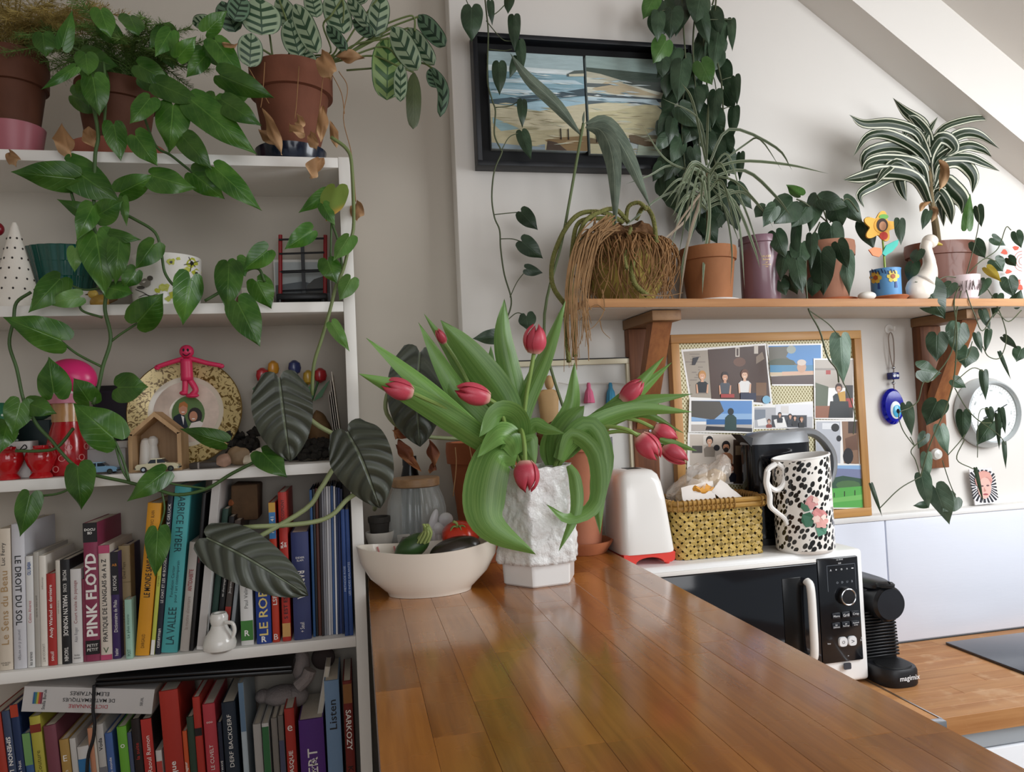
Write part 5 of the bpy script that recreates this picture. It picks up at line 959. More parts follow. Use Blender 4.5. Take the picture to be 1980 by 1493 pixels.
obj('rim', pd(ring((0, 0, .0142), R, .0014, 'Z', 72, 6)), M('#7a6230', .35, .5), plt_)
obj('wreath', pd(lathe([(R*.58, .003), (R*.38, .0031), (R*.3, .003)], seg=60, cap=False)), M('#dcc8b8', .3, var=.35, vs_=40), plt_)
def plp(px, py, lf): # photo pixel to the plate's inner face
    o = V((pc_.x, 1.495, pz)); nn = Matrix.Rotation(rad(-9), 3, 'X') @ V((0, -1, 0)); q = o+nn*(.0032+lf); d = ray(px, py); return EYE+d*((q-EYE).dot(nn)/d.dot(nn))
por = [('#5d7a45', el(364, 800, 32, 34, 28))]+[('#1d2536', [(333, 822), (336, 806), (346, 800), (356, 802), (364, 826), (352, 832), (340, 830)]), ('#e8e4e0', [(350, 803), (356, 806), (355, 822)]), ('#c88e70', el(354, 792, 8.5, 11, 14)), ('#b5733c', [(345, 790), (347, 780), (356, 776), (363, 782), (363, 789), (354, 784)]), ('#241a1a', el(377, 804, 14, 16, 16)), ('#c0866a', el(374, 805, 8, 10, 14)), ('#e4dcd6', [(364, 830), (370, 818), (386, 814), (393, 818), (388, 828), (376, 833)]), ('#f4ece8', el(354, 797, 3.5, 1.2, 8)), ('#f4ece8', el(374, 810, 3.5, 1.2, 8))]
obj('portrait', [((([plp(x, y, .0003+.00008*i) for x, y in p], [tuple(range(len(p)))]), M(h, .3))) for i, (h, p) in enumerate(por)], None, plt_, smooth=False)
# pink bendy man on the plate
pk = M('#d8325e', .4); Yb = 1.468
bm2 = thing('bendy_man', 'pink rubber bendy man straddling the top of the plate', 'toy figure', PY(362, 765, Yb))
P_ = lambda x, y, Y=Yb: PY(x, y, Y)
obj('body', join(tube([P_(360, 694), P_(361, 715), P_(362, 736)], (.0105, .011), 12, 3), tube([P_(355, 694), P_(340, 698), P_(320, 704), P_(303, 710)], (.005, .0042), 8, 4), tube([P_(366, 693), P_(382, 697), P_(400, 702), P_(427, 707)], (.005, .0042), 8, 4), tube([P_(358, 734), P_(358, 748), P_(357, 758), P_(354, 760)], .0055, 8, 4), tube([P_(367, 734), P_(376, 748), P_(378, 756), P_(372, 764)], .0055, 8, 4), ball(P_(355, 760), .0075, .007, .0045, 12, 8), ball(P_(372, 765), .012, .007, .0045, 12, 8), ball(P_(304, 711), .0055, .004, .0045, 10, 6), ball(P_(428, 708), .0055, .004, .0045, 10, 6), ball(P_(361, 680), .0128, .0115, .0125, 20, 14)), pk, bm2, sharp=180)
for x in (355, 363): obj('eye', ball(P_(x, 677, Yb-.0105), .0022, .0015, .003, 8, 6), inkk, bm2)
obj('smile', tube([P_(353, 684, Yb-.0112), P_(360, 688, Yb-.0122), P_(368, 683, Yb-.0112)], .0008, 5, 4), inkk, bm2)
# small things to the right of the house
c = bs(398, 897, 1.395, 2); wal = thing('dark_case', 'flat dark leather case lying beside the wooden house', 'case', c)
obj('body', box(c.x-.026, c.x+.024, 1.385, 1.425, c.z, c.z+.0105, .002), M('#3a322c', .5), wal); obj('band', box(c.x-.012, c.x-.009, 1.3845, 1.4255, c.z, c.z+.0108), M('#8a8078', .4), wal)
for i, (px, rx, rz_, h, Y, nm, lab) in enumerate(((433, .012, .011, '#a88672', 1.39, 'pebble', 'rounded pink-brown pebble beside the dark case'), (462, .02, .017, '#8c7458', 1.42, 'snail_shell', 'brown snail shell in the heap on the third shelf'), (483, .014, .009, '#d6cab4', 1.385, 'sea_shell', 'cream shell at the front of the shell heap'), (503, .017, .012, '#ded3c4', 1.425, 'shell_cluster', 'white barnacle shell cluster behind the vine leaf'), (494, .012, .008, '#c9b69c', 1.39, 'scallop_shell', 'small pale scallop shell under the vine leaf'))):
    c = bs(px, 895, Y, 2); up = .016 if nm in ('shell_cluster',) else 0
    g = disp(ball(c+V((0, 0, rz_)), rx, .012, rz_, 20, 14), .004, 90, i); lo = min(p.z for p in g[0]); g = mv(g, (0, 0, c.z-lo))
    if nm == 'shell_cluster': g = join(g, *[mv(disp(ball((0, 0, 0), .007, .006, .006, 10, 8), .002, 150, j), c+V((-.014+.007*j, -.006, .016+.004*(j % 3)))) for j in range(5)])
    tag(obj(nm, g, M(h, .65, var=.35, vs_=70)), lab, 'shell' if 'shell' in nm else 'pebble')
for px, py, w_, lab in ((470, 852, .05, 'dark dried moss clump behind the shells'), (606, 870, .05, 'dark dried moss clump at the right end of the third shelf')):
    c = bs(px, py, 1.49 if px < 500 else 1.45, 2); random.seed(px); h_ = PY(px, py-22, 1.47).z-SZ[2]
    g = join(*[mv(disp(ball((0, 0, 0), random.uniform(.005, .009), random.uniform(.005, .008), random.uniform(.005, .008), 8, 6), .004, 160, j), V((c.x+random.uniform(-w_, w_)*.5, c.y+random.uniform(-.02, .02), SZ[2]+.009+random.random()**1.5*(h_-.012)))) for j in range(110)])
    tag(obj('dried_moss', g, M('#2a2622', .9, var=.4, vs_=150)), lab, 'moss')
c = bs(618, 840, 1.5, 2); g = disp(ball((0, 0, 0), .022, .02, .046, 20, 14), .006, 50, 4); lo = min(p.z for p in g[0]); tag(obj('driftwood_piece', mv(g, V((c.x, 1.505, SZ[2]-lo))), M('#6e5334', .8, var=.4, vs_=40, bump=.5, bs=50)), 'rounded brown driftwood piece behind the big dark leaf', 'driftwood')
# wooden tulips
c = bs(560, 840, 1.515, 2); wtu = thing('wooden_tulips', 'bunch of painted wooden tulips in red, yellow and blue', 'ornament', c)
obj('pot', lathe([(0, c.z), (.02, c.z), (.026, c.z+.05), (.023, c.z+.05), (.02, c.z+.04), (0, c.z+.04)], (c.x, 1.515, 0), 28), M('#3a3a3e', .5), wtu)
for px, py, h, rx in ((507, 727, '#b5242c', .0125), (528, 713, '#c98a24', .011), (569, 712, '#2a3566', .0125), (596, 731, '#b5912c', .011), (619, 727, '#a51c24', .0125)):
    q = PY(px, py, 1.515); st2 = obj('stem', tube([V((c.x+(q.x-c.x)*.1, 1.515, c.z+.042)), V((c.x+(q.x-c.x)*.5, 1.515, (c.z+q.z)/2)), q], .0022, 6, 4), M('#2f5a2c', .5), wtu)
    obj('bloom', lathe([(0, q.z-.014), (rx*.8, q.z-.009), (rx, q.z), (rx*.85, q.z+.01), (rx*.3, q.z+.0155), (0, q.z+.016)], (q.x, q.y, 0), 20, fn=lambda a, k: 1+.06*cos(3*a)), M(h, .3, coat=.3), st2)
for pts in (((495, 745), (488, 752), (500, 770), (512, 782), (510, 765)), ((638, 735), (632, 740), (612, 765), (606, 776), (622, 768)), ((600, 745), (594, 750), (598, 772), (606, 768))):
    obj('leaf', plate([PY(*p, 1.508) for p in pts], (0, -1, 0), .004), M('#2a6a34', .4), wtu, smooth=False)
# cards leaning against the right side panel
for i in range(4):
    h_ = [.165, .15, .13, .125][i]; x = -.026-.004*i
    g = rot(box(x-.0012, x, 1.40+.01*i, 1.52, SZ[2]+.001, SZ[2]+h_), rad(-5.5), 'Y', (x, 0, SZ[2]))
    lo = min(p.z for p in g[0]); tag(obj('greeting_card', mv(g, (0, 0, SZ[2]-lo)), M(['#d2c8ba', '#bfb6aa', '#cfc8bd', '#a89f94'][i], .6)), ['tallest cream card leaning against the bookcase side', 'second cream card leaning beside the tallest card', 'shorter pale card in the leaning bundle', 'shortest grey card at the left of the leaning bundle'][i], 'card', 'cards leaning at the right of the third shelf')
# ---------------- books
PAGE = M('#cfc6b6', .85, var=.12, vs_=300, st=(6, .2, .2), name='paper_edges')
def book(name, lab, grp, xl, xr, yt, yb, col, row=3, xt=None, Ys=1.372, dep=.128, hard=False, bands=(), texts=(), pages=True, rough=.45, soft=False):
    B = PY(xl, yb, Ys); zb = SZ[row]; w_ = (PY(xr, yb, Ys).x-B.x)*.96
    T = PY(xt if xt is not None else xl, yt, Ys); h = T.z-zb
    ang = math.atan2(T.x-PY(xl, yb, Ys).x, h) if xt is not None else 0.
    if xt is not None: h = h/cos(ang)
    w_ = max(w_*cos(ang), .002)
    org = V((B.x, Ys, zb+.0003)); m = Matrix.Translation(org) @ Matrix.Rotation(ang, 4, 'Y')
    if ang < 0: m = m
    lift = 0 if ang >= 0 else w_*sin(-ang)
    if ang > 0: lift = w_*sin(ang)
    m = Matrix.Translation((0, 0, lift)) @ m
    t = thing(name, lab, 'book', org, grp); cm_ = M(col, rough, var=.06, vs_=25)
    bt = min(.0022, w_*.18); o = .003 if hard else .0006; bul = min(.002, w_*.12)
    n = 5; sp_ = [(w_*(.5-.5*cos(pi*i/n)), -bul*sin(pi*i/n)) for i in range(n+1)] # rounded spine
    out = sp_+[(w_, dep), (w_-bt, dep), (w_-bt, bt), (bt, bt), (bt, dep), (0, dep)]
    k = len(out); v = [(x, y, z) for z in (0, h) for x, y in out]
    quads = [(i, (i+1) % k, (i+1) % k+k, i+k) for i in range(k)]
    # caps split so that the U shape stays convex pieces
    def capf(q): a = list(range(n+1)); return [tuple(a+[n+3, n+4]) if False else (0,)+tuple(range(1, n+1))+(n+3, n+4), (n, n+1, n+2, n+3), (0, n+4, n+5, n+6)]
    fs = quads+[tuple(i for i in f[::-1]) for f in capf(0)]+[tuple(i+k for i in f) for f in capf(0)]
    obj('cover', xf((v, fs), m), cm_, t, sharp=30)
    if pages and w_ > .004: obj('page_block', xf(box(bt, w_-bt, bt+.0002, dep-o*2, o, h-max(o, .0008)), m), PAGE, t, smooth=False)
    fx = lambda g: xf(g, m)
    for c_, a, b in bands: obj('spine_band', fx(box(.0003, w_-.0003, -bul-.0003, .0008, h*a, h*b)), M(c_, rough), t, smooth=False)
    for tx in texts:
        s, c_, a, b, hf, d_ = tx[:6]; bold = tx[6] if len(tx) > 6 else .0
        g = text(s, .01, bold)
        if d_ == 'h': g = fit(g, w_*hf, h*(b-a)); ux, uy = V((1, 0, 0)), V((0, 0, 1))
        else:
            lo, hi = bounds(g[0]); L, H = hi[0]-lo[0], hi[1]-lo[1]; tw, th_ = h*(b-a), w_*hf
            sx, sy = tw/L, th_/H; sx = min(sx, sy*1.25); sy = min(sy, sx*1.6)
            cx, cy = (lo[0]+hi[0])/2, (lo[1]+hi[1])/2; g = ([V(((p.x-cx)*sx, (p.y-cy)*sy, 0)) for p in g[0]], g[1])
            ux, uy = (V((0, 0, 1)), V((-1, 0, 0))) if d_ == 'u' else (V((0, 0, -1)), V((1, 0, 0)))
        g = onto(g, V((w_/2, -bul-.0005, h*(a+b)/2)), ux, uy, .0001); obj('lettering', fx(g), M(c_, .5), t, smooth=False)
    return t
GU = 'books on the upper book shelf'; GL = 'books on the lower book shelf'
W, K = '#ece8e2', '#1a1a1c'
UP = [ # label, xl, xr, yt, yb, colour, xt, bands, texts
 ('thick beige book with gold lettering at the left end of the upper books', 0, 27, 1023, 1302, '#cfc2b0', None, (), (('Le Sens du Beau', '#a8875a', .18, .7, .55, 'u'), ('Luc Ferry', K, .74, .9, .4, 'u'), ('SOURCES\nD ART', K, .02, .07, .7, 'h'))),
 ('pale grey comic with bold black capitals beside the beige book', 28, 54, 1014, 1298, '#c9c8cc', None, (), (('LE DROIT DU SOL', K, .3, .78, .5, 'd', .01), ('journal d un vertige', '#77747a', .06, .27, .3, 'd'))),
 ('thin white book with a blue mark at the top', 54, 69, 1076, 1296, '#d6d5d2', None, (), (('OLI BABA', '#2c4f8a', .83, .95, .5, 'u', .02), ('Celine Alvarez', '#b5545a', .4, .6, .4, 'u'), ('les arenes', K, .02, .14, .45, 'u'))),
 ('thin warm grey booklet near the left end of the upper books', 69, 80, 1068, 1293, '#a9a49b', None, (), (('petit traite de jardin', '#55504a', .3, .75, .4, 'd'),)),
 ('slim cream book with tiny grey lettering left of the red one', 80, 94, 1075, 1293, '#dcd6cb', None, (), (('chronique', '#77706a', .6, .9, .35, 'd'), ('LIANCOURT', '#8a847c', .04, .2, .35, 'd'))),
 ('bright red book with white title in the upper row', 94, 112, 1110, 1292, '#a52c28', None, (), (('Andy Warhol en derniere', W, .3, .88, .5, 'u', .008), ('seuil', W, .05, .15, .4, 'u'))),
 ('slim ivory booklet between the red and the black book', 112, 121, 1084, 1290, '#c9c2b5', None, (), (('le temps passe', '#6a645c', .3, .8, .4, 'd'),)),
 ('black book with white capitals standing in the upper row', 121, 140, 1083, 1290, '#1a1a1c', None, (), (('MARILYN MONROE', W, .27, .66, .5, 'd', .012), ('MOVIE', W, .8, .9, .4, 'd'), ('ICONS', W, .69, .77, .4, 'd'), ('TASCHEN', W, .03, .16, .45, 'd', .01))),
 ('white paperback with red title beside the black book', 140, 162, 1101, 1285, '#d2cfcc', None, (), (('Court traite du paysage', '#8f3a3c', .42, .88, .4, 'u'), ('Alain Roger', '#77747a', .22, .38, .4, 'u'), ('folio\nessais', K, .03, .11, .6, 'h'))),
 ('very thin dark pink booklet beside the raspberry book', 162, 167, 1120, 1284, '#7c3046', None, (), ()),
 ('thick raspberry pink book with huge white capitals', 167, 196, 1012, 1283, '#86304d', None, (('#1a1618', .86, 1), ('#1a1618', .05, .15)), (('PINK FLOYD', W, .18, .78, .78, 'u', .03), ('DOCU\nBD', W, .9, .98, .75, 'h', .02), ('PETIT\nPETIT', W, .06, .14, .75, 'h'))),
 ('cream grammar book with pink ends in the upper row', 196, 219, 1055, 1286, '#d3c8ba', None, (('#b5486a', .93, 1), ('#b5486a', 0, .045)), (("PRATIQUE DE L'ANGLAIS de A a Z", K, .16, .88, .5, 'u', .012), ('V', '#3f5a3a', .06, .11, .5, 'h'))),
 ('purple and black dictionary in the upper row', 219, 235, 1068, 1284, '#38225a', None, (('#1a1820', .6, 1),), (('Dictionnaire de Philo', W, .25, .55, .45, 'u'), ('DE POCHE', W, .64, .78, .45, 'u'), ('hatier', W, .03, .1, .45, 'u'), ('AB', '#d98a2c', .84, .92, .6, 'h'))),
 ('kraft brown book in the upper row behind the mint booklet', 235, 258, 1056, 1280, '#94805c', None, (('#84704c', .66, .668),), (('Deal Pays', '#4a3c28', .7, .85, .35, 'u'), ('LE DETROIT', '#4a3c28', .3, .5, .35, 'u'))),
 ('small mint green booklet in front of the kraft brown book', 244, 258, 1160, 1281, '#9cc2b0', None, (), (('La plus micro', '#2f5a4e', .3, .8, .5, 'u'), ('POST', '#2f5a4e', .05, .16, .5, 'u'))),
 ('leaning golden yellow comic in the upper row', 262, 290, 975, 1281, '#d4931f', 286, (), (('LE MONDE SANS FIN', K, .38, .68, .5, 'u', .015), ('JANCOVICI  BLAIN', '#5a3a10', .8, .95, .35, 'u'), ('DARGAUD', '#5a3a10', .05, .14, .4, 'u'))),
 ('thin lime yellow comic leaning against the yellow one', 291, 299, 1030, 1276, '#bfc552', 311, (('#e8e6de', 0, .12),), (('carnet', '#6a6a2a', .4, .8, .5, 'u'),)),
 ('thin dark navy comic leaning beside the turquoise book', 300, 311, 958, 1275, '#1a2030', 325, (), (('LE CHAT ET LES 40 BOUGIES', W, .32, .6, .5, 'u'), ('PHILIPPE GELUCK', W, .72, .95, .5, 'u'), ('casterman', W, .04, .16, .5, 'u'))),
 ('large turquoise art book leaning in the middle of the upper row', 312, 345, 943, 1274, '#48a0a2', 339, (), (('FABRICE HYBER', '#16323a', .6, .96, .45, 'd'), ('LA VALLEE', '#16323a', .05, .27, .5, 'u'), ('Fondation Cartier\npour l art contemporain', '#16323a', .3, .55, .5, 'u'))),
 ('beige paperback with dark red lettering beside the turquoise book', 348, 366, 1050, 1265, '#b0a9a2', 367, (), (('ANTIDIABETE', '#8a2a2c', .55, .75, .5, 'u', .012), ('la routine alimentaire', '#8a7a70', .2, .5, .4, 'u'))),
 ('thin black book left of the white album', 367, 374, 955, 1265, '#191617', 392, (), (('nocturne', '#8a3a3a', .5, .7, .5, 'u'),)),
 ('white album with visible page edges leaning above the small white jug', 380.5, 397, 931, 1267, '#e0dcd8', 411, (('#b9b4b0', .02, .98),), ()),
 ('dark bottle green book behind the small white jug', 403, 415, 985, 1262, '#1c3a30', 431, (), ()),
 ('narrow black book behind the small white jug', 416, 427, 1000, 1260, '#161417', 443, (), (('en champagne', W, .35, .55, .5, 'u'),)),
 ('brownish book with pale title right of the white album', 428.5, 441, 1008, 1256, '#4a3f3a', 454, (('#a8342a', .16, .3),), (('Jacques Tassin', W, .3, .7, .5, 'u'),)),
 ('pale grey magazine standing right of the small white jug', 442.5, 450, 1040, 1254, '#9aa0a4', 465, (), ()),
 ('white dictionary with green foot in the upper row', 467, 492, 1090, 1250, '#d8d6d2', None, (('#3f7a34', .06, .3),), (('R', W, .1, .2, .4, 'h', .02), ('Paul Velin', '#6a6864', .45, .7, .3, 'u'))),
 ('thick blue dictionary with yellow capitals in the upper row', 497, 527, 1085, 1248, '#1a3a8a', None, (), (('LE ROBERT', '#e0c878', .1, .95, .6, 'u', .012), ('R', W, .02, .09, .4, 'h', .03))),
 ('slim red book with a yellow and blue top', 528, 542, 972, 1248, '#b8361f', None, (('#c99a3a', .93, 1), ('#3a7ab5', .74, .93)), (('now 41', W, .78, .9, .5, 'u', .01), ('LSF', W, .26, .34, .6, 'u', .01), ('B', W, .02, .06, .6, 'h'))),
 ('tall bright red book with white capitals near the record sleeves', 547, 564, 952, 1245, '#b02e24', None, (('#c99a5a', .03, .12),), (('SLA\nSH', W, .55, .74, .7, 'u', .03), ('S EST ESTE POUR E', K, .15, .5, .45, 'u', .01), ('PLAYCOSMONY', K, .76, .95, .4, 'u'))),
 ('thick navy blue hardback beside the tall red book', 569, 604, 1030, 1236, '#323a68', None, (), (('BARBARA', W, .38, .64, .5, 'd', .015), ('DIDIER\nSLAM', W, .72, .78, .5, 'h'), ('+ Seuil', W, .07, .16, .25, 'u'))),
]
for lab, xl, xr, yt, yb, col, xt, bands, texts in UP:
    nm = 'comic_album' if 'comic' in lab else 'booklet' if 'booklet' in lab else 'dictionary' if 'dictionary' in lab else 'book'
    Ys = 1.372
    if 'kraft brown' in lab or 'behind the small' in lab or 'right of the white album' in lab or 'right of the small' in lab: Ys = 1.392
    if 'mint green' in lab: Ys = 1.364
    book(nm, lab, GU, xl, xr, yt, yb, col, 3, xt, Ys, .026 if 'mint' in lab else .128 if Ys < 1.38 else .12, bands=bands, texts=texts)
cols = ['#2c5686', '#17191e', '#5c3226', '#2c2426', '#85858c', '#9c9ca0', '#c9c9cc', '#b4b4ba', '#39598a', '#e0e0e2', '#28385e', '#3a4a80', '#1f2a4c']
names_ = ['blue', 'black', 'rust brown', 'dark brown', 'grey', 'mid grey', 'white', 'silver grey', 'steel blue', 'bright white', 'navy', 'indigo', 'midnight blue']
x = 606.
for i, (h, nm) in enumerate(zip(cols, names_)):
    wd = [5, 5, 6, 5, 4, 4, 4, 4, 5, 3.5, 4, 4, 4][i]; yt = [948, 946, 945, 943, 942, 942, 941, 941, 940, 941, 943, 944, 946][i]
    book('record_sleeve', 'thin %s record sleeve, %s from the left of the sleeves' % (nm, ('first second third fourth fifth sixth seventh eighth ninth tenth eleventh twelfth thirteenth'.split())[i]), 'record sleeves at the right end of the upper shelf', x, x+wd, yt, 1233-(x-600)*.11, h, 3, x-8+i*.3, 1.38+.002*(i % 3), .13, pages=False)
    x += wd+.2
for a, b, lab, s in ((667, 675, 'shorter royal blue folder right of the record sleeves', 'METHODE ROSE'), (675.5, 683.5, 'royal blue songbook at the right end of the upper shelf', 'LES INDES GALANTES')):
    book('songbook', lab, GU, a, b, 985, 1226, '#23437f', 3, None, 1.366, .12, texts=((s, '#b9c6e0', .2, .7, .5, 'u'),))
LO = [
 ('red book at the far left end of the lower books', 0, 24, 1385, 1560, '#a23424', -16, (), ()),
 ('slate blue paperback with bold white capitals on the lower shelf', 25, 41, 1378, 1560, '#39455f', 1, (), (('SIMENON  LE PASSAGER', W, .3, .97, .55, 'd', .015),)),
 ('dark blue paperback with red top on the lower shelf', 42, 58, 1366, 1560, '#1c2f54', 18, (('#a83a24', .93, 1),), (('Rugby dans la Nuit', W, .35, .8, .5, 'u'),)),
 ('green and blue paperback beside the olive yellow book', 59, 75, 1421, 1560, '#365684', 36, (('#6c965a', .78, 1),), ()),
 ('olive yellow paperback on the lower shelf', 76, 98, 1389, 1560, '#aba23f', 51, (('#7a2a1c', .9, .95),), (('Mia Couture', '#55501c', .5, .85, .4, 'u'),)),
 ('plain mauve hardback on the lower shelf', 101, 126, 1407, 1560, '#753f4b', 84, (), ()),
 ('mustard tan pocket book on the lower shelf', 128, 147, 1433, 1560, '#a88648', 115, (('#2a221c', 0, .5),), (('E', W, .8, .92, .4, 'h'), ('Pavillon', W, .6, .8, .4, 'u'))),
 ('slim white paperback beside the tan pocket book', 148, 160, 1430, 1560, '#c2bfba', 135, (), ()),
 ('white paperback with a square blue emblem', 161, 184, 1447, 1560, '#cbc8c4', 149, (('#2a6a9c', .72, .9),), (('Points', '#4a5a6a', .5, .68, .4, 'u'),)),
 ('slim salmon pink book on the lower shelf', 184, 194, 1410, 1560, '#c08465', 173, (), ()),
 ('slim cream book right of the salmon pink one', 194, 199, 1404, 1560, '#cbc3b6', 184, (), ()),
 ('light grey paperback with black lettering on the lower shelf', 200, 215, 1403, 1560, '#b5b1ac', 189, (('#6f6f74', .6, .7),), (('Voda', K, .8, .92, .5, 'u', .01), ('Manuel', '#3f5a8a', .32, .55, .5, 'u', .01))),
 ('medium blue paperback beside the lime green book', 216, 231, 1420, 1560, '#44629a', 208, (), (('rencontre au bout du monde', W, .4, .85, .35, 'u'),)),
 ('lime green paperback on the lower shelf', 240, 259, 1408, 1560, '#66a534', 232, (('#f0f0ea', .5, .51),), (('o', W, .82, .9, .45, 'h'), ('nuro', W, .3, .5, .6, 'u', .012))),
 ('thin slate grey book beside the lime green one', 259, 267, 1418, 1560, '#434e68', 252, (), ()),
 ('black paperback with white and red lettering on the lower shelf', 268, 286, 1393, 1560, '#201818', 261, (), (('LIVRE DU FUTUR', W, .2, .62, .5, 'u', .01), ('la suite', '#b5342c', .65, .9, .4, 'u'))),
 ('black book with red upper half on the lower shelf', 287, 309, 1393, 1560, '#1f1a1c', 281, (('#b0302a', .55, 1),), (('AU FUTUR', W, .25, .55, .5, 'u', .012), ('Raoul Ramon', W, .62, .88, .4, 'u'))),
 ('small white paperback with red roundel on the lower shelf', 310, 322, 1453, 1560, '#c9c6c2', 306, (('#b0403a', .78, .9),), (('roman', K, .4, .7, .5, 'u'),)),
 ('wide bright red book left of the lower shelf centre', 326, 364, 1340, 1560, '#a92f24', 318, (), (('ce publique', W, .3, .58, .4, 'u', .012), ('la nouvelle', W, .25, .4, .15, 'u'))),
 ('thin orange booklet beside the wide red book', 364, 373, 1415, 1560, '#c8542a', 358, (('#d9a05a', 0, .45),), (('voyageur', W, .52, .85, .6, 'u', .012),)),
 ('dark green book on the lower shelf', 374, 388, 1388, 1560, '#2a4032', 368, (), (('NORMANDIE', W, .15, .55, .45, 'u'),)),
 ('tomato red guide beside the dark green book', 388, 403, 1350, 1560, '#ad3026', 382, (('#1c1416', .75, .8),), ()),
 ('coral pink book with a small white drawing on its spine', 406, 431, 1364, 1560, '#b53c46', 402, (), (('Dean', '#2a1a20', .3, .55, .5, 'u', .01), ('LE CUVELT', W, .55, .72, .3, 'u'), ('ooo', W, .82, .93, .5, 'h'))),
 ('thin ink blue book beside the coral pink one', 432, 440, 1398, 1560, '#1b2034', 1, (), (('NEW WAVE', W, .5, .75, .5, 'u'),)),
 ('dark petrol blue hardback with red lettering on the lower shelf', 442, 470, 1361, 1560, '#1b2837', 438, (), (('TRUATE', '#b0402f', .2, .5, .5, 'u', .01), ('DERF BACKDERF', W, .55, .92, .3, 'u'))),
 ('tall pale blue magazine on the lower shelf', 476, 487, 1322, 1560, '#aebcc4', 471, (('#5f7a94', .7, 1),), ()),
 ('grey white travel guide on the lower shelf', 499, 515, 1402, 1560, '#a8a5a1', 495, (), (('Guide in USA', '#2a2a2c', .2, .6, .5, 'u', .008),)),
 ('white travel guide with green top on the lower shelf', 516, 530, 1400, 1560, '#c4c2be', 513, (('#2f6a3e', .55, .97),), (('Routard', K, .2, .52, .6, 'u', .012),)),
 ('warm grey paperback right of the white travel guide', 534, 546, 1390, 1560, '#7c7771', 531, (), ()),
 ('taupe paperback left of the red travel guide', 547, 558, 1385, 1560, '#6a6560', 545, (('#4a4c66', .5, .8),), ()),
 ('red travel guide with white capitals on the lower shelf', 560, 580, 1372, 1560, '#a82f26', 557, (), (('PAYS BASQUE', W, .3, .72, .5, 'u', .012), ('e', W, .8, .9, .5, 'h'))),
 ('thick purple pocket dictionary on the lower shelf', 586, 636, 1395, 1560, '#52297a', 582, (), (('LE ROBERT', W, .1, .75, .4, 'u', .008), ('micro', '#d8c8e8', .35, .7, .3, 'u'))),
 ('tall light blue book with black title on the lower shelf', 638, 668, 1318, 1560, '#7391b2', 636, (('#b04a40', 0, .33),), (('Listen', K, .62, .93, .5, 'u', .008),)),
 ('dark red book at the right end of the lower shelf', 673, 691, 1318, 1560, '#70201a', 671, (('#8a5a2a', .85, .98),), (('SARKOZY', W, .5, .84, .6, 'd', .012), ('KADHAFI', '#2a1210', .15, .45, .6, 'd', .012))),
]
for lab, xl, xr, yt, yb, col, xt, bands, texts in LO:
    nm = 'travel_guide' if 'guide' in lab else 'magazine' if 'magazine' in lab else 'pocket_dictionary' if 'dictionary' in lab else 'paperback' if 'paperback' in lab else 'book'
    p0, p1 = PY(xl, yt, 1.372), PY(xl, 1493, 1.372); ybot = yt+(1493-yt)*(p0.z-SZ[4])/(p0.z-p1.z)
    if xt is not None: xt = xl-(.125-.00012*xl)*(1560-yt)
    xb = xl
    if xt is not None: xb = xt+(xl-xt)*(ybot-yt)/(1560-yt)
    book(nm, lab, GL, xb, xb+(xr-xl), yt, ybot, col, 4, xt, 1.374, .125, bands=bands, texts=texts)
# dictionary lying on top of the lower books
Yd = 1.372; q = [PY(*p, Yd) for p in ((50, 1327), (300, 1345), (293, 1381), (41, 1376))]
dt = thing('dictionary', 'thick white dictionary lying upside down across the lower books', 'book', (q[3]+q[2])/2, GL)
ux = (q[2]-q[3]); L = ux.length; ux.normalize(); uz = V((-ux.z, 0, ux.x)); hh = (q[0]-q[3]).dot(uz)
mm = Matrix(((ux.x, 0, uz.x, q[3].x), (0, 1, 0, Yd), (ux.z, 0, uz.z, q[3].z), (0, 0, 0, 1)))
obj('cover', xf(join(box(0, L, 0, .0015, 0, hh), box(0, L, .0015, .13, 0, .0015), box(0, L, .0015, .13, hh-.0015, hh)), mm), M('#bfbbb8', .5, var=.03), dt, smooth=False)
obj('page_block', xf(box(.001, L-.001, .0017, .128, .0017, hh-.0017), mm), PAGE, dt, smooth=False)
for s, h, f, zc_, w_, hg in (('DICTIONNAIRE', '#a8444a', .5, .26, .3, .19), ('DE MATHEMATIQUES', '#2a2a2c', .5, .52, .4, .19), ('ELEMENTAIRES', '#2a2a2c', .5, .77, .3, .19)):
    g = rot(fit(text(s, .01, .006), L*w_, hh*hg), pi, 'Z'); obj('lettering', xf(onto(g, V((L*f, -.0004, hh*zc_)), UX, UZ, .0001), mm), M(h, .5), dt, smooth=False)
for s, f, sz in (('Stella Baruk', .16, .8), ('SEUIL', .91, .35)):
    g = xf(fit(text(s, .01, .006), hh*sz, L*.045), Matrix.Rotation(pi/2, 4, 'Z')); obj('lettering', xf(onto(g, V((L*f, -.0004, hh*.5)), UX, UZ, .0001), mm), M('#2a2a2c', .5), dt, smooth=False)
for i, h in enumerate(('#2f5a8a', '#3f7a6a', '#b5a03a', '#b0403a', '#7a3a4a')): obj('colour_stripe', xf(box(L*(.075+.014*i), L*(.089+.014*i), -.0006, .0008, hh*.32, hh*.78), mm), M(h, .5), dt, smooth=False)
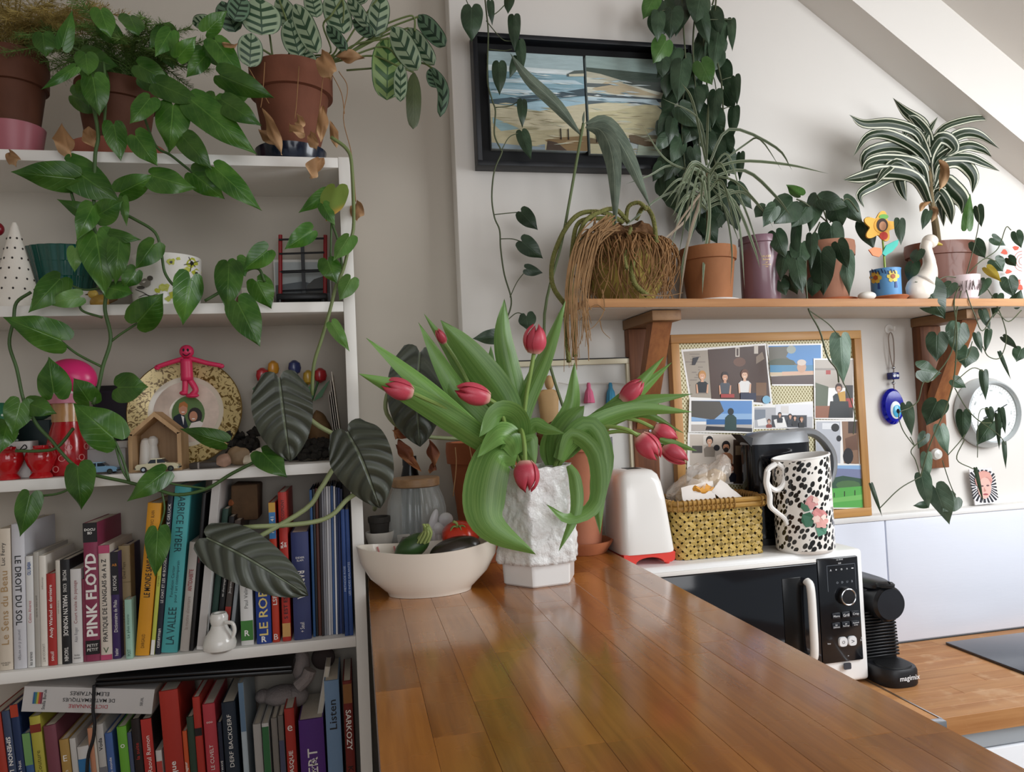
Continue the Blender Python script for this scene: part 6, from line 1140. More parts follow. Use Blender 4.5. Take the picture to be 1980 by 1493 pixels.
# black laptop-like tray under the shelf
tr = thing('black_laptop', 'closed black laptop lying on the books under the shelf', 'laptop', PY(380, 1330, 1.4))
g = lambda x0_, x1_, ya, yb_, Y0, Y1: None
a, b = PY(182, 1330, 1.366), PY(566, 1304, 1.366); ux = (b-a); L = ux.length; ux.normalize(); uz = V((-ux.z, 0, ux.x))
mm = Matrix(((ux.x, 0, uz.x, a.x), (0, 1, 0, 1.366), (ux.z, 0, uz.z, a.z), (0, 0, 0, 1)))
obj('lower_shell', xf(box(0, L, 0, .09, 0, .008, .0025), mm), M('#0d0d0f', .35), tr); obj('lid', xf(box(.001, L-.001, .001, .09, .0085, .0145, .0025), mm), M('#131316', .3), tr)
cb = tag(obj('black_cable', tube([PY(x, y, 1.362) for x, y in ((182, 1325), (181, 1350), (180, 1375), (183, 1400), (180, 1430), (171, 1460), (168, 1500), (170, 1560))], .0028, 8, 5), blackp), 'black cable hanging down in front of the lower books', 'cable')
# white plush at the right of the laptop and the slanting album
plu = thing('plush_toy', 'pale grey plush animal squeezed above the lower books', 'soft toy', PY(575, 1350, 1.44))
fur = M('#8f8582', .95, bump=.6, bs=250)
def pb_(x, y, rx, ry, rz_, Y=1.45): k_ = mpp(x, Y); return ball(PY(x, y, Y), rx*k_, ry*k_, rz_*k_, 20, 14)
obj('body', join(pb_(582, 1285, 17, 26, 34), pb_(545, 1344, 36, 30, 18), pb_(572, 1345, 24, 26, 20, 1.45), pb_(508, 1346, 14, 20, 12)), fur, plu, sharp=180)
obj('ear', pb_(625, 1272, 22, 14, 22, 1.46), M('#3c3230', .95), plu); obj('arm', tube([PY(x, y, 1.42) for x, y in ((600, 1295), (592, 1312), (575, 1328))], .012, 10, 4), fur, plu)
book('album', 'slim white album leaning over the purple dictionary', GL, 607, 620, 1287, 1387, '#bdb8b2', 4, 622, 1.40, .1, bands=()) if False else None
alb = thing('slim_album', 'slim white album leaning over the purple pocket dictionary', 'book', PY(612, 1386, 1.41), GL)
a, b = PY(613, 1386, 1.40), PY(629, 1287, 1.40); u_ = (b-a); L = u_.length; u_.normalize(); w2 = V((u_.z, 0, -u_.x))
mm = Matrix(((w2.x, 0, u_.x, a.x), (0, 1, 0, 1.395), (w2.z, 0, u_.z, a.z), (0, 0, 0, 1)))
obj('page_block', xf(box(.0012, .0075, .0005, .11, .0005, L-.0005), mm), PAGE, alb, smooth=False); obj('cover', xf(join(box(0, .001, 0, .112, 0, L), box(.0078, .0088, 0, .112, 0, L)), mm), M('#d8d4ce', .5), alb, smooth=False)
# little white jug and wooden block on the upper book shelf
c = bs(429, 1262, 1.372, 3)
jg = thing('small_white_jug', 'small white glazed jug with tiny handle in front of the books', 'jug', c+V((0, -.0, 0)))
jm = M('#e2dfd8', .2, coat=.4); yj = 1.39-.022
obj('body', lathe([(0, c.z), (.019, c.z), (.026, c.z+.005), (.0275, c.z+.013), (.024, c.z+.024), (.015, c.z+.037), (.0125, c.z+.044), (.0145, c.z+.05), (.0148, c.z+.058), (.012, c.z+.064), (.008, c.z+.064), (.0075, c.z+.055), (0, c.z+.05)], (c.x, yj-.012, 0), 40), jm, jg)
obj('handle', tube([V((c.x+.012, yj-.024, c.z+.05)), V((c.x+.024, yj-.028, c.z+.048)), V((c.x+.027, yj-.028, c.z+.036)), V((c.x+.024, yj-.028, c.z+.025))], .0032, 8, 4), jm, jg)
wbk = thing('carved_wood_block', 'rough brown wooden block with orange peg lying on the books', 'ornament', PY(475, 990, 1.45))
x0, x1, z0, z1 = R4(450, 935, 502, 1004, 1.45); obj('block', disp(box(x0, x1, 1.43, 1.5, z0, z1, .004, 2), .003, 60), M('#5c452f', .9, var=.45, vs_=40, bump=1, bs=40), wbk)
q = PY(445, 972, 1.43); obj('peg', join(tube([q, q+V((.012, .01, -.004))], .006, 8, 0)), M('#9c5a34', .7), wbk)
# ---------------- plants
PROF = {'heart': [(0, .94), (.08, .99), (.2, 1), (.38, .92), (.55, .77), (.7, .53), (.83, .28), (.93, .1), (1, 0)],
        'oval': [(0, .1), (.06, .45), (.16, .78), (.35, 1), (.6, 1), (.8, .85), (.92, .58), (.98, .25), (1, 0)],
        'lance': [(0, .06), (.1, .4), (.3, .9), (.45, 1), (.6, .92), (.8, .55), (.92, .22), (1, 0)],
        'tulip': [(0, .45), (.15, .75), (.4, 1), (.6, .93), (.8, .6), (.93, .24), (1, 0)],
        'strap': [(0, .45), (.2, .8), (.5, 1), (.7, .85), (.88, .4), (1, 0)],
        'grass': [(0, .8), (.3, 1), (.7, .8), (1, 0)],
        'peltate': [(0, .7), (.05, .8), (.14, .91), (.3, 1), (.45, 1), (.62, .92), (.78, .72), (.9, .42), (.97, .16), (1, 0)]}
def prof(sh, u):
    P = PROF[sh]
    for (a, x), (b, y) in zip(P, P[1:]):
        if u <= b:
            i = P.index((a, x)); f = (u-a)/(b-a); p0 = P[max(i-1, 0)]; p3 = P[min(i+2, len(P)-1)]
            m0 = (y-p0[1])/max(1e-6, b-p0[0])*(b-a); m1 = (p3[1]-x)/max(1e-6, p3[0]-a)*(b-a)
            return max(0., (2*f**3-3*f*f+1)*x+(f**3-2*f*f+f)*m0+(-2*f**3+3*f*f)*y+(f**3-f*f)*m1)
    return 0.
def leafgeo(path, hw, sh='heart', roll=0., fold=.25, nu=11, nv=3, wave=0., seed=0., cup=0., face=None):
    """leaf blade along a 3d path; hw half width in metres; UV u along, v across"""
    P = spline(path, max(2, nu//max(1, len(path)-1))) if len(path) > 2 else [path[0].lerp(path[1], i/nu) for i in range(nu+1)]
    n = len(P)-1; v, f, uv = [], [], []; L = sum((P[i+1]-P[i]).length for i in range(n))
    mid = P[n//2]; n0 = face or (EYE-mid).normalized()
    for i in range(n+1):
        t = (P[min(i+1, n)]-P[max(i-1, 0)]).normalized(); u = i/n
        s = t.cross(n0); s = s.normalized() if s.length > .05 else t.orthogonal().normalized()
        nn = s.cross(t).normalized()
        if roll: q = Matrix.Rotation(roll, 3, t); s = q @ s; nn = q @ nn
        w_ = hw*prof(sh, u)
        for j in range(-nv, nv+1):
            e = j/nv; p = P[i]+s*(w_*e)-nn*(fold*w_*abs(e))+nn*(wave*hw*sin(9*u+seed+2.5*e)*abs(e))-nn*(cup*L*(u-.35)**2)
            if sh in ('heart', 'peltate') and u < .35: p -= t*(hw*(.5 if sh == 'heart' else .3)*2*math.sqrt(max(0., abs(e)-e*e))*(1-u/.35)**1.6)
            v.append(p); uv.append((u*.999+.0005, (e+1)/2*.998+.001))
    m = 2*nv+1
    for i in range(n):
        for j in range(m-1): q = i*m+j; f.append((q, q+1, q+m+1, q+m))
    return (v, f, uv)
def leafmat(name, dark, light, kind='plain', rough=.35, rnd=.35, vein=.25, tl=.18):
    t = NT(name); uvn = t.nd('SeparateXYZ', {0: t.nd('UVMap').outputs[0]}); u, v = uvn.outputs[0], uvn.outputs[1]
    av = t.math('ABSOLUTE', t.math('MULTIPLY_ADD', v, 2, -1)); nz = t.noise(30, 3)
    rn = t.nd('ObjectInfo').outputs['Random']
    if kind == 'chevron': # broad dark bars along the side veins
        ph = t.math('MULTIPLY', t.math('SUBTRACT', u, t.math('MULTIPLY', av, -.2)), 30)
        ph = t.math('ADD', ph, t.math('MULTIPLY', rn, 6)); b = t.ramp(t.math('SINE', ph), .0, .45)
        b = t.math('MULTIPLY', b, t.ramp(av, .86, .7)); mid = t.ramp(av, .06, .02); b = t.math('MAXIMUM', b, mid)
        edge = t.ramp(av, .9, .97); b = t.math('MAXIMUM', b, edge); c = t.mix(b, lin(light), lin(dark)); h = b
    elif kind == 'stripe': # pale lengthwise bands
        e1 = t.math('MULTIPLY', t.ramp(av, .62, .68), t.ramp(av, .9, .84)); e2 = t.ramp(av, .1, .05)
        e3 = t.math('MULTIPLY', t.ramp(av, .3, .34), t.ramp(av, .42, .38)); b = t.math('MAXIMUM', e1, t.math('MULTIPLY', e2, .3)); c = t.mix(b, lin(dark), lin(light)); h = b
    elif kind == 'ribbed': # dark metallic leaf with sunken curved ribs
        ph = t.math('MULTIPLY', t.math('SUBTRACT', u, t.math('MULTIPLY', t.math('POWER', av, 1.3), .22)), 40); rb = t.math('SINE', ph)
        mid = t.ramp(av, .07, .02); c = t.mix(t.math('MULTIPLY', t.ramp(rb, .3, 1), .55), lin(light), lin(dark)); c = t.mix(t.math('MULTIPLY', mid, .5), c, lin('#7f8a70')); h = t.math('SUBTRACT', t.math('MULTIPLY', rb, -.5), t.math('MULTIPLY', mid, 1.5))
    elif kind == 'long': # parallel fine veins
        st = t.noise(5, 3, t.nd('UVMap').outputs[0], (.25, 9, 1)); c = t.mix(t.ramp(st, .25, .75), lin(dark), lin(light)); h = st
    elif kind == 'autumn': c = t.mix(t.ramp(t.math('ADD', t.math('ADD', u, t.math('MULTIPLY', av, .25)), t.math('MULTIPLY', nz, .35)), .75, 1.15), lin(dark), lin(light)); h = nz
    else:
        ph = t.math('MULTIPLY', t.math('SUBTRACT', u, t.math('MULTIPLY', av, .3)), 48); sv = t.ramp(t.math('SINE', ph), .75, 1.); mid = t.ramp(av, .06, .01)
        c = t.mix(t.math('MAXIMUM', t.math('MULTIPLY', sv, vein*.5), t.math('MULTIPLY', mid, vein*2)), t.mix(t.ramp(nz, .3, .7), lin(dark), t.mix(.35, lin(dark), lin(light))), lin(light)); h = t.math('SUBTRACT', t.math('MULTIPLY', sv, -.3), mid)
    k = t.math('MULTIPLY_ADD', t.math('SUBTRACT', rn, .5), rnd, 1); c = t.nd('VectorMath', {0: c, 'Scale': k}, operation='SCALE').outputs[0]
    t.set(t.b, 'Base Color', c); t.b.inputs['Roughness'].default_value = rough; t.bump(h, .15 if kind == 'long' else .35 if kind != 'ribbed' else .8, .0015 if kind != 'ribbed' else .004)
    if tl:
        tr = t.nd('BsdfTranslucent', {'Color': c}); ms = t.nd('MixShader', {0: tl, 1: t.b.outputs[0], 2: tr.outputs[0]}); t.t.links.new(ms.outputs[0], t.out.inputs[0])
    return t.m
def pts(s): a = [float(x) for x in s.replace(',', ' ').split()]; return list(zip(a[::2], a[1::2]))
def rows(s): return [[float(x) for x in r.split()] for r in s.split(';') if r.strip()]
def leaves(par, data, Y, mat, sh='heart', fold=.22, dY=.02, bend=.12, mats=None, jitter=.02, name='leaf', rollmax=.45, wave=.06, seed=1, nu=14):
    """data rows: base x y, tip x y, apparent width (pixels); depth from the stem plane Y with a little scatter"""
    rng = random.Random(seed)
    for i, r in enumerate(rows(data)):
        bx, by, tx, ty, w_ = r[:5]; Yb = Y+rng.uniform(-jitter, jitter) if len(r) < 6 or r[5] == 0 else r[5]; Yt = Yb+rng.uniform(-dY, dY*.4) if len(r) < 7 else r[6]
        A, B = PY(bx, by, Yb), PY(tx, ty, Yt); L = (B-A).length; roll = rng.uniform(-rollmax, rollmax)
        n0 = (EYE-(A+B)/2).normalized(); mid = (A+B)/2+n0*(L*bend*rng.uniform(.4, 1.3)); hw = w_/2*mpp(bx, Yb)/max(.6, cos(roll))*1.03
        m = mat if not mats else mats.get(i, mat)
        obj(name, leafgeo([A, mid, B], hw, sh, roll, fold*rng.uniform(.5, 1.4), nu, 5, wave, rng.random()*6), m, par, sharp=180)
def stem(par, s, Y, r, mat, name='stem', Y2=None, seg=6):
    p = pts(s); n = len(p)-1; return obj(name, tube([PY(x, y, Y+((Y2-Y)*i/n if Y2 else 0)) for i, (x, y) in enumerate(p)], r, seg, 5), mat, par, sharp=180)
# ----- top shelf pots
Zt = SZ[0]
def top(px, py, Y): p = PY(px, py, Y); return V((p.x, Y, Zt))
brown = M('#5a321e', .7, var=.3, vs_=12, bump=.2, bs=40)
c = top(28, 280, 1.47); k = mpp(28, 1.47)
tag(obj('pink_bowl', lathe([(0, c.z), (.034, c.z), (.043, c.z+.03), (.05, c.z+.075), (.047, c.z+.075), (.0405, c.z+.03), (.035, c.z+.0062), (0, c.z+.006)], (c.x, c.y, 0), 40), M('#a8616a', .4)), 'dusky pink bowl under the fern pot at the top left', 'bowl')
fe = thing('feathery_fern', 'golden feathery asparagus fern in a brown pot at the top left', 'plant', c+V((0, 0, .0065)))
cz_ = c+V((0, 0, .0065)); pot(fe, cz_, .031, .054, .2, .06, brown); earth(fe, cz_, .045, cz_.z+.19); FERN1 = cz_+V((0, 0, .2))
c = top(228, 280, 1.475)
tag(obj('clay_dish', lathe([(0, c.z), (.066, c.z), (.08, c.z+.04), (.081, c.z+.044), (.077, c.z+.044), (.064, c.z+.008), (0, c.z+.008)], (c.x, c.y, 0), 44, 1, .85), ter('#9a5a48')), 'wide pink-brown clay dish under the ivy-like vine on top', 'dish')
pth = thing('pothos_vine', 'large green pothos trailing from a brown pot down the whole bookcase', 'plant', c+V((0, 0, .0085)))
cz_ = c+V((0, 0, .0085)); pot(pth, cz_, .045, .066, .15, .035, brown); earth(pth, cz_, .055, cz_.z+.14); FERN2 = cz_+V((.02, 0, .15))
c = top(568, 290, 1.475)
tag(obj('navy_cachepot', lathe([(0, c.z), (.05, c.z), (.062, c.z+.02), (.067, c.z+.046), (.064, c.z+.046), (.058, c.z+.02), (.04, c.z+.0085), (0, c.z+.008)], (c.x-.005, c.y, 0), 44), M('#101a2e', .2, coat=.3)), 'shiny navy blue bowl under the calathea pot', 'cachepot')
cal = thing('calathea_plant', 'calathea with striped pale green leaves in a terracotta pot on top', 'plant', c+V((0, 0, .013)))
cz_ = c+V((0, 0, .013)); obj('pot', lathe([(0, cz_.z), (.037, cz_.z), (.058, cz_.z+.07), (.069, cz_.z+.14), (.0775, cz_.z+.141), (.0785, cz_.z+.19), (.074, cz_.z+.19), (.07, cz_.z+.178), (0, cz_.z+.177)], (c.x, c.y, 0), 48), ter('#744430', .3), cal, sharp=40); earth(cal, cz_, .069, cz_.z+.178)
# ----- pothos
pg = leafmat('pothos_leaf', '#2a5814', '#6e9a42', 'plain', .3, .5, .2); pgy = leafmat('pothos_yellowing', '#7c9440', '#c99a3c', 'autumn', .4, .2); pgl = leafmat('pothos_pale', '#4f7c34', '#86a860', 'plain', .35, .3, .2)
POTH = """83 67 88 111 40;146 129 78 174 20;166 105 171 147 42;180 150 192 225 50;252 32 268 70 40;268 126 331 160 45;335 204 327 297 62;303 161 391 201 45;370 193 498 300 62;425 145 531 190 50;416 78 472 155 45;429 193 507 244 45;220 241 234 312 42;262 263 305 322 46;354 265 410 328 45;142 345 21 332 58;131 319 234 393 70;233 372 303 338 46;295 340 380 365 50;373 335 435 385 50;415 323 507 408 46;
185 420 110 385 34;180 398 148 465 40;190 415 237 388 46;237 381 245 438 18;209 453 274 464 26;186 454 204 573 68;231 466 223 552 40;145 480 144 527 28;157 466 168 512 24;297 473 262 520 44;116 539 55 605 50;154 574 87 588 34;262 525 238 560 36;212 557 257 567 38;266 623 316 567 60;369 539 353 629 54;
516 485 470 523 44;443 511 439 603 52;458 504 475 535 40;497 545 525 598 48;460 585 503 671 60;603 446 550 482 38;633 372 577 412 28;649 364 631 428 48;625 395 648 437 26;634 504 651 549 42;675 458 645 505 34;678 540 656 582 36;118 658 6 613 62;104 759 94 690 56;172 775 142 731 44;219 846 142 780 74;228 749 287 748 58;51 778 110 800 40;40 780 24 841 50;14 820 0 877 44;150 905 157 987 52;319 913 245 970 44;433 855 348 829 36;507 875 555 923 48;58 959 39 1038 44;305 1027 300 1115 44;641 624 676 680 26;195 20 215 75 40;330 60 300 110 36;120 90 140 20 30;395 110 360 150 34;290 190 250 240 40;400 60 440 20 36;345 110 380 70 34"""
rng = random.Random(77); POTF = ';'.join('%.0f %.0f %.0f %.0f %.0f' % (x, y, x+L*cos(a), y+L*sin(a), L*.66) for x, y, a, L in [(rng.uniform(130, 470), rng.uniform(40, 190), rng.uniform(.1, 2.4), rng.uniform(46, 76)) for _ in range(15)])
mm_ = {28: pgl, 32: pgl, 44: pgy, 47: pgl, 48: pgl, 63: pgl}
leaves(pth, POTH, 1.315, pg, mats=mm_, jitter=.022, seed=5, bend=.14)
leaves(pth, POTF, 1.385, pg, jitter=.02, seed=6, bend=.14)
vs1 = M('#3f5a2c', .5, var=.2, vs_=40); vs2 = M('#6e7c4a', .5, var=.2, vs_=40)
for s, r in (('180 200 190 262 184 300 182 380 180 430 190 470 204 560 203 600 214 655 199 708 190 750 180 782', .0032), ('235 412 262 425 300 450 312 490 318 525 332 548 345 556', .0026), ('60 565 32 585 26 620 18 665 32 712 42 760 48 782', .0026), ('50 782 72 822 100 852 116 872 140 897 172 916 245 932 300 946 345 957 400 945 450 915 520 880', .003), ('30 872 80 872 112 864 142 828', .0026), ('220 848 238 890 250 932', .0024), ('396 582 422 567 450 552 476 524 500 520 512 545', .0026), ('312 946 318 985 307 1025', .0016), ('641 430 655 470 662 520', .0022), ('641 430 639 500', .0018), ('131 322 133 350 145 395 168 425', .0024), ('270 200 300 280 330 300 373 334', .0022), ('200 120 205 180 200 260', .0024), ('340 250 360 230 372 195', .002), ('150 905 138 940 110 955 60 960', .002), ('118 660 150 685 198 710', .0022), ('266 625 235 645 215 660', .002), ('116 540 160 560 200 556', .0018), ('155 576 158 600 198 614', .002), ('83 70 140 92 165 105', .002), ('310 920 330 935 400 945', .0018), ('250 932 235 905 220 850', .002)):
    stem(pth, s, 1.335, r, vs1)
stem(pth, '640 265 670 288 680 320 684 430 676 470 664 520 650 552 638 600 622 655 607 705 603 765', 1.335, .0032, vs2)
dry = leafmat('dry_leaf', '#96704a', '#bd9870', 'autumn', .7, .4); 
DRY = "622 305 600 345 26;690 388 690 428 26;575 220 582 250 18;625 205 620 275 22;508 210 545 300 22;440 105 430 82 40;600 255 612 290 20;640 235 650 285 18;560 240 590 262 20;500 250 540 280 24;18 292 30 322 22;120 240 135 305 34;170 245 180 285 26"
leaves(pth, DRY, 1.345, dry, 'lance', .6, wave=.5, name='dry_leaf', seed=9, rollmax=.9)
# ----- calathea
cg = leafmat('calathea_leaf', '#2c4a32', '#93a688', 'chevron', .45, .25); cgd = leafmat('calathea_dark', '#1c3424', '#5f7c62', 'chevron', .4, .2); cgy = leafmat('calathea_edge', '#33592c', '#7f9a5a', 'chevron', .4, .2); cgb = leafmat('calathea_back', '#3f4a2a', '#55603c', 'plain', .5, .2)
CAL = "503 -4 507 68 74;486 64 483 130 46;537 -6 572 64 38;560 36 578 108 48;570 8 614 103 40;588 96 593 134 42;641 -14 665 66 50;673 -4 712 52 26;738 -12 726 72 40;631 50 671 98 24;682 38 722 70 26;751 72 748 194 58;758 52 808 136 44;788 54 840 126 32;775 124 774 197 26;801 140 799 250 28;834 130 842 170 26;808 30 861 90 34;372 45 412 42 28;430 2 456 62 42;690 -20 706 6 30;470 -8 452 40 40;600 -16 612 34 34"
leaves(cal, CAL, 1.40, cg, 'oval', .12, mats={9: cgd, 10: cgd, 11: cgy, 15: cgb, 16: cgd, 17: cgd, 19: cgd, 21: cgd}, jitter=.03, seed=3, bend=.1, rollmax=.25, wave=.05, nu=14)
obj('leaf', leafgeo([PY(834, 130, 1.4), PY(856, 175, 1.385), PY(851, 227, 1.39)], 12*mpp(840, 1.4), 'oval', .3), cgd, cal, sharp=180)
cst = M('#5c6a3a', .55, var=.2, vs_=40)
for s in ('650 108 690 85 752 74', '655 112 720 76 762 52', '652 115 740 70 790 54', '655 118 740 90 776 122', '650 115 720 60 786 32 801 36 802 60', '660 110 740 60 809 32', '645 105 660 60 665 20 660 -10', '640 100 625 50 640 30 660 0', '600 110 590 60 585 20', '570 115 560 60 540 0', '530 118 520 60 505 0', '655 118 720 108 770 128 800 140', '770 128 815 122 836 132', '545 118 500 90 486 66', '650 108 690 50 735 -8', '555 118 575 60 590 30'):
    p = pts(s); obj('petiole', tube([PY(570+(p[0][0]-570)*.5, p[0][1]+8, 1.45)]+[PY(x, y, 1.43-.03*min(1, i/2)) for i, (x, y) in enumerate(p)], .0019, 6, 5), cst, cal)
leaves(cal, "622 98 640 155 36;650 110 705 112 24", 1.385, dry, 'lance', .7, wave=.5, name='dry_leaf', seed=4)
rtm = M('#8f6a44', .8, var=.3, vs_=50)
for i, s in enumerate(('512 120 508 180 504 208', '578 128 574 190 570 230', '625 145 618 210 610 260', '640 140 660 180 666 220', '655 138 672 170 664 230 680 300 688 390', '480 130 500 165 520 200')): stem(cal, s, 1.385, .0008, rtm, 'hanging_root')
# ----- feathery fern fronds
def fronds(par, base, n, spread, length, mat, seed, name='fronds', up=.12):
    rng = random.Random(seed); gs = []
    for i in range(n):
        a = rng.uniform(0, 2*pi); el_ = rng.uniform(.1, 1.2); L = length*rng.uniform(.6, 1.1); d = V((cos(a)*spread, sin(a)*.55-.25, up+el_*.5)).normalized()
        P = [base, base+d*L*.5+V((0, 0, .02)), base+d*L+V((0, 0, -.35*L*rng.random()))]; S = spline(P, 12)
        S = [V((p.x, min(p.y, 1.72), max(p.z, Zt+.012) if p.y > 1.37 and p.x < 0 else p.z)) for p in S]
        gs.append(tube(S, .0009, 3, 0, False))
        for j in range(3, len(S)-1):
            t = (S[j+1]-S[j]).normalized()
            for k_ in range(6):
                b = rng.uniform(0, 2*pi); o = t.orthogonal().normalized(); o = Matrix.Rotation(b, 3, t) @ o; o.z *= .4; l2 = rng.uniform(.012, .032)*(1.1-j/len(S)*.6)
                q = S[j]+t*rng.uniform(0, .01); e = q+o*l2+t*l2*.5; gs.append(tube([q, e], .0004, 3, 0, False))
                for m_ in range(5):
                    f_ = .25+.15*m_; pp_ = q.lerp(e, f_); r_ = V((rng.uniform(-1, 1), rng.uniform(-1, 1), rng.uniform(-1, 1)))*.006; gs.append(([pp_, pp_+r_+t*.003, pp_+r_*1.1+t*.0038], [(0, 1, 2)]))
    return stuff(obj(name, join(*gs), mat, par, smooth=False))
fronds(fe, FERN1, 60, 1.0, .21, M('#a38f50', .7, var=.3, vs_=20), 1); fronds(pth, FERN2, 54, 1.0, .19, M('#5c7a38', .7, var=.3, vs_=20), 2, 'fern_fronds', .2)
# ----- alocasia
ag = leafmat('alocasia_leaf', '#1c211a', '#454a3e', 'ribbed', .42, .15, tl=.04)
def bigleaf(par, path, Ys, w_, roll=0., fold=.1, cup=0.): P = [PY(x, y, Y) for (x, y), Y in zip(pts(path), Ys)]; return obj('leaf', leafgeo(P, w_/2*mpp(pts(path)[0][0], Ys[0]), 'peltate', roll, fold, 20, 5, .05, 1, cup), ag, par, sharp=180)
rbp = thing('ribbed_leaf_plant', 'plant with huge dark ribbed leaves reaching over the bookcase edge', 'plant', (.036, 1.51, BAR+.064))
pot(rbp, V((.036, 1.51, BAR+.064)), .016, .021, .05, .012, M('#2e2a26', .7))
bigleaf(rbp, '540 732 548 800 561 893', (1.315, 1.30, 1.315), 112); bigleaf(rbp, '672 836 700 890 735 983', (1.28, 1.262, 1.275), 118, .15); bigleaf(rbp, '400 1040 480 1080 596 1152', (1.29, 1.27, 1.285), 100, -.1, .16); bigleaf(alo, '812 682 806 770 812 864', (1.47, 1.44, 1.45), 110, -.15, .18)
ap = M('#8a9468', .5, var=.15, vs_=30)
for Yp, s in (((1.5, 1.36, 1.33, 1.33, 1.325, 1.325), '724 985 728 955 712 905 660 850 607 817 550 762'), ((1.5, 1.36, 1.33, 1.325, 1.31), '724 985 724 950 706 900 690 870 674 838'), ((1.5, 1.35, 1.33, 1.33, 1.32, 1.31, 1.3), '724 985 728 965 700 952 672 965 640 997 590 1012 470 1020'), ((1.5, 1.35, 1.33, 1.33, 1.32, 1.31, 1.30), '724 985 728 940 690 900 655 895 620 945 590 985 480 1050')):
    obj('petiole', tube([PY(x, y, Y) for (x, y), Y in zip(pts(s), Yp)], .0042, 8, 5), ap, rbp, sharp=180)
obj('petiole', tube([PY(x, y, Y) for (x, y), Y in zip(pts('905 850 800 840 748 800 756 745 790 715 810 690'), (1.578, 1.53, 1.48, 1.475, 1.475, 1.472))], .0042, 8, 5), ap, alo, sharp=180)
leaves(alo, "790 815 765 850 34;770 850 800 900 26;765 860 815 912 18;830 850 840 905 22;800 840 758 832 22;840 895 830 915 14", 1.5, leafmat('alocasia_dry', '#6a3418', '#8f5a34', 'autumn', .7, .3), 'lance', .7, wave=.5, name='dry_leaf', seed=6)
for s in ('880 865 882 900 876 960', '905 850 915 900 925 925', '945 870 935 930 925 990', '955 870 945 900 940 910'): stem(alo, s, 1.487, .0011, M('#a07850', .8), 'root')
# ----- tall plant in the pink pot
sg = leafmat('grey_leaf', '#566456', '#8f9c88', 'plain', .5, .2, .5); sst = M('#5c6a44', .6)
obj('stem', tube([V((POT2.x-.01, POT2.y, POT2.z+.232)), PY(1052, 640, 1.56), PY(1090, 450, 1.56), PY(1128, 238, 1.56)], .0032, 8, 6), sst, spp)
def pleaf(par, s, Ys, w_, mat, sh, roll=0., fold=.2, name='leaf', nu=16, wave=.05, seed=0):
    p = pts(s); Yl = Ys if isinstance(Ys, (list, tuple)) else (Ys, Ys); n = len(p)-1; P = [PY(x, y, Yl[0]+(Yl[-1]-Yl[0])*i/n) for i, (x, y) in enumerate(p)]
    return obj(name, leafgeo(P, w_/2*mpp(p[0][0], Yl[0]), sh, roll, fold, nu, 3, wave, seed), mat, par, sharp=180)
pleaf(spp, '1124 262 1080 205 1022 150 986 102', (1.56, 1.54), 26, sg, 'lance', .3, .5); pleaf(spp, '1132 246 1165 255 1186 315 1190 448', (1.56, 1.52), 38, sg, 'lance', .1, .3); pleaf(spp, '1132 238 1172 240 1216 305 1258 402', (1.56, 1.53), 36, sg, 'lance', -.2, .3); pleaf(spp, '1128 240 1128 228 1130 214', 1.555, 5, sg, 'lance')
# ----- tulips
tlm = leafmat('tulip_leaf', '#5a8a3e', '#8cb463', 'long', .3, .25, tl=.3); tsm = M('#7f9a4e', .45, var=.1)
def petalmat():
    t = NT('tulip_petal'); uvn = t.nd('SeparateXYZ', {0: t.nd('UVMap').outputs[0]}); u = uvn.outputs[0]; st = t.noise(50, 2, t.nd('UVMap').outputs[0], (.4, 14, 1))
    c = t.mix(t.ramp(st, .3, .7), lin('#c2324a'), lin('#dd6675')); c = t.mix(t.ramp(u, .22, .0), c, lin('#e6b3a4')); c = t.mix(t.math('MULTIPLY', t.ramp(u, .7, 1.), .5), c, lin('#a01222'))
    k = t.math('MULTIPLY_ADD', t.math('SUBTRACT', t.nd('ObjectInfo').outputs['Random'], .5), .25, 1); t.set(t.b, 'Base Color', t.nd('VectorMath', {0: c, 'Scale': k}, operation='SCALE').outputs[0]); t.b.inputs['Roughness'].default_value = .4
    tr = t.nd('BsdfTranslucent', {'Color': c}); ms = t.nd('MixShader', {0: .2, 1: t.b.outputs[0], 2: tr.outputs[0]}); t.t.links.new(ms.outputs[0], t.out.inputs[0]); return t.m
ptm = petalmat()
VM = V((vcx, vcy, VZ+.14))
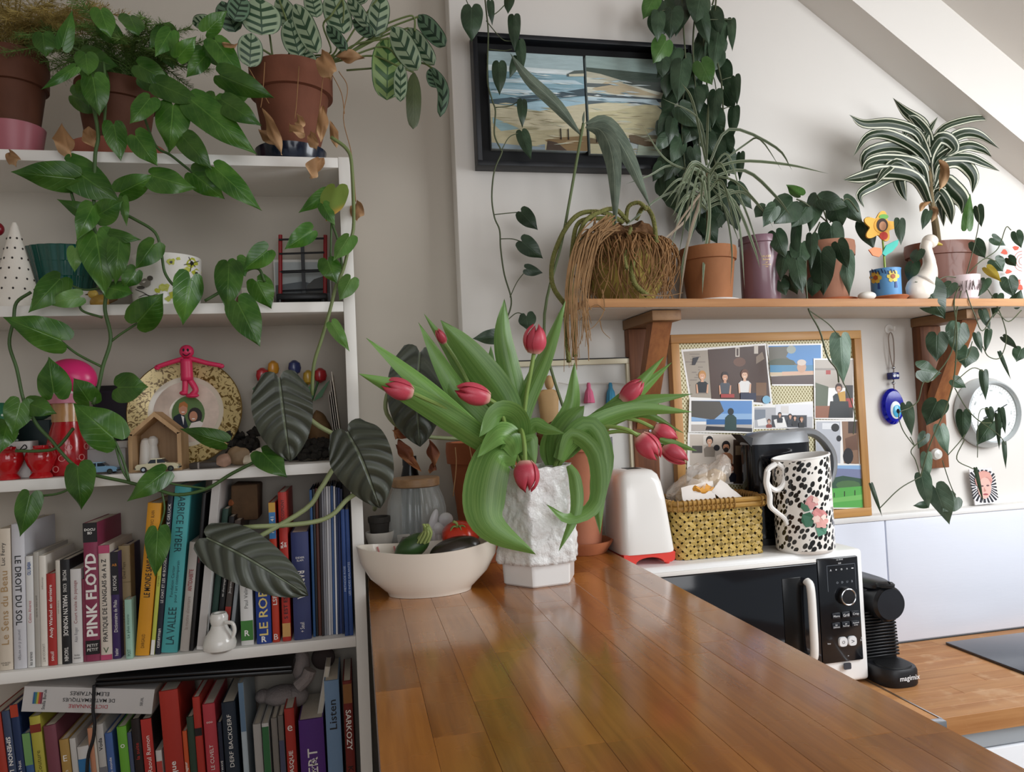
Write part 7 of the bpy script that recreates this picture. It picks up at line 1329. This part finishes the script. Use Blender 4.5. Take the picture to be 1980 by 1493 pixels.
def tulip(lab, bx, by, tx, ty, w_, Yf, stem_px, lv=(), open_=0.):
    t_ = thing('tulip', lab, 'tulip', VM, 'red tulips in the white vase')
    A, B = PY(bx, by, Yf), PY(tx, ty, Yf-.012); ax = (B-A); L = ax.length; ax.normalize(); o1 = ax.orthogonal().normalized(); o2 = ax.cross(o1); R = w_/2*mpp(bx, Yf)
    bl_ = None
    for k_ in range(6):
        inner = k_ % 2; a0 = k_*pi/3; v, f, uv = [], [], []; nu, nv = 9, 4
        for i in range(nu+1):
            u = i/nu; r = R*(sin(pi*min(1, .1+u*.875))**.55)*(1-.12*inner)*(1+open_*u*u); hw = (.75+.25*min(1, u*3))*(max(0, 1-u**4))**.45
            for j in range(-nv, nv+1):
                e = j/nv; a = a0+e*hw*.72; zz_ = u*L*(1-.05*inner)-.1*L*abs(e)**2*u; rr = r*(1+.05*(1-abs(e)))
                v.append(A+ax*zz_+o1*(rr*cos(a))+o2*(rr*sin(a))); uv.append((u*.999+.0005, (e+1)/2*.998+.001))
        m_ = 2*nv+1; f = [(i*m_+j, i*m_+j+1, i*m_+m_+j+1, i*m_+m_+j) for i in range(nu) for j in range(m_-1)]
        obj('petal', (v, f, uv), ptm, t_, sharp=180)
    p = pts(stem_px); n = len(p); base = VM+V(((p[0][0]-1030)*.00025, 0, .0))
    P = [base]+[PY(x, y, vcy+(Yf-vcy)*((i+1)/n)) for i, (x, y) in enumerate(p)]+[A+ax*.006]
    obj('stem', tube(P, .0037, 8, 6), tsm, t_)
    for s, Ya, Yb, w2, roll, fold in lv: pleaf(t_, s, (Ya, Yb), w2, tlm, 'tulip', roll, fold, nu=20, wave=.07, seed=w2)
    return t_
tulip('red tulip leaning furthest left over the bowl', 797, 760, 737, 742, 42, 1.27, '985 890 960 855 885 802 820 770', (('985 892 929 841 820 742 708 654', 1.33, 1.28, 46, .5, .5), ('985 894 937 857 800 770 694 723', 1.32, 1.24, 50, -.3, .4)))
tulip('dark red tulip opening left of the vase centre', 945, 770, 880, 753, 42, 1.27, '1000 885 985 850 966 790', (('990 890 961 862 880 745 809 624', 1.35, 1.36, 52, .4, .4), ('995 888 977 785 910 690 852 619', 1.34, 1.33, 64, -.2, .35)), .1)
tulip('red tulip standing highest in the middle of the bunch', 1033, 683, 1038, 626, 46, 1.31, '1010 880 1016 780 1026 720', (('1003 880 1001 785 975 660 975 578', 1.34, 1.36, 46, .2, .35), ('1008 885 1005 797 1050 690 1093 582', 1.33, 1.35, 44, -.5, .5), ('1000 890 969 785 952 730 949 668', 1.36, 1.38, 32, .1, .4)))
tulip('deep red tulip hanging down in front of the vase', 1015, 892, 1020, 953, 50, 1.24, '1004 860 1002 842 1008 832 1014 860', (('1000 880 957 880 935 960 950 1020 1037 1073', 1.28, 1.245, 82, .1, .2), ('1004 880 1000 817 965 800 926 845', 1.29, 1.25, 52, -.4, .2)))
tulip('pale red tulip pointing up at the upper right', 1203, 776, 1243, 735, 36, 1.30, '1085 880 1120 845 1165 800', (('1085 885 1110 850 1200 790 1299 701', 1.33, 1.31, 42, .3, .5), ('1100 880 1150 820 1215 761 1285 689', 1.32, 1.3, 32, -.2, .4)))
tulip('red tulip lowest of the three at the right', 1236, 842, 1273, 889, 46, 1.26, '1080 885 1120 845 1165 826 1210 830', (('1090 885 1112 850 1200 785 1339 762', 1.32, 1.27, 40, -.3, .4), ('1085 890 1104 845 1220 795 1339 797', 1.31, 1.26, 36, .3, .4)))
tulip('red tulip uppermost of the three at the right', 1264, 828, 1310, 851, 38, 1.29, '1090 880 1135 840 1185 812 1228 812', (('1090 890 1130 850 1230 800 1323 838', 1.33, 1.28, 22, .3, .4), ('1064 900 1066 860 1105 790 1111 701', 1.34, 1.35, 42, .2, .45)))
tulip('red tulip furthest right behind its two neighbours', 1281, 862, 1330, 893, 38, 1.285, '1090 885 1150 845 1215 835', (('1275 850 1300 858 1348 872', 1.27, 1.27, 16, .2, .3), ('1072 900 1080 850 1105 810 1130 784', 1.32, 1.33, 54, -.2, .4)))
tulip('small red tulip bud half hidden at the upper left', 860, 664, 845, 636, 18, 1.37, '985 890 930 790 890 710', (('990 890 953 837 890 770 857 712', 1.34, 1.36, 58, .1, .3), ('985 890 930 780 881 700 820 607', 1.38, 1.39, 32, -.3, .4)))
tulip('tulip without visible bloom bending over the right of the vase', 1150, 870, 1157, 880, 5, 1.30, '1090 880 1120 850', (('1080 890 1105 850 1140 830 1163 885 1155 960 1160 1034', 1.29, 1.25, 50, .2, .3), ('1085 890 1106 842 1150 880 1152 970 1100 1003 1056 975', 1.27, 1.235, 34, .3, .25), ('1100 900 1112 930 1113 990 1080 1067', 1.26, 1.24, 26, .1, .25), ('1005 880 1030 825 1055 830 1092 838', 1.29, 1.26, 28, .2, .3), ('1020 890 1025 850 1035 900', 1.26, 1.25, 30, 0, .2), ('1000 880 990 850 965 840 923 884', 1.28, 1.24, 54, .4, .2)))
# ----- vines on the wall
dk = leafmat('philodendron_leaf', '#243a26', '#50684e', 'plain', .38, .4, .16, .08); dkb = leafmat('philodendron_bright', '#3c6428', '#6a9050', 'plain', .35, .2, .2); dkl = leafmat('philodendron_grey', '#4a6450', '#87a08a', 'plain', .45, .25, .2, .1); vst = M('#4a5238', .6, var=.25, vs_=50)
HV = "1265 -5 1243 38 34;1300 20 1295 77 44;1274 24 1271 82 28;1288 79 1263 123 44;1353 21 1371 89 30;1355 -10 1345 45 50;1415 36 1416 100 17;1392 45 1377 142 36;1365 70 1368 145 36;1319 118 1310 201 40;1283 115 1281 152 28;1292 145 1287 191 26;1356 121 1377 165 40;1343 173 1352 221 36;1316 209 1354 248 40;1384 176 1377 248 28;1421 148 1425 206 19;1419 209 1416 270 23;1301 229 1292 283 24;1290 265 1266 291 26;1335 240 1355 265 30;1340 287 1350 325 26;1400 262 1415 300 30;1432 296 1430 352 16;1424 360 1455 405 32;1280 318 1262 352 26;1295 350 1305 375 22;1295 383 1318 400 30"
hv = thing('hanging_philodendron', 'dense dark heart-leaved vine hanging over the right of the painting', 'plant', PY(1350, -30, 1.61))
leaves(hv, HV, 1.6, dk, mats={0: dkb, 3: dkb, 12: dkb}, jitter=.02, seed=12)
rng = random.Random(21); ex = []
for i in range(64):
    y = rng.uniform(-10, 440); x = rng.uniform(1280, 1405)+.04*y-8; a = rng.uniform(-.6, .6); L = rng.uniform(44, 66); ex.append('%.0f %.0f %.0f %.0f %.0f' % (x, y, x+L*sin(a), y+L*cos(a), rng.uniform(30, 46)))
leaves(hv, ';'.join(ex), 1.625, dk, jitter=.012, seed=13)
for i, s in enumerate(('1318 -20 1322 60 1326 140 1318 220 1322 300 1330 380', '1350 -20 1340 80 1345 180 1352 280 1360 390', '1385 -10 1380 80 1395 160 1400 250 1410 340', '1365 -20 1360 60 1366 150 1372 240 1385 330')): stem(hv, s, 1.615, .0022, vst)
for s in ('1322 30 1290 20 1274 24', '1345 35 1380 38 1415 37', '1395 155 1410 150 1421 149', '1400 210 1412 206 1420 208', '1366 130 1380 150 1385 176'): stem(hv, s, 1.605, .0012, vst, 'petiole')
for th_, cx_, s in ((hv, 1350, None),):
    c = PY(cx_, -30, 1.615); hp_ = V((c.x, 1.615, 2.5)); pot(th_, hp_, .05, .068, .11, .025, ter('#a5623c')); earth(th_, hp_, .056, 2.6)
    for dx in (-.03, -.01, .012, .03): obj('stem', tube([V((c.x+dx*.6, 1.615, 2.6)), V((c.x+dx*1.6, 1.55, 2.63)), V((c.x+dx*1.7, 1.542, 2.55)), V((c.x+dx*1.2, 1.6, 2.44)), PY(cx_+dx*900, 10, 1.615)], .0022, 6, 5), vst, th_)
    obj('wall_ring', ring((c.x, 1.615, 2.585), .0745, .004, 'Z', 32, 6), M('#2a2a2c', .5, .6), th_); obj('ring_arm', tube([(c.x, 1.687, 2.585), (c.x, 1.66, 2.585)], .004, 6, 0), M('#2a2a2c', .5, .6), th_)
lv_ = thing('thin_wall_vine', 'thin heart-leaved vine with few leaves hanging over the left of the painting', 'plant', PY(950, -30, 1.6))
leaves(lv_, "912 15 912 82 43;948 2 952 50 15;985 -6 982 27 20;994 30 995 100 25;1005 78 1012 135 22;965 121 966 185 29;1000 112 985 152 18;1010 194 1010 248 20;1009 254 1027 309 26;1008 410 1040 445 32;1010 468 1050 500 36;1018 520 1050 528 22;1018 612 1022 640 34;968 650 913 655 30", 1.6, dk, jitter=.008, seed=14, rollmax=.3)
for s, r in (('936 -20 940 20 944 60 943 110 943 160 952 195 958 215 956 260 968 288 970 296 956 330 951 380 956 420 966 445 968 480 975 530 988 575 986 600 975 625', .0018), ('940 40 970 75 990 80', .0011), ('944 95 975 98 990 95', .0011), ('958 208 985 205 1005 195', .0011), ('970 290 985 265 1008 256', .0011), ('956 415 985 412 1008 410', .0011), ('966 462 990 462 1010 468', .0011), ('986 575 1000 545 1018 522', .0011), ('980 620 1000 605 1018 612', .0011), ('912 16 905 8 898 -10', .001), ('944 30 960 25 985 0', .0011)): stem(lv_, s, 1.61, r, vst)
c = PY(945, -30, 1.61); hp_ = V((c.x, 1.612, 2.5)); pot(lv_, hp_, .05, .068, .11, .025, ter('#9a5a3a')); earth(lv_, hp_, .056, 2.6)
obj('stem', tube([V((c.x, 1.612, 2.6)), V((c.x-.01, 1.55, 2.63)), V((c.x-.01, 1.542, 2.55)), V((c.x, 1.6, 2.44)), PY(936, -20, 1.61)], .0018, 6, 5), vst, lv_)
obj('wall_ring', ring((c.x, 1.612, 2.585), .0745, .004, 'Z', 32, 6), M('#2a2a2c', .5, .6), lv_); obj('ring_arm', tube([(c.x, 1.687, 2.585), (c.x, 1.66, 2.585)], .004, 6, 0), M('#2a2a2c', .5, .6), lv_)
leaves(phl, "1580 377 1565 450 34;1613 398 1627 443 40;1607 437 1615 508 46;1540 435 1535 513 20;1570 453 1568 522 22;1517 490 1508 543 28;1540 503 1553 570 32;1587 490 1592 573 48;1635 490 1642 573 30;1632 387 1668 433 34;1670 430 1690 482 34;1533 390 1497 433 60;1548 378 1520 357 22;1480 400 1460 420 30;1525 535 1542 570 30;1590 385 1640 400 36;1560 400 1530 440 44;1600 460 1580 520 40;1550 470 1545 520 40;1500 450 1520 500 34;1620 470 1640 520 30;1575 540 1570 575 30;1510 545 1520 572 26;1500 400 1475 440 30", 1.53, dk, mats={12: dkb, 8: dkl}, jitter=.02, seed=15)
leaves(phl, "1626 652 1631 744 38", 1.5, dkl, jitter=.002, seed=2)
for s, r in (('1585 430 1562 480 1558 530 1560 568 1564 600 1585 640 1600 690 1618 715 1622 740', .002), ('1564 600 1600 625 1618 645 1626 652', .0012), ('1618 715 1640 760 1652 800 1650 840', .0011), ('1600 430 1590 400 1580 378', .0018), ('1600 430 1560 395 1540 385', .0018), ('1605 430 1625 395 1640 385 1660 410', .0018)):
    p = pts(s); obj('stem', tube([PY(x, y, 1.585 if i == 0 and y < 440 else 1.50 if y > 500 else 1.53) for i, (x, y) in enumerate(p)], r, 6, 5), vst, phl)
RT = "1812 649 1811 700 38;1782 715 1820 722 40;1812 777 1791 823 42;1855 631 1849 685 40;1872 675 1866 712 40;1902 718 1906 775 16;1845 735 1868 750 22;1862 797 1862 851 26;1920 815 1888 862 34;1848 962 1822 990 36;1795 976 1765 978 14;1790 840 1775 868 20;1928 800 1932 870 10;1935 790 1944 840 12;1942 855 1945 907 8;1912 790 1920 820 14;1886 905 1902 975 7;1932 680 1955 735 7;1888 645 1899 684 14;1912 638 1905 682 13;1940 652 1968 675 14;1975 675 1965 700 26;1684 935 1706 1000 8;1788 551 1827 617 60;1840 548 1815 585 26;1890 400 1898 440 18;1925 505 1940 525 30;1930 570 1920 615 20;1950 540 1960 575 30;1920 460 1945 475 18;1765 510 1758 548 26;1775 485 1768 510 24;1740 425 1742 475 20;1795 408 1783 445 18;1960 590 1975 560 24;1900 600 1915 640 16;1885 470 1905 500 26;1965 450 1975 480 20;1905 540 1890 575 22;1950 500 1965 515 18"
leaves(mgp, RT, 1.5, dk, jitter=.012, seed=16, dY=.012)
leaves(mgp, "1751 783 1763 843 22;1819 825 1833 880 24;1782 919 1796 984 28;1809 944 1836 1014 42;1791 877 1792 934 20;1848 625 1838 655 18", 1.49, dkl, jitter=.006, seed=17, dY=.01)
leaves(mgp, "1870 442 1876 374 20", 1.52, dkb, seed=1, jitter=.001); leaves(mgp, "1908 518 1936 545 18", 1.49, leafmat('yellow_leaf', '#b5a03a', '#a8923c', 'plain', .45, .2), seed=1, jitter=.001)
for s, r in (('1864 545 1872 575 1885 610 1900 640 1925 605 1950 622 1975 600', .0013), ('1858 548 1845 580 1850 640 1846 720 1832 780 1802 850 1790 885 1780 922', .0016), ('1866 548 1850 600 1840 680 1800 735 1785 740 1775 775 1757 790', .0014), ('1846 750 1868 788 1895 815 1918 818', .0013), ('1780 922 1740 945 1702 982', .0013), ('1870 548 1910 560 1945 640 1935 690 1912 690 1900 670', .0012), ('1865 850 1850 888 1882 907', .0012), ('1757 790 1738 800 1746 832 1768 862 1760 845', .0012), ('1862 545 1880 520 1905 500 1925 505', .0013), ('1905 500 1930 480 1945 440 1955 445', .0012), ('1862 545 1820 560 1790 552', .0012), ('1860 545 1830 535 1800 548 1770 545', .0012), ('1870 545 1885 470 1893 425 1890 400', .0012), ('1846 700 1870 690 1880 660', .0011), ('1850 735 1880 712 1902 718', .0011), ('1895 815 1930 840 1945 860', .0011), ('1833 880 1855 855 1866 840', .0011), ('1822 890 1835 930 1848 962', .0011), ('1890 885 1893 800 1912 790', .0009), ('1780 922 1770 890 1762 870 1790 845', .0012)):
    p = pts(s); obj('stem', tube([V((mgp.location.x+(PY(x, y, 1.5).x-mgp.location.x)*.3, 1.505, shz(mgp.location.x)+.05)) if i == 0 and y < 550 and 1855 < x < 1875 else PY(x, y, 1.475 if y > 560 else 1.49) for i, (x, y) in enumerate(p)], r, 5, 5), vst, mgp)
# ----- striped dracaena
dm = leafmat('dracaena_leaf', '#1c3019', '#dcddc8', 'stripe', .4, .2)
dc = SP['drac']; DY = dc.y-.03
obj('stem', tube([V((dc.x-.012, dc.y, dc.z+.145)), PY(1808, 430, DY+.01), PY(1800, 385, DY), PY(1796, 320, DY)], (.0095, .006), 10, 5), M('#7a6a4c', .8, var=.3, vs_=40), drc)
DR = """1788 272 1782 242 1751 217 1726 189|22;1776 257 1726 238 1671 238 1642 222|20;1782 297 1726 263 1680 263 1649 303|20;1785 309 1736 285 1677 297 1668 334|24;1776 319 1720 309 1680 316 1666 346|22;1770 346 1714 334 1665 343 1631 348|27;1788 352 1736 340 1689 359 1662 377 1671 402|20;1785 325 1757 312 1739 340 1745 371 1753 389|24;1791 303 1773 263 1754 254 1748 269|20;1794 309 1813 269 1834 269 1847 288 1828 302|24;1788 272 1800 248 1813 226|14;1800 297 1819 251 1865 232 1911 229 1936 251|14;1806 303 1850 263 1890 260 1933 288|22;1813 309 1865 282 1899 288 1917 303|20;1813 312 1868 303 1905 316 1933 331|18;1819 322 1856 312 1883 340 1880 374|26;1822 352 1843 365 1862 389 1859 414|34;1812 365 1819 396 1825 439|24;1742 316 1714 328 1693 356|18;1795 300 1792 262 1770 232 1756 224|20;1815 370 1835 400 1840 435|22"""
rng = random.Random(8)
for r in DR.split(';'):
    s, w_ = r.split('|'); p = pts(s.strip()); base = PY(1798+rng.uniform(-4, 4), min(395, p[0][1]+50), DY); dep = rng.uniform(-.07, .035)
    P = [base]+[PY(x, y, DY+dep*(i+1)/len(p)) for i, (x, y) in enumerate(p)]; hw = float(w_)*.54*mpp(1800, DY)
    obj('leaf', leafgeo(P, hw, 'strap', rng.uniform(-.35, .35), .35, 20, 4, .12, rng.random()*6), dm, drc, sharp=180)
pleaf(drc, '1816 309 1825 334 1816 368', DY-.03, 20, dry, 'lance', .4, .6, 'dry_leaf', wave=.4); pleaf(drc, '1800 390 1785 395 1778 410', DY-.01, 12, dry, 'lance', .4, .6, 'dry_leaf', wave=.4); pleaf(drc, '1803 400 1808 410 1800 430', DY-.012, 12, dry, 'lance', .4, .6, 'dry_leaf', wave=.4)
# ----- grassy plant
gm_ = leafmat('grass_leaf', '#55664a', '#b5b99c', 'stripe', .45, .4); gmp = leafmat('grass_pale', '#8a7a66', '#b9a894', 'long', .6, .4)
gc = SP['grass']; rng = random.Random(31)
obj('stem', tube([V((gc.x, gc.y, gc.z+.12)), PY(1370, 420, gc.y-.01), PY(1366, 330, gc.y-.01)], (.006, .004), 8, 5), M('#6a5a40', .8), grs)
spec = ['1366 320 1340 200 1318 160', '1368 318 1350 230 1280 190', '1366 315 1368 240 1370 200', '1368 325 1410 250 1500 285 1532 330', '1368 330 1430 312 1520 318 1602 336', '1366 340 1290 310 1240 240', '1364 345 1300 320 1255 340 1210 356', '1364 350 1280 380 1230 420 1205 440', '1366 345 1330 330 1312 370 1296 400', '1368 340 1420 350 1470 400 1495 440', '1368 345 1400 360 1430 440 1440 560', '1366 350 1350 400 1330 470 1312 600', '1368 350 1372 420 1362 500 1358 570', '1368 352 1400 400 1415 480 1412 555', '1364 352 1330 420 1300 450 1232 505', '1366 355 1350 380 1320 420 1290 470', '1368 345 1440 330 1500 380 1530 420', '1368 350 1420 390 1455 470 1470 520', '1366 352 1345 420 1322 500 1318 545', '1368 335 1440 280 1470 270 1512 330']
for i in range(26):
    a = rng.uniform(-2.9, -.25); L = rng.uniform(60, 130); x0_, y0_ = 1367+rng.uniform(-4, 4), rng.uniform(325, 410); dx, dy_ = cos(a)*L, sin(a)*L*.45; dr_ = rng.uniform(30, 140); spec.append('%.0f %.0f %.0f %.0f %.0f %.0f' % (x0_, y0_, x0_+dx*.55, y0_+dy_, x0_+dx*1.05, y0_+dy_+dr_))
for i, s in enumerate(spec):
    p = pts(s); d_ = rng.uniform(-.09, -.015); P = [PY(x, y, gc.y-.012+d_*j/(len(p)-1)) for j, (x, y) in enumerate(p)]
    obj('leaf', leafgeo(P, rng.uniform(1.7, 3.4)*mpp(1370, gc.y), 'grass', rng.uniform(-.5, .5), .3, 14, 1, 0), gmp if i in (11, 14, 15) else gm_, grs, sharp=180)
# ----- root-hung cactus
cs = SP['cactus']; rng = random.Random(44); cgm = M('#6f7038', .75, var=.45, vs_=90, bump=1., bs=260); YC = cs.y-.06
for s, r, Ya, Yb in (('1205 430 1170 412 1125 412 1095 440 1072 490 1066 530 1072 560 1092 588', .0052, 1.56, 1.49), ('1200 425 1160 422 1120 430 1108 470 1104 540 1108 620 1112 690', .005, 1.56, 1.465), ('1215 430 1190 405 1160 410 1130 430 1112 480', .005, 1.56, 1.5), ('1230 425 1245 400 1262 420 1270 470', .005, 1.57, 1.5), ('1232 480 1222 520 1228 550 1252 572', .0055, 1.5, 1.485), ('1190 430 1150 440 1118 480 1098 560 1095 640 1100 700', .005, 1.55, 1.46), ('1210 430 1215 400 1235 392 1250 405', .0045, 1.56, 1.53), ('1220 440 1212 470 1208 500 1212 520', .004, 1.51, 1.49)):
    st_o = stem(cac, s, Ya, r, cgm, 'stem', Yb, 8); sp_g = []
    P = spline([PY(x, y, Ya+(Yb-Ya)*i/(len(pts(s))-1)) for i, (x, y) in enumerate(pts(s))], 14)
    for q in P[::1]:
        for k_ in range(5): d = V((rng.uniform(-1, 1), rng.uniform(-1, .6), rng.uniform(-1, 1))).normalized(); sp_g.append(([q+d*r*.8+V((.0004, 0, 0)), q+d*r*.8-V((.0004, 0, 0)), q+d*(r+.0045)], [(0, 1, 2)]))
    stuff(obj('spines', join(*sp_g), M('#c2b07c', .7), st_o, smooth=False))
rg, rg2 = [], []
for i in range(240):
    a = rng.uniform(pi*.92, pi*2.08); R = rng.uniform(.094, .106); x0_ = cs.x+cos(a)*.06*rng.random(); b = V((cs.x+cos(a)*R, cs.y+sin(a)*R*.85, cs.z+.125+rng.uniform(0, .02))); d_ = rng.uniform(.03, .15)
    P = [V((x0_, cs.y-.01, cs.z+.135+rng.uniform(0, .03))), b, b+V((rng.uniform(-.02, .02), rng.uniform(-.012, .004), -d_*.5)), b+V((rng.uniform(-.03, .03)-cos(a)*.012, rng.uniform(-.004, .012), -d_))]
    P = [V((p.x, max(p.y, 1.47), max(p.z, shz(p.x)+.002))) for p in P]; rg.append(tube(P, (.0021, .0009), 4, 3))
for i in range(46):
    x = rng.uniform(1092, 1140); P = [PY(1180+rng.uniform(-30, 20), 430+rng.uniform(-15, 20), 1.52), PY(x+20, 460+rng.uniform(-10, 30), 1.475), PY(x, 560, 1.462), PY(x+rng.uniform(-14, 14), rng.uniform(600, 720), 1.462)]; rg2.append(tube(P, (.0017, .0007), 4, 5))
for s in ('1165 560 1168 600 1150 630 1132 640', '1160 620 1165 640 1180 655', '1170 600 1150 590 1120 620', '1240 570 1290 572 1320 566', '1130 560 1128 640 1110 690'): rg2.append(tube([PY(x, y, 1.465) for x, y in pts(s)], (.0016, .0006), 4, 4))
stuff(obj('root_mass', join(*rg), M('#8a6640', .85, var=.5, vs_=40), cac)); stuff(obj('trailing_roots', join(*rg2), M('#8f6e4a', .85, var=.4, vs_=40), cac))
obj('crown_fibre', disp(ball((cs.x, cs.y-.005, cs.z+.15), .06, .05, .035, 24, 16), .02, 40, 3), M('#6a4a2e', .95, var=.5, vs_=60, bump=1, bs=120), cac)
